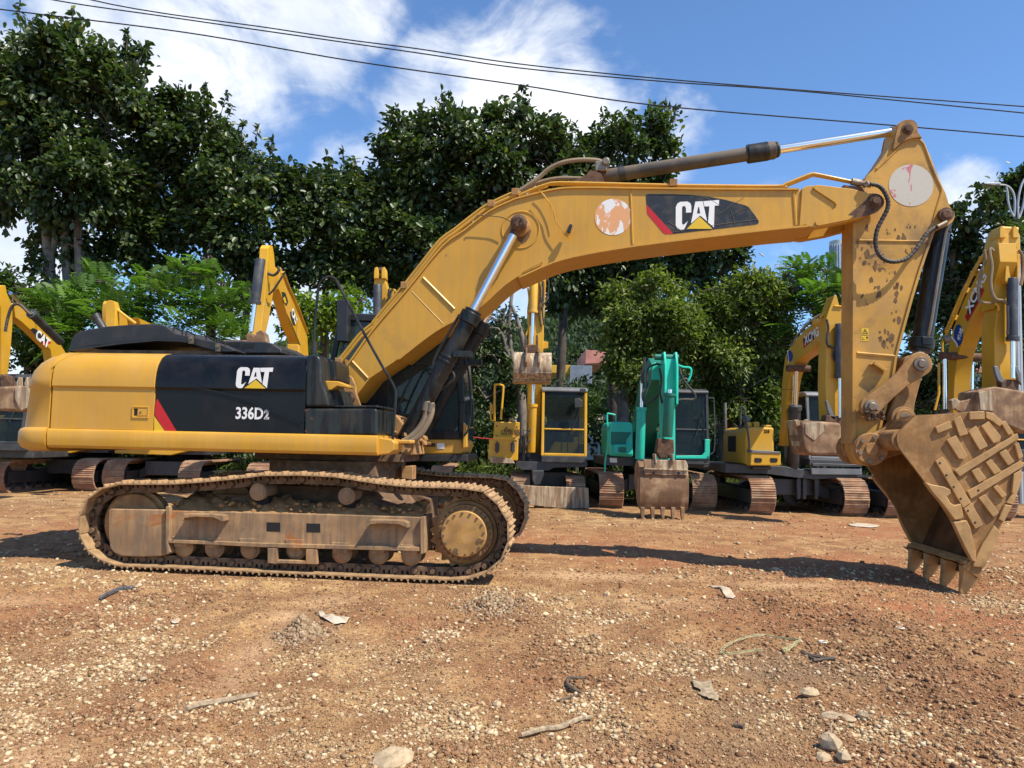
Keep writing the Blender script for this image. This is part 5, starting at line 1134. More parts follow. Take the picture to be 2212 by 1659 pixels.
tree('leafy_tree','olive green leafy tree with pruned pale trunk behind the turquoise excavator',"tree",
 [(1365,650,50,30),(1410,630,50,30),(1355,700,50,36),(1400,690,80,44),(1460,680,40,34),(1352,760,50,40),(1380,760,60,40),(1450,750,60,50),(1362,820,50,40),(1400,810,50,30),(1480,720,40,40)],24.5,'olive',[[(1343,965,.22),(1345,900,.2),(1350,850,.16),(1375,740,.06)],[(1352,900,.14),(1338,865,.13),(1328,850,.12)]],dens=48,kleaf=15,L=.18,Wd=.45,spread=.19)
tree('leafy_tree','olive green leafy tree left of the arched parked boom',"tree",
 [(1560,640,50,26),(1620,620,50,28),(1680,640,40,30),(1530,680,50,36),(1600,690,70,44),(1680,690,50,40),(1500,740,40,44),(1570,760,80,50),(1660,760,70,50),(1540,820,60,50),(1630,840,70,50),(1590,880,60,40),(1700,820,50,60),(1660,900,50,40)],25.5,'olive',[[(1600,970,.16),(1600,850,.13),(1605,700,.07)],[(1560,970,.1),(1555,900,.09)]],dens=48,kleaf=15,L=.18,Wd=.45,spread=.19,bark='barkd')
tree('round_bush','round clipped green bush behind the yellow excavator cab',"bush",
 [(1245,845,52,38,1.4),(1220,870,44,36),(1280,870,36,34),(1245,880,60,40)],24,'hedge',[[(1245,975,.08),(1245,930,.07),(1245,880,.05)]],dens=34,kleaf=12,L=.10,Wd=.4,spread=.10,droop=-.1,bark='barkd')
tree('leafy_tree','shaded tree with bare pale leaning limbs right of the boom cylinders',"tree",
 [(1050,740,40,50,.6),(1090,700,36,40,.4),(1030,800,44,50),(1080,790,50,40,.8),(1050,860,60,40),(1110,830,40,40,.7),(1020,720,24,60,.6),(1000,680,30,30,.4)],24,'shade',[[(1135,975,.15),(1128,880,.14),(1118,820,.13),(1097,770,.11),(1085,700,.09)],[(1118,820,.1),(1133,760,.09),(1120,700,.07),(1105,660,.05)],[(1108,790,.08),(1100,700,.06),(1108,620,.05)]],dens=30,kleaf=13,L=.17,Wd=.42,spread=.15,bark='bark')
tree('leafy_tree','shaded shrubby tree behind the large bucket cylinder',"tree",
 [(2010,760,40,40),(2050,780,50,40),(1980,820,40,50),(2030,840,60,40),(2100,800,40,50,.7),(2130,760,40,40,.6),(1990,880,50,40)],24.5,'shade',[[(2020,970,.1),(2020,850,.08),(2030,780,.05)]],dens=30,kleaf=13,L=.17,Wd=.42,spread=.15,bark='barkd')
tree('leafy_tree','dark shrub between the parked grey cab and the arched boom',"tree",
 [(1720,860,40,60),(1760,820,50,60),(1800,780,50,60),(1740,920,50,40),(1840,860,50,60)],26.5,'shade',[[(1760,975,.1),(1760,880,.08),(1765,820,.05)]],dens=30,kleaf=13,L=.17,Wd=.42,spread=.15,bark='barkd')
# hedge row, weeds and creepers at the yard edge
def band(name,label,x0,x1,y0,y1,z0,z1,n,L,kind,cat,Wd=.3,up=.8):
    P=np.stack([rng.uniform(x0,x1,n),rng.uniform(y0,y1,n),z0+(z1-z0)*rng.random(n)**1.5*(.4+.9*vnoise(rng.random(n)*0+np.linspace(0,60,n),np.zeros(n)))],1)
    P[:,0]=np.linspace(x0,x1,n)+rng.normal(0,.1,n); O=unit(rng.normal(size=(n,3))*.7+np.array([0,0,up]))
    o=leaves(name,P,O,L,Wd,LM[kind],None,0,jit=.3); tag(o,label,cat,kind='stuff'); return o
band('weeds','tangled pale grass and weeds along the yard edge',-16,13,22.4,24.3,0,.7,15000,.30,'weed','weeds',.09,1.0)
band('ground_cover','low dark leafy creepers along the edge of the yard',-16,13,22.6,25,0,.45,30000,.13,'hedge','creepers',.6)
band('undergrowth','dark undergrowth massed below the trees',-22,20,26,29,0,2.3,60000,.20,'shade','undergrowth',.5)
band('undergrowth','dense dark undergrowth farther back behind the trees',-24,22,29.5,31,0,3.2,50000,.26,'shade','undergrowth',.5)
# wooded hill far behind
m,t,b=base_mat('forest_floor',.9); b.inputs['Base Color'].default_value=(.03,.045,.022,1)
HX=[(-150,6),(-60,13),(0,20),(14,25),(30,21),(60,14),(110,10),(220,5)]
rows=[]
for j in range(12):
    tt_=j/11; r=[]
    for k in range(60):
        x=-150+370*k/59; hz=np.interp(x,[a for a,_ in HX],[b_ for _,b_ in HX]); r.append((x,95+tt_*60,-.5+hz*math.sin(tt_*math.pi/2)))
    rows.append(r)
hl_=MB().grid(rows).build('hill',m,smooth=60); tag(hl_,kind='structure')
n=2600; xx=rng.uniform(-60,90,n); tt_=rng.random(n)**.7; hz=np.interp(xx,[a for a,_ in HX],[b_ for _,b_ in HX]); yy=95+tt_*60; zz_=-.5+hz*np.sin(tt_*np.pi/2)
P=[];O=[]
cen=np.stack([xx,yy,zz_+1.2],1); r_=rng.uniform(1.4,3.0,n); d=unit(rng.normal(size=(n,60,3))+np.array([0,-.3,.5])); P=(cen[:,None]+d*r_[:,None,None]*np.array([.8,.8,1.25])).reshape(-1,3); O=d.reshape(-1,3)
o=leaves('forest',P,O,.85,.6,LM['hill'],None,0,jit=.3); tag(o,'distant wooded hillside seen between the parked excavators','forest',kind='stuff')
# ---------------------------------------------------------------- parked excavators behind
MT['ylt']=mat('parked_yellow_paint',(.66,.36,.02),.45,var=.08,vs=1.2,dust=(.50,.32,.12),da=.4,ds=2,chips=(.16,.08,.03),ct=(.70,.715),cs=9)
MT['yor']=mat('parked_orange_yellow_paint',(.62,.33,.02),.42,var=.06,vs=1,dust=(.45,.28,.10),da=.4,ds=2,chips=(.16,.08,.03),ct=(.72,.735),cs=8)
MT['turq']=mat('turquoise_paint',(.02,.58,.43),.38,var=.08,vs=1.2,dust=(.07,.42,.32),da=.4,ds=2,chips=(.10,.10,.07),ct=(.71,.725),cs=9)
MT['turd']=mat('turquoise_paint_boom',(.004,.17,.12),.42,var=.12,vs=1.2,dust=(.04,.16,.11),da=.5,ds=2,chips=(.08,.07,.05),ct=(.69,.71),cs=9)  # turquoise paint darkened, the boom's shade put into its colour
MT['grey']=mat('cab_dark_grey',(.045,.047,.052),.42,var=.1,dust=(.16,.14,.12),da=.3,ds=4)
MT['lgrey']=mat('cab_light_grey',(.16,.17,.185),.45,var=.1,dust=(.2,.18,.15),da=.3,ds=4)
MT['cream']=mat('worn_bucket_plate',(.50,.42,.29),.7,var=.15,vs=4,dust=(.36,.24,.14),da=.6,ds=4,streak=(.22,.12,.06),sa=.9)
MT['rbk']=mat('muddy_bucket',(.26,.15,.075),.75,var=.2,vs=4,dust=(.42,.30,.18),da=.7,ds=4,streak=(.17,.09,.05),sa=.7,bump=.4,bs=18)
MT['trk']=mat('muddy_track',(.40,.25,.15),.8,var=.2,vs=4,dust=(.30,.14,.08),da=.7,ds=3,dt=(.45,.62),bump=.4,bs=20)
MT['seat']=mat('cab_seat',(.03,.032,.038),.8)
MT['blue']=mat('blue_decal',(.01,.05,.25),.4)
GX='excavators parked in a row behind the big one'
class Mach:
    def __init__(s,name,label,x,y,cat='excavator',group=GX,z=0):
        s.l=Vector((x,y,z)); s.root=empty(name,label,cat,s.l,0,group)
    def mb(s): m=MB(); m.T=Matrix.Translation(-s.l); return m
    def b(s,m,name,mt,bevel=.01,parent=None,**k):
        m.T=None; return m.build(name,MT[mt],parent or s.root,bevel,**k)
    def p(s,name,mt,k,pts,Y,dep,bevel=.012,parent=None,**kw):
        m=s.mb(); m.prism(PL(k,pts,Y),Y,Y+dep); return s.b(m,name,mt,bevel,parent,**kw)
    def t(s,name,mt,k,pts,Y,r,parent=None,sm=3,n=7):
        m=s.mb(); Ys=Y if isinstance(Y,list) else [Y]*len(pts); m.tube([PY(*px(k,x,y),yy) for (x,y),yy in zip(pts,Ys)],r,n,smooth=sm); return s.b(m,name,mt,0,parent)
    def sp(s,name,mt,k,pts,X,dep,bevel=.012,parent=None,**kw):   # side profile at lateral position X
        P=[(v.y,v.z) for v in (PX(*px(k,x,y),X) for x,y in pts)]; m=s.mb(); m.prism(P,X,X+dep,'x'); return s.b(m,name,mt,bevel,parent,**kw)
    def hyd(s,k,a,b,g,Y,r,rr,mt='grey',name='hydraulic_cylinder',Y2=None):
        p0=PY(*px(k,*a),Y);p1=PY(*px(k,*b),Y2 or Y); m=s.mb(); q=p0+(p1-p0)*g; m.turn(p0,q,[(0,r*.9),(.02,r),(.93,r),(.935,r*1.2),(1,r*1.2)],16); o=s.b(m,name,mt,.003)
        m=s.mb(); m.cyl(q,p1,rr,n=14); s.b(m,'rod','chrome',0,o); return o
def PL(k,pts,Y): return [(lambda v:(v.x,v.z))(PY(*px(k,x,y),Y)) for x,y in pts]
def add_track(M_,xc,yf,L=3.9,Wd=.6,H=.86,mt='trk',side=-1,label=None):
    r=H/2; pit=.19; P=[]
    n1=int((L-2*r)/pit)
    for i in range(n1): P.append((yf+r+(L-2*r)*i/n1,H))
    for i in range(8): a=R(90-180*i/8); P.append((yf+L-r+r*math.cos(a),r+r*math.sin(a)))
    for i in range(n1): P.append((yf+L-r-(L-2*r)*i/n1,0.0))
    for i in range(8): a=R(270-180*i/8); P.append((yf+r+r*math.cos(a),r+r*math.sin(a)))
    m=M_.mb(); n=len(P)
    for i in range(n):
        a=P[i];b=P[(i+1)%n]; d=Vector((b[0]-a[0],b[1]-a[1])); l=d.length; d/=l; nn=Vector((-d.y,d.x)); a=Vector(a)
        jit=random.uniform(-.006,.006)
        f=lambda u,v:tuple(a+d*(u*l)+nn*(v+jit))
        m.prism([f(.02,-.02),f(.98,-.02),f(.98,.004),f(.90,.03),f(.78,.032),f(.72,.006),f(.55,.006),f(.52,.022),f(.44,.022),f(.41,.006),f(.2,.006),f(.17,.022),f(.08,.022),f(.02,.004)],xc-Wd/2,xc+Wd/2,'x')
        m.prism([f(-.05,-.02),f(1.05,-.02),f(1.05,-.11),f(-.05,-.11)],xc-.12,xc+.12,'x')
    o=M_.b(m,'track',mt,0,smooth=25,label=label)
    m=M_.mb(); m.prism([(yf+r*.9,r*.55),(yf+L-r,r*.5),(yf+L-r,r*1.35),(yf+r*.9,r*1.3)],xc-.2,xc+.2,'x')
    m.turn((xc-.13,yf+r,r),(xc+.13,yf+r,r),[(0,r*.55),(.2,r*.8),(.8,r*.8),(1,r*.55)],24).turn((xc-.13,yf+L-r,r),(xc+.13,yf+L-r,r),[(0,r*.5),(.2,r*.8),(.8,r*.8),(1,r*.5)],24)
    for i in range(7): y=yf+r*1.7+(L-3.2*r)*i/6; m.cyl((xc-.14,y,.13),(xc+.14,y,.13),.09,n=12)
    M_.b(m,'track_frame','grey',.01,o); return o
def chassis(M_,xc,yf,gauge,L=3.9,H=.86,Wd=.6,mt='trk',mud=True):
    for s in (-1,1): add_track(M_,xc+s*gauge/2,yf,L,Wd,H,mt)
    m=M_.mb(); g=gauge/2-.22; m.box(xc-.6,xc+.6,yf+.9,yf+L-.9,.42,.82)
    for sx in (-1,1):
        for yy in (yf+1.0,yf+L-1.4): m.prism([(xc+sx*.4,.45),(xc+sx*g,.32),(xc+sx*g,.55),(xc+sx*.4,.80)],yy,yy+.4)
    c=M_.b(m,'car_body','grey',.02)
    m=M_.mb(); m.cyl((xc,yf+L/2,.8),(xc,yf+L/2,1.06),.58,n=32); M_.b(m,'slew_ring','dark',.01)
def bucket_bg(M_,x0,x1,yc,zc,r,mt='rbk',teeth=5,ang=0,name='bucket'):
    """curled bucket: rounded back facing the camera, teeth along one rim; ang turns the opening"""
    ca,sa=math.cos(R(ang)),math.sin(R(ang)); rot=lambda a,b:(yc+a*ca-b*sa,zc+a*sa+b*ca)
    out=[(-.15*r,1.0*r),(-.62*r,.78*r),(-.92*r,.35*r),(-1.0*r,-.15*r),(-.78*r,-.62*r),(-.3*r,-.92*r),(.3*r,-.95*r),(.85*r,-.75*r),(1.25*r,-.35*r)]
    inn=[(1.2*r,-.28*r),(.8*r,-.66*r),(.28*r,-.86*r),(-.26*r,-.83*r),(-.7*r,-.55*r),(-.9*r,-.12*r),(-.83*r,.32*r),(-.56*r,.70*r),(-.12*r,.92*r)]
    O=[rot(a,b) for a,b in sp2(out,3)]; I=[rot(a,b) for a,b in sp2(inn,3)]
    m=M_.mb(); m.prism(O+I,x0,x1,'x'); o=M_.b(m,name,mt,.012,smooth=40)
    m=M_.mb()
    for xx in (x0-.015,x1-.01): m.prism([rot(a,b) for a,b in sp2(out,2)]+[rot(.35*r,.35*r)],xx,xx+.03,'x')
    M_.b(m,'side_plate',mt,.006,o)
    m=M_.mb()
    m.prism([rot(a*1.02,b*1.02) for a,b in ((-.86*r,-.5*r),(-.4*r,-.9*r),(-.4*r,-.95*r),(-.9*r,-.55*r))],x0-.02,x1+.02,'x')
    m.prism([rot(a*1.02,b*1.02) for a,b in ((-1.0*r,.05*r),(-.99*r,-.1*r),(-1.03*r,-.1*r),(-1.04*r,.05*r))],x0-.02,x1+.02,'x')
    M_.b(m,'wear_band',mt,.004,o)
    for i in range(teeth):
        x=x0+.05+(x1-x0-.1)*i/(teeth-1); m=M_.mb(); m.prism([rot(1.15*r,-.48*r),rot(1.3*r,-.22*r),rot(1.62*r,.02*r),rot(1.66*r,-.02*r),rot(1.45*r,-.35*r)],x-.045,x+.045,'x'); M_.b(m,'tooth',mt,.006,o)
    m=M_.mb()
    for x in ((x0+x1)/2-.17,(x0+x1)/2+.13): m.prism([rot(a,b) for a,b in ((-.95*r,.35*r),(-.55*r,.75*r),(-.1*r,1.0*r),(-.2*r,1.3*r),(-.5*r,1.35*r),(-.8*r,1.1*r),(-1.1*r,.7*r))],x,x+.04,'x')
    M_.b(m,'bucket_ear','rbk',.006,o); return o
def cab_bg(M_,x0,x1,yf,yb,z0,z1,frame='grey',roof='grey',lower=None,mid=.42,glass='glass2'):
    """box cab with rounded roof, glazed front in two panes, side glass, seat, levers"""
    W=x1-x0; m=M_.mb(); pw=.07
    zf=z0+.10
    for xx in (x0,x1-pw):
        m.prism([(yf,zf),(yf+.07,zf),(yf+.22,z1-.08),(yf+.15,z1-.08)],xx,xx+pw,'x'); m.box(xx,xx+pw,yb-.08,yb,zf,z1-.08); m.box(xx,xx+pw,(yf+yb)/2+.1,(yf+yb)/2+.17,zf,z1-.1)
        m.box(xx+.001,xx+pw-.001,yf+.06,yb-.02,zf,zf+.32)
    m.box(x0+pw,x1-pw,yf,yf+.06,zf,zf+.07); m.box(x0+pw,x1-pw,yb-.06,yb,zf,zf+.7)
    zm=zf+(z1-zf)*mid; m.box(x0+pw,x1-pw,yf+.06,yf+.10,zm,zm+.04)
    cfm=M_.b(m,'cab_frame',lower or frame,.015)
    m=M_.mb(); m.prism([(yf+.12,z1-.10),(yf+.14,z1-.02),(yf+.3,z1+.03),(yb-.1,z1+.03),(yb+.02,z1-.03),(yb+.02,z1-.10)],x0-.015,x1+.015,'x'); M_.b(m,'cab_roof',roof,.035,seg=3)
    m=M_.mb(); m.box(x0+.01,x1-.01,yf-.03,yb,z0-.06,z0+.10); M_.b(m,'cab_floor','grey',.015)
    m=M_.mb(); m.prism([(yf+.035,zf+.07),(yf+.045,zf+.07),(yf+.185,z1-.1),(yf+.175,z1-.1)],x0+pw,x1-pw,'x'); M_.b(m,'windscreen',glass,0,smooth=0)
    m=M_.mb(); m.box(x0+.03,x0+.036,yf+.15,yb-.08,zf+.3,z1-.1).box(x1-.036,x1-.03,yf+.15,yb-.08,zf+.3,z1-.1).box(x0+pw,x1-pw,yb-.04,yb-.034,zf+.7,z1-.1); M_.b(m,'side_glass',glass,0,smooth=0)
    m=M_.mb(); cx=(x0+x1)/2+.03; ys=yf+.85; m.box(cx-.26,cx+.26,ys-.25,ys+.3,zf+.35,zf+.55); m.prism([(cx-.25,zf+.5),(cx+.25,zf+.5),(cx+.22,zf+1.15),(cx-.22,zf+1.15)],ys+.2,ys+.36).box(cx-.14,cx+.14,ys+.2,ys+.32,zf+1.17,zf+1.38)
    m.box(cx-.38,cx-.27,ys-.3,ys+.2,zf+.5,zf+.62).box(cx+.27,cx+.38,ys-.3,ys+.2,zf+.5,zf+.62)
    M_.b(m,'operator_seat','seat',.04,seg=3)
    m=M_.mb()
    for xx in (cx-.33,cx+.33): m.cyl((xx,ys-.28,zf+.6),(xx,ys-.34,zf+.85),.015,n=6); m.ball((xx,ys-.34,zf+.88),.035,n=8)
    for xx in (cx-.08,cx+.08): m.cyl((xx,yf+.35,zf+.1),(xx,yf+.3,zf+.75),.014,n=6)
    M_.b(m,'control_levers','seat',0)
    m=M_.mb(); m.tube([(x0+W*.62,yf+.02,zf+.55),(x0+W*.86,yf+.09,z1-.5)],.010,5); M_.b(m,'wiper','seat',0)
    return cfm
# ---- yellow wheel-blade excavator left of centre
f_=Mach('compact_excavator','yellow crawler excavator with dozer blade, its muddy bucket raised high in front',.75,21.2)
Yt=19.3; xL=PY(1119,1050,Yt).x; xR=PY(1246,1050,Yt).x
chassis(f_,(xL+xR)/2+.02,Yt,xR-xL-.08,3.3,.72,.48)
f_.p('dozer_blade','cream','l',[(385,1402),(500,1410),(806,1420),(812,1548),(625,1545),(380,1520)],18.85,.10)
m=f_.mb(); 
for a in (455,560): q=PY(*px('l',a,1380),19); m.box(q.x-.07,q.x+.07,18.95,20.6,.28,.48)
f_.b(m,'blade_arm','cream')
f_.p('blade_cylinder','grey','l',[(455,1312),(530,1312),(528,1345),(505,1400),(470,1405),(458,1370)],19.1,.35,.02)
f_.p('turntable_deck','grey','l',[(355,1255),(800,1262),(798,1290),(590,1295),(560,1312),(400,1308),(355,1285)],19.4,3.0)
e1=f_.p('engine_box','ylt','l',[(222,1008),(380,1012),(378,1118),(215,1115)],19.55,1.5,.02)
e2=f_.p('battery_box','ylt','l',[(190,1116),(372,1120),(368,1252),(183,1245)],19.35,1.7,.03)
f_.p('lower_guard','cream','l',[(190,1225),(330,1240),(350,1268),(200,1265)],19.28,.12,.01)
f_.p('lid_step','ylt','l',[(215,1100),(368,1104),(366,1125),(213,1122)],19.33,.06,.006)
m=f_.mb()
for a in (240,337): q=PY(*px('l',a,1165),19.34); m.box(q.x-.05,q.x+.05,19.29,19.36,q.z-.12,q.z+.1).box(q.x-.02,q.x+.02,19.25,19.30,q.z-.16,q.z+.14)
f_.b(m,'rubber_latch','grey',.008,e2)
m=f_.mb()
for a,b in ((237,1035),(362,1040),(235,1100),(360,1100)): q=PY(*px('l',a,b),19.545); m.cyl(q,q-Vector((0,.01,0)),.022,n=10)
f_.b(m,'panel_bolt','rust',0,e1,smooth=0)
m=f_.mb()
TR=PL('l',[(297,1038),(315,1068),(279,1068)],19.545); cx=sum(p[0] for p in TR)/3; cz=sum(p[1] for p in TR)/3
for sc_ in (1.0,):
    I=[(cx+(a-cx)*.45,cz+(b-cz)*.45) for a,b in TR]
    for i in range(3): m.prism([TR[i],TR[(i+1)%3],I[(i+1)%3],I[i]],19.545,19.540)
o=PY(*px('l',262,1086),19.545); text_mb(m,'山东临工',.165,(o.x,19.543,o.z),(1,0,0),(0,0,1),(0,-1,0),.004,.002,1.0)
f_.b(m,'maker_mark','rust',0,e1,smooth=0)
f_.t('handrail','ylt','l',[(222,1005),(225,800),(232,778),(270,782),(278,800),(270,905),(262,995)],19.6,.028,sm=2)
f_.t('handrail','ylt','l',[(218,1000),(200,995),(198,910),(207,905),(208,960)],19.6,.018,sm=2)
f_.p('fuel_cap','steel','l',[(312,985),(340,985),(342,1008),(310,1008)],19.9,.15,.02)
# boom: stands up behind, arm folds down to the bucket
xb0=PY(*px('l',430,900),19.8).x; xb1=PY(*px('l',512,900),19.8).x
m=f_.mb(); m.prism([(20.9,1.2),(20.4,1.0),(19.9,2.4),(19.6,4.0),(18.9,5.6),(18.75,5.9),(19.0,6.1),(19.6,5.9),(20.5,4.3),(20.9,2.6)],xb0,xb1,'x'); f_.b(m,'boom','ylt',.015)
m=f_.mb(); m.prism([(20.9,1.2),(19.8,1.3),(19.6,1.0),(20.9,.95)],xb0-.35,xb1+.25,'x'); m.box(xb0-.12,xb0-.04,19.55,20.9,.95,1.75).box(xb1+.04,xb1+.12,19.55,20.9,.95,1.75); f_.b(m,'boom_foot','grey',.01)
f_.hyd('l',(452,1200),(470,700),.6,19.5,.10,.045,'ylt')
m=f_.mb()
for a,b in ((385,1180),(405,1210),(400,1150)): q=PY(*px('l',a,b),19.5); m.tube(spline([q,q+Vector((.1,-.1,.3)),q+Vector((.28,0,.5))],4),.02,6)
f_.b(m,'hoses','rubber',0)
xa0=PY(*px('l',428,500),18.6).x; xa1=PY(*px('l',520,500),18.6).x
m=f_.mb(); m.prism([(18.45,3.75),(18.75,3.7),(18.85,4.6),(19.05,6.0),(18.8,6.35),(18.5,6.3),(18.45,5.6)],xa0+.02,xa1+.02,'x'); f_.b(m,'arm','ylt',.012)
f_.hyd('l',(470,105),(455,530),.54,18.35,.10,.042,'ylt')
f_.p('arm_side','yor','l',[(505,100),(545,105),(530,400),(528,510),(556,512),(556,552),(508,560)],18.55,.25)
for P in ([(495,130),(510,200),(500,320),(515,420)],[(540,115),(560,150),(545,260),(520,270),(505,210)],[(510,105),(525,170),(520,300),(530,410)],[(430,180),(438,250),(430,330),(436,420),(420,470),(412,540)]): f_.t('hose','rubber' if P[0][0]>440 else 'ylt','l',P,18.4,.022,sm=4)
m=f_.mb()
for a in (415,485):
    m.prism(PL('l',[(a-5,470),(a+8,470),(a+10,560),(a-8,560)],18.3),18.3,18.36)
m.prism(PL('l',[(400,535),(492,530),(490,640),(470,648),(425,645)],18.25),18.25,18.5); f_.b(m,'bucket_link','rust',.012)
q0=PY(*px('l',345,660),18.2);q1=PY(*px('l',572,660),18.2); bucket_bg(f_,q0.x,q1.x,18.5,q0.z,.40,'cream',5,25)
cL=PY(*px('l',516,1000),19.35).x;cR=PY(*px('l',800,1000),19.35).x
cab_bg(f_,cL,cR,19.35,21.0,1.15,2.97,'ylt','lgrey','ylt',.38)
f_.p('work_lamp','grey','l',[(755,802),(790,802),(790,828),(755,828)],19.25,.12,.02)
f_.p('mirror','grey','l',[(718,865),(748,862),(770,880),(768,920),(722,922)],19.2,.05,.015)
# ---- turquoise excavator
g_=Mach('turquoise_excavator','turquoise crawler excavator with dark grey cab and its bucket resting on the ground',3.6,21.1)
xl=PY(1249+.27*268,1080,19.05).x; xr=PY(1249+.27*1015,1080,19.05).x
chassis(g_,(xl+xr)/2,19.05,xr-xl,4.0,.84,.60)
g_.p('deck','grey','m',[(205,1035),(1052,1060),(1052,1125),(780,1130),(560,1150),(440,1110),(212,1108)],19.5,2.6)
h1=g_.p('engine_box','turq','m',[(250,830),(256,780),(275,756),(430,762),(438,800),(440,1040),(252,1032)],19.35,1.8,.05,seg=3)
g_.p('box_recess','turd','m',[(262,838),(430,842),(385,905),(380,950),(262,940)],19.335,.02,.004,h1)  # raised plate in the shaded paint, darkening the panel like a recess
g_.p('battery_cover','turq','m',[(290,938),(436,940),(440,1025),(285,1020)],19.22,.15,.03)
g_.p('cover_latch','turd','m',[(322,960),(385,962),(385,1005),(322,1002)],19.20,.03,.01)
g_.p('number_plate','white','m',[(252,1047),(310,1048),(310,1085),(256,1083)],19.48,.02,0)
g_.t('handrail','turq','m',[(238,800),(232,760),(232,700),(240,692),(290,702),(302,720),(298,790)],19.5,.022,sm=2)
g_.t('handrail','turq','m',[(240,830),(238,950),(215,1080),(214,1160)],19.2,.02,sm=2)
x0=PY(*px('m',522,600),18.9).x; x1=PY(*px('m',648,600),18.9).x
m=g_.mb(); m.prism([(21.0,1.15),(20.3,1.0),(19.5,1.9),(18.6,2.75),(17.75,3.1),(17.7,3.4),(18.3,3.65),(19.5,3.25),(20.8,2.0)],x0,x1+.04,'x'); bm_=g_.b(m,'boom','turd',.015)
m=g_.mb(); m.box(x0-.02,x1+.06,17.66,17.72,3.08,3.42); g_.b(m,'boom_end_plate','turq',.01,bm_)
g_.hyd('m',(492,1058),(512,430),.66,18.8,.115,.045,'turq')
m=g_.mb()
for xx in (x0-.06,x1+.03): m.box(xx,xx+.05,19.3,21,.95,1.9)
g_.b(m,'boom_bracket','turd',.01)
xa=PY(*px('m',672,600),17.3).x; xb=PY(*px('m',782,600),17.3).x
m=g_.mb(); m.prism([(17.15,1.15),(17.5,1.1),(17.8,2.4),(17.75,3.35),(17.55,3.62),(17.25,3.6),(17.2,3.1)],xa+.02,xb-.04,'x'); am_=g_.b(m,'arm','turq',.012)
m=g_.mb()
for xx in (xa,xb-.05): m.prism([(17.05,2.5),(17.25,2.45),(17.45,2.8),(17.55,3.4),(17.45,3.66),(17.2,3.68),(17.05,3.35)],xx,xx+.05,'x')
g_.b(m,'arm_lug','turq',.01,am_)
m=g_.mb(); q=PY(*px('m',745,235),17.1); m.cyl((xa-.18,17.3,q.z),(xb+.05,17.3,q.z),.07,n=14).cyl((xb-.02,17.4,q.z-.45),(xb+.14,17.4,q.z-.45),.10,n=14); g_.b(m,'arm_pin','turd',.006,am_)
g_.hyd('m',(712,880),(735,500),.92,17.0,.115,.05,'turd')
g_.p('bucket_link','rust','m',[(640,890),(765,900),(770,1000),(735,1050),(660,1050),(625,1000)],16.95,.25,.02)
for P,y in (([(660,300),(610,300),(560,330),(550,400),(552,470),(515,530),(525,590),(560,608),(600,580),(640,545)],17.4),([(800,300),(830,400),(870,460),(920,520),(938,555),(920,580),(850,580),(790,590),(765,620)],17.3),([(780,480),(820,430),(860,415),(885,440)],17.3),([(650,330),(665,420),(655,520),(672,610)],17.2)): g_.t('hose','rubber','m',P,y,.026,sm=4)
g_.t('pipe','turq','m',[(560,350),(580,315),(620,293),(650,300)],17.5,.03,sm=3)
g_.t('pipe','turq','m',[(790,300),(840,320),(890,325),(905,350),(895,400),(875,440)],17.3,.025,sm=3)
g_.t('pipe','grey','m',[(530,240),(528,300),(512,380),(515,450)],18.2,.04,sm=2)
# bucket standing on its teeth
bx0=PY(*px('m',500,1250),16.75).x; bx1=PY(*px('m',876,1250),16.75).x
m=g_.mb(); pr=sp2([(17.25,1.22),(16.98,1.20),(16.80,1.02),(16.72,.70),(16.76,.38),(16.84,.20)],4); pi_=[(a+.05,b-.01) for a,b in pr][::-1]; pi_[-1]=(17.25,1.17)
m.prism(pr+pi_,bx0,bx1,'x'); kb=g_.b(m,'bucket','rbk',.01,smooth=40)
m=g_.mb()
for xx in (bx0-.02,bx1-.01): m.prism(pr+[(17.1,.3),(17.5,.75),(17.45,1.1)],xx,xx+.03,'x')
g_.b(m,'side_plate','rbk',.006,kb)
m=g_.mb(); m.prism(PL('m',[(525,1060),(862,1068),(878,1105),(874,1190),(800,1182),(700,1186),(600,1178),(535,1182),(528,1110)],16.72),16.715,16.80)
g_.b(m,'top_plate','cream',.012,kb)
m=g_.mb(); m.prism(PL('m',[(525,1128),(876,1140),(876,1150),(525,1138)],16.7),16.68,16.73); g_.b(m,'weld_bead','cream',.004,kb)
m=g_.mb()
for a in (605,803): q=PY(*px('m',a,1170),16.70); m.cyl(q,q+Vector((0,.03,0)),.03,n=12)
g_.b(m,'drain_hole','dark',0,kb)
for a in (615,752): 
    m=g_.mb(); m.prism(PL('m',[(a-2,1020),(a+8,1015),(a+16,1090),(a+4,1092)],16.66),16.66,16.95); g_.b(m,'bucket_ear','cream',.008,kb)
for a in (515,595,677,759,835):
    m=g_.mb(); m.prism(PL('m',[(a-18,1440),(a+18,1442),(a+14,1500),(a+10,1540),(a-10,1540),(a-14,1500)],16.75),16.72,16.82); g_.b(m,'tooth','rbk',.012,kb)
cL=PY(*px('m',772,700),19.1).x;cR=PY(*px('m',1052,700),19.1).x
cab_bg(g_,cL-.03,cR,19.1,20.8,1.18,2.98,'grey','grey',None,.40)
g_.p('cab_corner','turq','m',[(1016,898),(1054,898),(1054,1056),(780,1054),(780,1030),(990,1028),(1014,1000)],19.04,.09,.015)
g_.t('mirror_rail','grey','m',[(1042,570),(1070,568),(1085,590),(1092,800),(1090,960),(1075,1010),(1050,1015)],19.0,.018,sm=3)
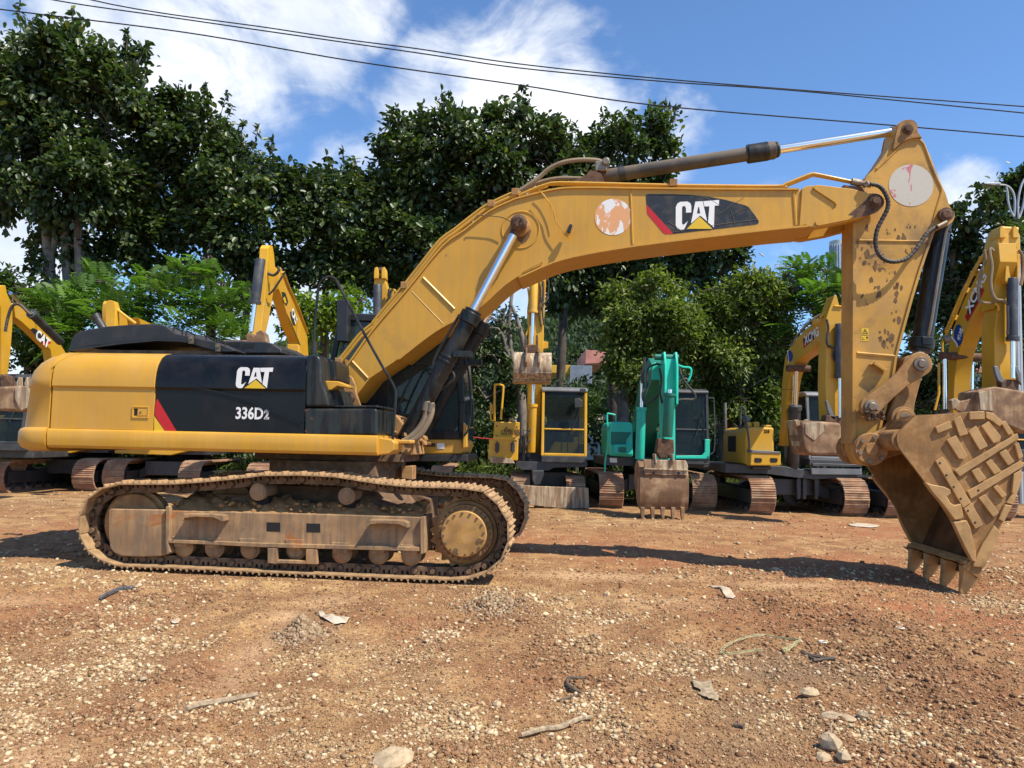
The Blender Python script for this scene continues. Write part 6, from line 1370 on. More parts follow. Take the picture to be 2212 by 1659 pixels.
# ---- yellow excavator with arched boom (right of centre)
h_=Mach('arched_boom_excavator','dusty yellow crawler excavator with high arched boom standing left of the large arm',6.8,20.2)
xl=PY(*px('n',358,1480),18.25).x; xr=PY(*px('n',1003,1500),18.1).x
chassis(h_,(xl+xr)/2,18.2,xr-xl,4.2,.86,.58)
h_.p('deck','grey','n',[(105,1240),(490,1255),(700,1290),(1025,1300),(1025,1330),(700,1345),(600,1335),(400,1310),(105,1300)],18.75,2.8)
m=h_.mb(); P=PL('n',[(240,1245),(240,1040),(256,1000),(290,992),(432,995),(432,1150),(430,1250)],18.6); m.prism(P,18.6,20.6); e1=h_.b(m,'engine_box','yor',.05,seg=3)
m=h_.mb(); xx=PY(*px('n',240,1100),18.6).x; m.box(xx-.006,xx+.01,19.4,20.1,1.45,1.85); h_.b(m,'side_vent','dark',.004,e1)
h_.p('tool_box','ylt','n',[(275,1150),(478,1165),(478,1253),(270,1252)],18.3,.35,.03)
h_.p('box_lid','lgrey','n',[(275,1145),(470,1158),(478,1172),(275,1165)],18.28,.4,.01)
m=h_.mb()
for a in (325,430):
    P=PL('n',[(a-22,1200),(a+22,1202),(a+26,1215),(a+20,1230),(a-20,1230),(a-26,1215)],18.29); m.prism(P,18.29,18.31)
h_.b(m,'grille','dark',0,smooth=0)
h_.p('base_lip','grey','n',[(290,1260),(415,1262),(415,1280),(290,1278)],18.6,.1,.01)
h_.t('handrail','grey','n',[(205,990),(208,880),(216,855),(235,880),(245,970),(262,1080),(266,1235)],18.5,.022,sm=2)
h_.t('handrail','grey','n',[(160,970),(200,1000),(230,985),(240,950)],18.9,.018,sm=2)
h_.p('air_filter','lgrey','n',[(242,915),(276,915),(276,955),(242,955)],19.1,.3,.03)
for a,w_ in ((265,18),(316,20)): h_.p('filler_cap','yor','n',[(a-w_,958),(a+w_,958),(a+w_,995),(a-w_,995)],19.0,.25,.03)
h_.p('filler_cap','ylt','n',[(360,978),(415,978),(415,994),(360,994)],19.0,.2,.02)
m=h_.mb(); o=PY(*px('n',364,1030),18.59)
text_mb(m,'215',.10,(o.x,18.595,o.z),(1,0,0),(0,0,1),(0,-1,0),.004,.004,.9); h_.b(m,'number_badge','blk',0,e1,smooth=0)
XB=PY(*px('n',480,1000),19.2).x
bm_=h_.sp('boom','yor','n',[(462,1120),(475,900),(484,700),(495,600),(505,520),(545,440),(590,390),(650,330),(720,272),(775,262),(770,330),(740,400),(700,452),(640,505),(585,545),(555,600),(532,660),(512,800),(488,1120)],XB,.30,.012,smooth=30)
m=h_.mb(); w0=XB-.004
def side_text(M_,k,txt,a,b,X,size,mt,nm,par,sx=.9,bold=.006):
    p=PX(*px(k,*a),X-.006); q=PX(*px(k,*b),X-.006); ux=(q-p).normalized(); uzv=Vector((0,-ux.z,ux.y)); 
    if uzv.z<0: uzv=-uzv
    m=M_.mb(); text_mb(m,txt,size,p,ux,uzv,(-1,0,0),.004,bold,sx); return M_.b(m,nm,mt,0,par,smooth=0)
def side_poly(M_,k,pts,X,mt,nm,par,off=.004):
    P=[(v.y,v.z) for v in (PX(*px(k,x,y),X) for x,y in pts)]; m=M_.mb(); m.prism(P,X-off,X+.001,'x'); return M_.b(m,nm,mt,0,par,smooth=0)
side_poly(h_,'n',[(622,402),(697,355),(704,385),(700,405),(630,465)],XB,'red','decal_red',bm_,.003)
side_poly(h_,'n',[(628,404),(695,362),(702,385),(696,402),(640,445)],XB,'decal','decal_black',bm_,.005)
side_text(h_,'n','XCMG',(638,442),(698,400),XB,.30,'white','decal_letters',bm_,.95,.008)
P=circ(538,517,1,20); side_poly(h_,'n',[(538+20*math.cos(a*.314),517+38*math.sin(a*.314)) for a in range(20)],XB,'blue','blue_oval',bm_)
side_text(h_,'n','J',(526,545),(548,520),XB,.34,'white','oval_letter',bm_,.8,.006)
m=h_.mb(); p=PX(*px('n',480,740),XB); h_.sp('boom_seam','rust','n',[(484,738),(560,742),(560,745),(484,741)],XB-.006,.01,0,bm_)
h_.hyd('n',(562,1300),(580,610),.66,18.9,.125,.05,'grey',Y2=18.2)
h_.hyd('n',(545,1300),(566,640),.66,19.4,.11,.045,'grey',Y2=18.6)
m=h_.mb(); q=PY(*px('n',600,600),18.2); m.cyl((q.x-.3,18.2,q.z),(q.x+.25,18.2,q.z),.08,n=14); h_.b(m,'boom_pin','rust',.006)
# arm with linkage
ya=PX(*px('n',800,420),XB+.1).y
am_=h_.p('arm','yor','n',[(782,260),(790,230),(835,108),(850,105),(870,180),(888,190),(892,260),(880,500),(868,945),(785,945),(775,700),(782,430)],ya-.1,.42,.015)
h_.p('arm_head','ylt','n',[(720,265),(778,262),(800,290),(775,310),(722,292)],ya+.1,.3,.01)
h_.t('pipe','ylt','n',[(740,258),(800,200),(838,160)],ya+.1,.03,sm=1)
h_.t('pipe','ylt','n',[(835,180),(892,183)],ya-.12,.02,sm=1)
h_.t('hose','rubber','n',[(610,345),(640,318),(700,262),(760,232)],ya+.6,.03,sm=3)
h_.t('hose','rubber','n',[(548,450),(570,400),(600,360),(640,335)],ya+.9,.022,sm=3)
h_.t('hose','rubber','n',[(785,270),(795,330),(785,400),(790,440),(820,458),(835,462),(828,520),(850,570),(845,625)],ya-.15,.025,sm=4)
h_.hyd('n',(872,300),(876,930),.58,ya-.2,.10,.045,'grey')
h_.p('link','lgrey','n',[(778,812),(792,818),(830,900),(850,940),(835,945),(810,930),(788,870)],ya-.2,.08,.015)
h_.p('bucket_link','rust','n',[(780,910),(880,920),(885,1000),(870,1050),(790,1060),(770,1000)],ya-.2,.25,.02)
kb=h_.p('bucket','rbk','n',[(612,962),(640,948),(760,955),(885,965),(890,1100),(885,1182),(700,1185),(655,1180),(630,1140),(612,1060)],ya-.5,.75,.07,seg=4)
h_.p('cutting_edge','cream','n',[(568,948),(600,945),(615,968),(612,1060),(628,1130),(605,1120),(590,1020),(578,985)],ya-.35,.5,.02,kb)
h_.p('tooth','cream','n',[(565,945),(598,942),(612,985),(585,990)],ya-.45,.12,.02,kb)
h_.p('tooth','cream','n',[(640,942),(662,940),(662,958),(645,965)],ya-.1,.12,.02,kb)
h_.p('wear_patch','cream','n',[(640,965),(760,960),(770,1020),(700,1085),(640,1040)],ya-.515,.02,.01,kb)
cL=PY(*px('n',662,1000),18.7).x;cR=PY(*px('n',1000,1000),18.7).x
cab_bg(h_,cL,cR,18.7,20.4,1.22,2.95,'lgrey','lgrey',None,.35)
h_.p('cab_bumper','grey','n',[(690,1235),(1020,1245),(1022,1262),(690,1256)],18.6,.1,.01)
h_.p('cab_bumper','lgrey','n',[(680,1266),(1022,1272),(1022,1315),(685,1312)],18.62,.1,.015)
m=h_.mb()
for a in (600,640,720): q=PY(*px('n',a,1400),18.9); m.prism([(q.x-.05,q.z-.28),(q.x+.03,q.z-.28),(q.x+.05,q.z+.2),(q.x,q.z+.26),(q.x-.06,q.z+.2)],18.9,19.0)
h_.b(m,'lifting_lug','grey',.01)
# ---- yellow excavator on the right edge
i_=Mach('tall_boom_excavator','orange-yellow crawler excavator at the right edge with straight tall boom and raised bucket',10.3,20.0)
chassis(i_,10.25,17.9,2.4,4.2,.88,.6)
i_.p('deck','grey','o',[(40,1180),(700,1210),(700,1260),(40,1240)],18.5,2.8)
i_.p('engine_box','yor','D',[(1985,900),(2075,905),(2075,985),(1985,980)],18.6,2.0,.05)
XI=PY(*px('o',135,1000),19.4).x
bm_=i_.sp('boom','yor','o',[(128,1040),(130,790),(150,690),(200,560),(262,440),(300,375),(345,320),(352,400),(325,500),(278,575),(232,650),(198,720),(172,800),(158,900),(152,1045)],XI,.40,.012,smooth=30)
side_poly(i_,'o',[(203,635),(262,490),(286,520),(270,560),(215,658)],XI,'red','decal_red',bm_,.003)
side_poly(i_,'o',[(212,612),(260,500),(274,520),(265,555),(222,632)],XI,'decal','decal_black',bm_,.005)
side_text(i_,'o','XCMG',(224,622),(274,512),XI,.36,'white','decal_letters',bm_,1.0,.01)
side_poly(i_,'o',[(176+19*math.cos(a*.314),712+46*math.sin(a*.314)) for a in range(20)],XI,'blue','blue_oval',bm_)
side_text(i_,'o','J',(164,752),(186,705),XI,.42,'white','oval_letter',bm_,.8,.008)
side_text(i_,'o','机械',(180,738),(194,690),XI,.16,'white','oval_text',bm_,1.0,.002)
for j,P in enumerate(([(110,800),(108,740),(140,680),(190,560),(250,430),(290,360),(300,350)],[(125,690),(160,620),(230,450),(300,345)],[(120,700),(160,600),(205,500),(265,400),(290,355)],[(135,670),(200,530),(270,385)])): i_.t('pipe','yor' if j%2 else 'ylt','o',P,[PX(*px('o',*p),XI+.06*j).y-.02 for p in P],.028,sm=2)
m=i_.mb()
for a,b in ((205,525),(235,450),(150,640),(270,390)): q=PX(*px('o',a,b),XI); m.box(q.x-.02,q.x+.35,q.y-.06,q.y+.06,q.z-.05,q.z+.07)
i_.b(m,'pipe_clamp','ylt',.008,bm_)
i_.hyd('o',(118,1060),(115,790),.12,19.0,.12,.05,'grey')
i_.hyd('o',(230,1060),(232,830),.12,19.6,.12,.05,'grey')
m=i_.mb(); q=PY(*px('o',118,800),19.0); m.cyl((q.x-.1,19,q.z),(q.x+1.5,19.2,q.z),.10,n=14); i_.b(m,'boom_pin','rust',.006)
i_.t('pipe','ylt','o',[(92,830),(92,960),(85,990),(75,1030)],19.0,.03,sm=1)
m=i_.mb(); q=PY(*px('o',124,730),18.8); m.turn(q,q+Vector((.02,-.1,0)),[(0,.10),(.6,.10),(1,.06)],14); i_.b(m,'work_lamp','steel',.006)
yi=PX(*px('o',370,500),XI+.3).y
am_=i_.p('arm','yor','o',[(345,560),(330,600),(326,450),(338,330),(350,275),(362,252),(405,256),(425,262),(436,285),(440,400),(432,480),(425,620),(420,900),(425,945),(330,935),(328,700)],yi-.1,.5,.018)
m=i_.mb(); 
for a in (352,408): m.prism(PL('o',[(a-5,300),(a-4,260),(a+4,248),(a+14,262),(a+22,300)],yi-.14),yi-.18,yi+.2)
m.cyl(PY(*px('o',350,262),yi+.05),PY(*px('o',425,266),yi+.05),.07,n=14); i_.b(m,'arm_head','ylt',.012,am_)
m=i_.mb(); m.prism(PL('o',[(352,285),(430,285),(425,340),(360,338)],yi-.115),yi-.125,yi-.10); i_.b(m,'head_plate','ylt',.005,am_)
for s_,a in ((0,380),(1,425)):
    i_.p('cylinder_lug','yor','o',[(a,368),(a+12,368),(a+10,430),(a+18-s_*14,470),(a+8,492),(a-6+s_*6,480)],yi-.30,.22,.01,am_)
i_.hyd('o',(404,470),(406,895),.63,yi-.28,.115,.05,'grey')
i_.t('hose','sleeve','o',[(270,575),(262,555),(262,500),(275,440),(290,390),(285,350)],yi-.1,.035,sm=4)
i_.t('hose','sleeve','o',[(325,355),(315,345),(308,360),(318,420),(312,480),(318,530),(335,560),(365,565),(388,585)],yi-.25,.035,sm=4)
i_.t('hose','sleeve','o',[(262,565),(285,575),(330,575)],yi-.1,.03,sm=3)
i_.t('pipe','ylt','o',[(330,575),(345,590),(345,610)],yi-.15,.03,sm=2)
i_.t('pipe','grey','o',[(384,588),(386,660),(384,710)],yi-.35,.03,sm=1)
i_.t('hose','sleeve','o',[(432,350),(448,380),(450,440),(440,500)],yi-.1,.035,sm=4)
i_.p('link','lgrey','o',[(326,842),(345,845),(358,880),(372,905),(362,915),(345,905),(335,880)],yi-.3,.08,.015)
i_.p('link','lgrey','o',[(412,842),(428,845),(442,880),(446,925),(430,905),(425,880)],yi-.3,.08,.015)
i_.p('bucket_link','rust','o',[(355,900),(435,900),(428,1000),(400,1020),(370,1000)],yi-.25,.25,.02)
kb=i_.p('bucket','rbk','o',[(258,950),(335,930),(454,950),(620,950),(620,1110),(500,1130),(454,1125),(340,1080),(300,1030),(275,1045),(255,1040)],yi-.45,.8,.05,seg=3)
i_.p('side_plate','rbk','o',[(150,1000),(165,980),(185,992),(225,985),(262,940),(285,950),(280,1042),(190,1040),(165,1030)],yi-.3,.1,.02,kb)
i_.p('tooth','cream','o',[(146,990),(165,978),(185,995),(170,1020),(152,1030)],yi-.35,.15,.02,kb)
i_.p('wear_patch','cream','o',[(262,955),(330,945),(335,990),(325,1035),(270,1030)],yi-.465,.02,.01,kb)
cab_bg(i_,PY(2190,950,18.5).x,PY(2320,950,18.5).x,18.5,20.2,1.2,2.95,'yor','grey',None,.35)
# ---- machines on the left
def left_body(M_,xc,yf,gauge,cabf='lgrey',paint='yor',engine=True,cab=True):
    chassis(M_,xc,yf,gauge,4.0,.84,.58)
    m=M_.mb(); m.box(xc-1.2,xc+1.2,yf+.7,yf+3.6,1.02,1.18); M_.b(m,'deck','grey',.02)
    m=M_.mb(); m.prism([(xc-1.25,1.02),(xc+.3,1.0),(xc+.75,1.12),(xc+.75,1.22),(xc-1.25,1.2)],yf+.45,yf+.7); M_.b(m,'side_rail',paint,.02)
    if engine:
        m=M_.mb(); m.box(xc-1.15,xc-.35,yf+.8,yf+3.4,1.19,2.05); M_.b(m,'engine_box',paint,.06,seg=3)
    m=M_.mb(); m.box(xc-1.2,xc+1.2,yf+3.0,yf+3.9,1.05,2.1); M_.b(m,'counterweight',paint,.12,seg=3)
    if cab: cab_bg(M_,xc+.3,xc+1.2,yf+.6,yf+2.3,1.2,2.95,cabf,cabf,None,.38)
a_=Mach('parked_excavator','yellow excavator at the left edge with logo panel on its sloping boom',-12.0,22.5)
left_body(a_,PY(113,1030,20.9).x,20.7,1.85,engine=False)
XA=PY(*px('k',300,740),21.5).x
bm_=a_.sp('boom','yor','k',[(80,485),(100,478),(125,500),(200,570),(345,712),(375,760),(375,810),(300,810),(290,745),(205,660),(125,585),(90,560)],XA,-.25,.012,smooth=30)
side_poly(a_,'k',[(172,625),(185,616),(225,640),(285,695),(235,706),(205,690)],XA,'decal','decal_black',bm_,.0) if False else None
def rside_poly(M_,k,pts,X,mt,nm,par,off=.004):
    P=[(v.y,v.z) for v in (PX(*px(k,x,y),X) for x,y in pts)]; m=M_.mb(); m.prism(P,X-.001,X+off,'x'); return M_.b(m,nm,mt,0,par,smooth=0)
rside_poly(a_,'k',[(172,628),(190,618),(235,645),(282,692),(236,705)],XA,'decal','decal_panel',bm_,.004)
rside_poly(a_,'k',[(236,704),(282,692),(292,704),(250,718)],XA,'red','red_stripe',bm_,.004)
def rside_text(M_,k,txt,a,b,X,size,mt,nm,par,sx=.9,bold=.006):
    p=PX(*px(k,*a),X+.007); q=PX(*px(k,*b),X+.007); ux=(q-p).normalized(); uzv=ux.cross(Vector((1,0,0))); 
    if uzv.z<0: uzv=-uzv
    m=M_.mb(); text_mb(m,txt,size,p,ux,uzv,(1,0,0),.004,bold,sx); return M_.b(m,nm,mt,0,par,smooth=0)
rside_text(a_,'k','CAT',(200,672),(240,706),XA,.36,'white','logo_letters',bm_,.9,.014)
a_.sp('arm','yor','k',[(-30,400),(5,378),(32,376),(40,420),(62,470),(72,520),(72,600),(60,760),(45,880),(35,900),(10,900),(5,500)],XA,-.28,.012)
a_.hyd('k',(345,700),(60,420),.62,20.3,.10,.045,'grey',Y2=17.8)
a_.t('hose','rubber','k',[(30,640),(45,560),(70,495),(110,485),(160,530),(180,545)],17.6,.035,sm=4)
a_.p('bucket_link','rust','k',[(0,880),(40,890),(55,940),(40,1000),(10,1010),(0,960)],17.2,.25,.02)
kb=a_.p('bucket','rbk','k',[(-120,960),(60,950),(90,945),(168,955),(160,1050),(135,1092),(0,1090),(-120,1085)],16.9,.9,.06,seg=4)
a_.p('side_plate','cream','k',[(85,960),(105,948),(168,952),(163,1030),(150,1075),(120,1092),(100,1060),(82,1020)],16.86,.06,.015,kb)
for x in (90,135): a_.p('tooth','cream','k',[(x,935),(x+12,900),(x+22,898),(x+24,950),(x+5,955)],17.2,.12,.015,kb)
c_=Mach('parked_excavator','excavator at the very left edge showing only its grey cab and one track',-13.5,21.5)
cab_bg(c_,PY(-30,880,19.3).x,PY(52,880,19.3).x,19.3,20.8,1.15,3.0,'grey','grey','grey',.35)
add_track(c_,PY(-18,1020,19.6).x,19.6,3.9,.6,.8); 
m=c_.mb(); m.box(-15.2,-12.1,19.6,22.4,.9,1.12); c_.b(m,'deck','grey',.02)
m=c_.mb(); m.box(-15.0,-12.6,20.9,22.3,1.12,2.0); c_.b(m,'engine_box','yor',.08)
b_=Mach('parked_excavator','yellow excavator hidden behind the counterweight, only its arm tip above the black hood',-9.6,23)
left_body(b_,PY(333,1030,21.1).x,20.9,2.05)
XBb=PY(*px('k',650,600),18.5).x
b_.sp('arm','yor','k',[(640,620),(632,540),(636,480),(645,466),(655,472),(665,502),(700,545),(780,598),(790,625)],XBb,-.22,.012)
b_.p('arm_head','ylt','k',[(600,500),(605,465),(625,460),(650,466),(660,500),(655,620),(600,620)],17.9,.2,.012)
b_.t('pipe','ylt','k',[(660,505),(700,540),(775,595)],18.0,.035,sm=2)
b_.sp('boom','yor','k',[(700,560),(790,600),(900,760),(900,1100),(780,1100),(760,760)],XBb-.1,.4,.012)
d_m=Mach('parked_excavator','yellow excavator with its folded boom standing high between the dark hood and the handrail',-5.6,22.5)
left_body(d_m,-5.5,20.3,2.3)
XD=PY(*px('k',1700,760),20.6).x
bm_=d_m.sp('boom','yor','k',[(1590,400),(1590,330),(1600,272),(1625,330),(1645,400),(1700,540),(1752,670),(1758,780),(1758,860),(1705,860),(1698,700),(1650,590),(1612,460)],XD,-.26,.012,smooth=30)
rside_poly(d_m,'k',[(1604,412),(1625,418),(1642,470),(1632,495),(1612,470)],XD,'decal','decal_panel',bm_,.004)
rside_poly(d_m,'k',[(1612,450),(1622,440),(1632,475),(1622,478)],XD,'ygold','decal_triangle',bm_,.006)
rside_poly(d_m,'k',[(1652,530),(1668,515),(1688,570),(1682,608),(1668,600),(1656,560)],XD,'decal','decal_panel',bm_,.004)
rside_text(d_m,'k','CAT',(1660,535),(1682,595),XD,.30,'white','logo_letters',bm_,.9,.012)
am_=d_m.sp('arm','ylt','k',[(1525,215),(1528,165),(1540,148),(1554,152),(1562,200),(1570,290),(1560,400),(1535,560),(1508,680),(1482,680),(1490,600),(1512,420)],XD-.02,-.20,.012)
d_m.hyd('k',(1485,225),(1432,640),.62,PX(*px('k',1490,300),XD).y-.3,.11,.045,'grey')
d_m.t('hose','rubber','k',[(1495,250),(1520,300),(1560,318),(1590,290),(1580,270)],PX(*px('k',1550,300),XD).y-.25,.035,sm=4)
d_m.t('hose','rubber','k',[(1530,430),(1560,400),(1600,340),(1625,300)],PX(*px('k',1550,300),XD).y-.3,.025,sm=4)
for j in (0,1): d_m.t('pipe','ylt','k',[(1608+j*10,300),(1640+j*10,390),(1700+j*8,520),(1750+j*4,650)],[PX(*px('k',*p),XD+.2).y for p in ((1608,300),(1640,390),(1700,520),(1750,650))],.028,sm=2)
d_m.p('bucket_link','rbk','k',[(1402,700),(1402,662),(1415,642),(1436,650),(1446,676),(1462,642),(1486,630),(1508,650),(1516,700)],16.9,.3,.015)
d_m.sp('bucket','rbk','k',[(1400,700),(1480,690),(1500,730),(1490,820),(1440,860),(1380,800)],XD-.1,-.7,.03)
m=d_m.mb(); q=PY(*px('k',1668,715),17.5); m.cyl(q,q+Vector((0,.2,-.02)),.2,n=20); 
d_m.p('pipe_collar','yor','k',[(1635,712),(1700,712),(1702,770),(1636,770)],17.6,.2,.02)
e_=Mach('parked_excavator','yellow excavator whose twin-lugged arm tip rises right behind the main cab',-3.0,23)
left_body(e_,-3.0,20.8,2.3,'grey')
am_=e_.p('arm','yor','c',[(718,1048),(800,1050),(820,1130),(840,1240),(870,1320),(900,1700),(720,1700),(712,1300)],18.6,.4,.015)
for a in (716,772): e_.p('arm_lug','ylt','c',[(a,1050),(a+2,990),(a+10,966),(a+24,962),(a+32,980),(a+34,1050)],18.5,.3,.012,am_)
m=e_.mb(); m.cyl(PY(*px('c',722,990),18.65),PY(*px('c',804,990),18.65),.07,n=14); e_.b(m,'arm_pin','rust',.005,am_)
e_.hyd('c',(745,1100),(742,1600),.7,18.4,.11,.045,'grey')
for P in ([(830,1130),(830,1180),(822,1240),(840,1290)],[(860,1130),(845,1150),(835,1200)],[(880,1150),(870,1200),(850,1260)]): e_.t('hose','rubber','c',P,18.5,.03,sm=4)
e_.p('pipe_block','ylt','c',[(835,1125),(880,1130),(885,1165),(868,1210),(842,1200)],18.55,.12,.012)
# ---------------------------------------------------------------- wires, lamp, buildings, vehicles, fence
MT['wire']=mat('power_line_black',(.012,.012,.014),.6)
MT['galv']=mat('galvanised_lamp',(.42,.44,.46),.4,.3,var=.05)
MT['conc']=mat('far_tower_concrete',(.55,.55,.52),.8,var=.05,streak=(.3,.3,.28),sa=.4)
MT['cream2']=mat('cream_bus',(.60,.55,.40),.4,var=.05)
MT['wcar']=mat('white_car_paint',(.78,.79,.80),.25,var=.02)
MT['dglass']=mat('dark_vehicle_glass',(.015,.02,.025),.08)
MT['roofred']=mat('faded_red_roof',(.50,.20,.15),.7,var=.12,vs=1)
MT['tin']=mat('corrugated_tin',(.38,.42,.47),.5,.3,var=.1)
MT['gmesh']=mat('green_mesh_wire',(.03,.20,.09),.5)
GW='power lines crossing the sky'
def wire(pts,Y,label):
    P=[PY(x,y,Y) for x,y in pts]; o=MB().tube(P,.016,6,smooth=8).build('power_line',MT['wire']); tag(o,label,'power line',GW)
wire([(-150,-60),(100,-3),(380,39),(900,114),(1121,146.7),(1421,175),(1700,194.3),(1960,219),(2212,244),(2400,262)],19,'middle black power line, second from top at the right edge')
wire([(-100,-110),(194,-1),(600,63),(760,87),(900,105),(1121,138),(1421,169.3),(1800,200),(2212,230),(2400,244)],19.5,'topmost black power line at the right edge')
wire([(-200,-10),(0,20),(400,70),(760,131.5),(1121,183.5),(1421,228),(1950,272.5),(2212,295),(2400,310)],18,'lowest of the black power lines, crossing the tip of the arm')
L=Mach('street_lamp','tall grey street lamp with curved arms at the right edge',PY(2203,970,24).x,24,'street lamp',None)
m=L.mb(); a=PY(2195,700,24); b=PY(2193,516,24); m.tube([(a.x,24,0),(a.x,24,a.z),(b.x,24,b.z)],.075,10); L.b(m,'pole','galv',0)
m=L.mb(); a=PY(2205,700,24); b=PY(2201,508,24); m.tube([(a.x,24.1,0),(a.x,24.1,a.z),(b.x,24.1,b.z)],.085,10); L.b(m,'pole','galv',0)
for P in ([(1320,700),(1325,600),(1312,540),(1285,505),(1250,492),(1210,490)],[(1318,705),(1295,660),(1280,600),(1275,540),(1268,505)],[(1350,720),(1345,640),(1352,560),(1370,490),(1390,450)],[(1355,710),(1375,650),(1390,570),(1400,500)]): L.t('lamp_arm','galv','f',P,24,.032,sm=3)
m=L.mb(); m.prism(PL('f',[(1115,488),(1140,480),(1200,476),(1222,484),(1215,494),(1170,498),(1125,492)],23.9),23.8,24.05); L.b(m,'lamp_head','galv',.02)
# far round tower, flats, cranes
T=Mach('tower_block','pale round high tower rising behind the feathery tree beside the arm',PY(1812,600,260).x,260,'building',None)
x0=PY(1801,560,260).x;x1=PY(1838,560,260).x;zt=PY(1812,517,260).z; m=T.mb(); m.cyl(((x0+x1)/2,263,0),((x0+x1)/2,263,zt),(x1-x0)/2,n=28); T.b(m,'wall','conc',0)
m=T.mb()
for k in range(24):
    a=2*math.pi*k/24
    if math.sin(a)<.2: m.box((x0+x1)/2+math.cos(a)*(x1-x0)/2-.35,(x0+x1)/2+math.cos(a)*(x1-x0)/2+.35,263+math.sin(a)*(x1-x0)/2-.25,263+math.sin(a)*(x1-x0)/2+.1,4,zt-1.5)
T.b(m,'window_strips','tin',0)
T=Mach('apartment_block','distant grey flats on the ridge above the olive trees',PY(1600,615,240).x,240,'building',None)
m=T.mb(); q0=PY(1555,612,240);q1=PY(1640,612,240); m.box(q0.x,q1.x,240,255,0,q0.z+.5)
m.box(q0.x+2,q0.x+6,239.5,250,0,q0.z+1.6).box(q1.x-5,q1.x-1,239.5,250,0,q0.z+1.2); T.b(m,'wall','conc',0)
m=T.mb()
for i in range(16):
    for j in range(4): x=q0.x+.5+(q1.x-q0.x-1)*i/16; m.box(x,x+.45,239.3,239.9,q0.z-1.2-j*1.6,q0.z-.4-j*1.6)
T.b(m,'window_rows','dglass',0)
def crane(name,label,a,b,Y,mast):
    T=Mach(name,label,PY(*a,Y).x,Y,'crane',None); p=PY(*a,Y);q=PY(*b,Y); m=T.mb()
    for dz in (0,.9): m.tube([p+Vector((0,0,dz)),q+Vector((0,0,dz))],.16,4)
    n=22
    for i in range(n): u=p+(q-p)*(i/n);v=p+(q-p)*((i+1)/n); m.tube([u+Vector((0,0,.9*(i%2))),v+Vector((0,0,.9*((i+1)%2)))],.1,3)
    T.b(m,'jib','tin',0); r=PY(*mast,Y); m=T.mb(); m.box(r.x-.5,r.x+.5,Y-.5,Y+.5,0,r.z+1.5); T.b(m,'mast','tin',0)
crane('tower_crane','thin tower crane beyond the olive trees left of the round tower',(1672,577),(1790,575),250,(1776,577))
crane('tower_crane','thin red-tinted tower crane between the arm and the right-hand excavator',(2095,556),(2200,548),230,(2160,552))
# shed seen between the trees
S=Mach('shed','faded red roof box over yellow and grey tin shed behind the parked yellow cab',PY(1290,770,60).x,60,'shed',None)
S.p('roof','roofred','l',[(788,564),(930,570),(936,645),(788,648)],60,8,.03)
S.p('yellow_fascia','ylt','l',[(575,657),(695,657),(695,712),(575,705)],58,5,.03)
P=PL('l',[(695,658),(830,660),(830,760),(695,740)],57.8); m=S.mb(); n=24
for i in range(n): x=P[0][0]+(P[1][0]-P[0][0])*i/n; m.box(x,x+(P[1][0]-P[0][0])/n*.55,57.75,58.3,0,P[0][1])
m.box(P[0][0]+.01,P[1][0]-.01,57.85,63,0,P[0][1]-.02); S.b(m,'tin_wall','tin',0)
S2=Mach('house','small house with a salmon wall in the distance behind the right-hand boom',PY(2135,800,70).x,70,'house',None)
m=S2.mb(); q0=PY(2105,790,70);q1=PY(2140,812,70); m.box(q0.x,q1.x,70,76,0,q1.z+.3); S2.b(m,'wall','conc',0)
m=S2.mb(); m.prism([(q0.x-.3,q1.z+.2),(q1.x+.3,q1.z+.2),((q0.x+q1.x)/2,q0.z)],69.5,76.5); S2.b(m,'roof','roofred',0)
# vehicles glimpsed behind
V=Mach('minibus','cream minibus glimpsed behind the yellow excavator cab',PY(1300,930,30).x,30,'minibus',None)
V.p('body','cream2','D',[(1225,900),(1240,893),(1300,893),(1320,900),(1326,925),(1328,985),(1215,982),(1215,930)],28.5,4.5,.12,seg=3)
V.p('windscreen','dglass','D',[(1270,906),(1316,907),(1321,935),(1270,935)],28.47,.1,.02)
V.p('side_window','dglass','D',[(1222,906),(1262,906),(1262,932),(1220,932)],28.47,.1,.02)
m=V.mb(); 
for x in (1232,1305): q=PY(x,985,28.6); m.cyl((q.x,28.45,.35),(q.x,28.8,.35),.35,n=20)
V.b(m,'wheels','seat',.02)
V=Mach('white_car','white car with sloping bonnet between the yellow and turquoise excavators',PY(1285,970,26.5).x,26.5,'car',None)
V.p('body','wcar','l',[(690,1130),(760,1080),(800,1085),(838,1118),(870,1140),(884,1165),(884,1225),(870,1250),(690,1250)],26.3,1.7,.08,seg=3)
V.p('side_window','dglass','l',[(720,1118),(770,1092),(800,1096),(825,1125),(812,1140),(720,1138)],26.27,.1,.01)
m=V.mb(); q=PY(*px('l',848,1240),26.3); m.turn((q.x,26.22,.32),(q.x,26.5,.32),[(0,.2),(.02,.33),(1,.33)],22); V.b(m,'wheel','seat',0)
m=V.mb(); m.turn((q.x,26.18,.32),(q.x,26.24,.32),[(0,.05),(.3,.2),(1,.2)],18); V.b(m,'hub_cap','galv',0)
V.p('mirror','seat','l',[(824,1145),(862,1145),(866,1160),(826,1162)],26.1,.12,.02)
V=Mach('minibus','pale vehicle roof visible between the handrail and boom of the yellow excavator',PY(1140,925,27.5).x,27.5,'minibus',None)
V.p('body','cream2','D',[(1108,905),(1118,893),(1175,893),(1182,905),(1182,985),(1105,985)],27.3,3,.1,seg=3)
V.p('window','dglass','D',[(1118,900),(1172,900),(1172,925),(1118,925)],27.27,.1,.02)
q=PY(1575,905,27); T=Mach('red_canopy','small bright red canopy beyond the turquoise excavator',q.x,27,'canopy',None)
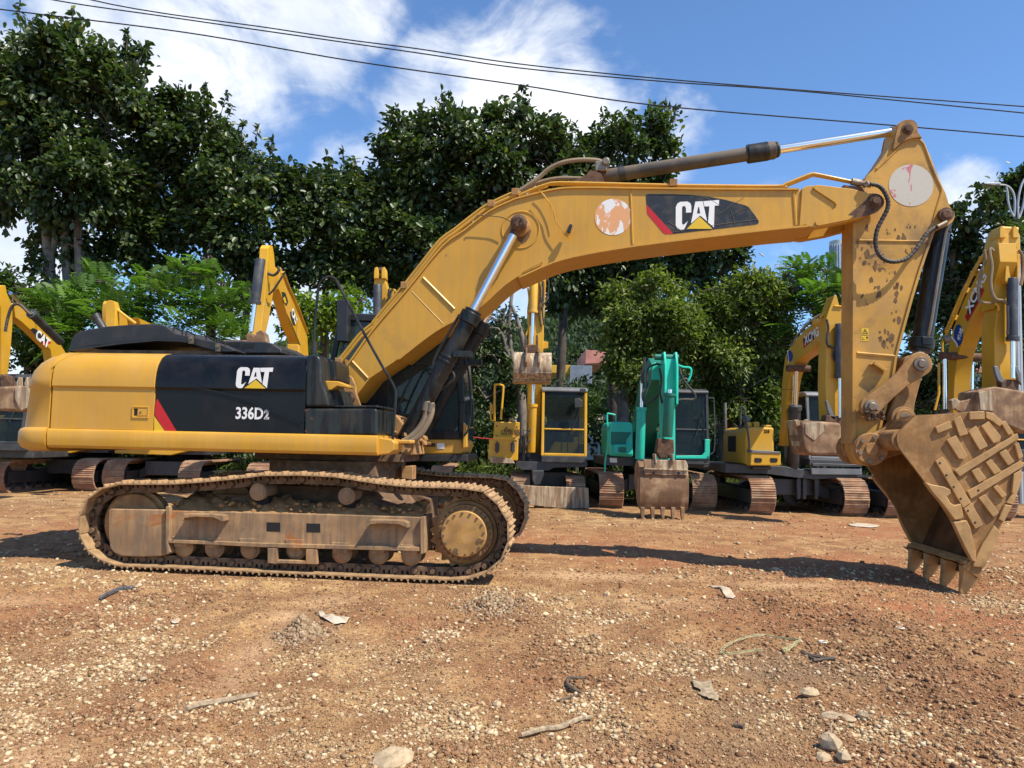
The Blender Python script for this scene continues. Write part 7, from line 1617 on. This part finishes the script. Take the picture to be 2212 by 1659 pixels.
T.p('cover','red','D',[(1565,915),(1573,905),(1584,908),(1588,922),(1566,925)],27,1.2,.02); m=T.mb(); m.tube([(PY(1575,920,27.5).x,27.5,0),(PY(1575,920,27.5).x,27.5,PY(1575,915,27.5).z)],.04,6); T.b(m,'post','galv',0)
T=Mach('picket_fence','short white picket fence right of the turquoise cab',PY(1555,960,27).x,27,'fence',None)
for i in range(9): 
    q0=PY(1545+i*5,948,27);q1=PY(1545+i*5,976,27); m=T.mb(); m.box(q0.x-.02,q0.x+.02,27,27.03,q1.z-.2,q0.z); T.b(m,'picket','wcar',0)
m=T.mb(); q1=PY(1586,955,27);q0=PY(1545,955,27); m.box(q0.x,q1.x,27.03,27.06,q0.z,q0.z+.05); T.b(m,'rail','wcar',0)
# green wire mesh fence along the yard edge
T=Mach('mesh_fence','low sagging green wire mesh fence along the weeds behind the machines',0,22.3,'fence',None)
m=T.mb(); xs_=np.arange(-2.5,6.2,.09)
hh_=lambda x:.62+.05*math.sin(x*1.3)
for x in xs_: m.tube([(x,22.3+.04*math.sin(x*2),0.02),(x,22.3+.05*math.sin(x*2+.3),hh_(x))],.006,3)
for z in (.08,.18,.28,.38,.48,.58): m.tube([(x,22.3+.045*math.sin(x*2),z+.02*math.sin(x*1.3)) for x in xs_[::3]],.006,3)
T.b(m,'mesh','gmesh',0,smooth=0)
for x in (-2.5,.2,2.9,6.1): m=T.mb(); m.cyl((x,22.32,0),(x,22.32,.8),.03,n=8); T.b(m,'post','gmesh',0)
P=spline([PY(1010,942,22),PY(1045,947,22),PY(1110,950,22)],6); tag(MB().tube(P,.015,5).build('string_line',MT['red']),'thin pink string stretched behind the main cab towards the yellow excavator','string')
P=spline([PY(1290,948,23),PY(1320,942,23),PY(1340,938,23)],6)
for x,h_z,lab in ((1566,870,'bare wooden post beside the red canopy'),(1548,985,None)):
    if lab: q=PY(x,h_z,24); m=MB(); m.tube([(0,0,0),(.03,0,q.z*.5),(0,0,q.z)],.05,7); o=m.build('wooden_post',MT['bark']); o.location=(q.x,24,0); tag(o,lab,'post')
q=G(1570,1058); m=MB()
for i in range(14): m.ball((q.x+random.gauss(0,.22),q.y+random.uniform(0,.6),.06+random.random()*.25*math.exp(-abs(i-7)*.1)),random.uniform(.06,.14),(1.4,1,.7),8,.25)
MT['sack']=mat('grey_rubble_sack',(.26,.27,.27),.8,var=.3,vs=9,dust=(.5,.5,.48),da=.6,ds=8); tag(m.build('rubble_heap',MT['sack'],smooth=30),'small heap of grey sacks and rubble right of the turquoise tracks','rubble heap',kind='stuff')
# ---------------------------------------------------------------- camera, light, sky
cd=bpy.data.cameras.new('camera'); cam=bpy.data.objects.new('camera',cd); COL.objects.link(cam)
cd.sensor_width=36; cd.lens=36*FPX/W0; cd.clip_start=.05; cd.clip_end=20000
Mx=Matrix((_r,_u,-_f)).transposed().to_4x4(); Mx.translation=CAMP; cam.matrix_world=Mx
bpy.context.scene.camera=cam
SD=Vector((.568,-.383,1.0)).normalized()
sl=bpy.data.lights.new('sun','SUN'); sl.energy=5.0; sl.angle=R(.5); sl.color=(1,.92,.77); so=bpy.data.objects.new('sun',sl); COL.objects.link(so)
so.rotation_euler=SD.to_track_quat('Z','Y').to_euler()
wd=bpy.data.worlds.new('World'); bpy.context.scene.world=wd; wd.use_nodes=True
class WT(NT):
    def __init__(s,w): s.t=w.node_tree; s.n=s.t.nodes; s.l=s.t.links
t=WT(wd); bg=t.n['Background']
sk=t.new('ShaderNodeTexSky',sky_type='NISHITA',sun_disc=False); sk.sun_elevation=math.asin(SD.z); sk.sun_rotation=math.atan2(SD.x,SD.y); sk.altitude=1200; sk.air_density=1.0; sk.dust_density=.6; sk.ozone_density=2.2
tc=t.new('ShaderNodeTexCoord').outputs['Generated']
nrm=t.new('ShaderNodeVectorMath',operation='NORMALIZE'); t.link(tc,nrm.inputs[0]); D=nrm.outputs[0]
CL=[(350,-40,330,1.0),(560,60,230,.95),(700,-20,180,.7),(380,120,200,.9),(500,180,110,.6),(40,500,200,1.1),(60,640,150,.7),(1190,160,150,.75),(1290,100,100,.6),(1140,240,250,.95),(980,240,180,.85),(1340,170,110,.55),(1260,40,110,.3),(1420,290,130,.45),(900,330,130,.7),(760,300,110,.45),(690,260,90,.3),(740,350,90,.6),(2090,430,90,.8),(2060,390,60,.5),(2130,500,90,.7),(1200,640,260,.7),(650,660,220,.8),(1700,590,110,.3),(0,40,100,.6),(-300,300,500,.8),(2500,200,160,.5),(-100,900,300,.8)]
acc=None
for x,y,r,a in CL:
    v=ray(x,y).normalized(); dp=t.new('ShaderNodeVectorMath',operation='DOT_PRODUCT'); t.link(D,dp.inputs[0]); dp.inputs[1].default_value=v
    an=r/1750.0; f=t.ramp(dp.outputs['Value'],math.cos(an*1.25),math.cos(an*.25),0,a)
    acc=f if acc is None else t.math('MAXIMUM',acc,f)
sx=t.new('ShaderNodeSeparateXYZ'); t.link(D,sx.inputs[0])
# the rest of the sky dome, away from the photographed patch, gets ordinary scattered cloud
nz=t.noise(t.mapping(D,(1,1,1.7)),4.6,10,.62,.6); nz2=t.noise(t.mapping(D,(1,1,1.5),(3,1,2)),11,7,.6,.5)
den=t.math('ADD',acc,t.math('MULTIPLY',t.math('SUBTRACT',nz,.5),1.9)); den=t.math('ADD',den,t.math('MULTIPLY',t.math('SUBTRACT',nz2,.5),1.0))
back=t.ramp(sx.outputs[1],.3,-.1,0,.05); den=t.math('ADD',den,back)
cf=t.ramp(den,.28,1.05,0,.95)
shade=t.ramp(t.noise(t.mapping(D,(1,1,2.2),(0,0,.06)),5.0,6,.55),.35,.65)
ccol=t.mix(shade,(5.6,6.1,6.9),(7.9,8.05,8.3))
skc=t.mix(1.0,sk.outputs[0],(.95,1.20,1.42),'MULTIPLY')
mixc=t.mix(cf,skc,ccol); t.link(mixc,bg.inputs[0]); bg.inputs[1].default_value=.112
sc=bpy.context.scene; sc.view_settings.view_transform='Standard'; sc.view_settings.look='None'; sc.view_settings.exposure=EXPO; sc.view_settings.gamma=1
sc.cycles.max_bounces=6; sc.cycles.diffuse_bounces=3; sc.cycles.transparent_max_bounces=12; sc.cycles.use_denoising=True
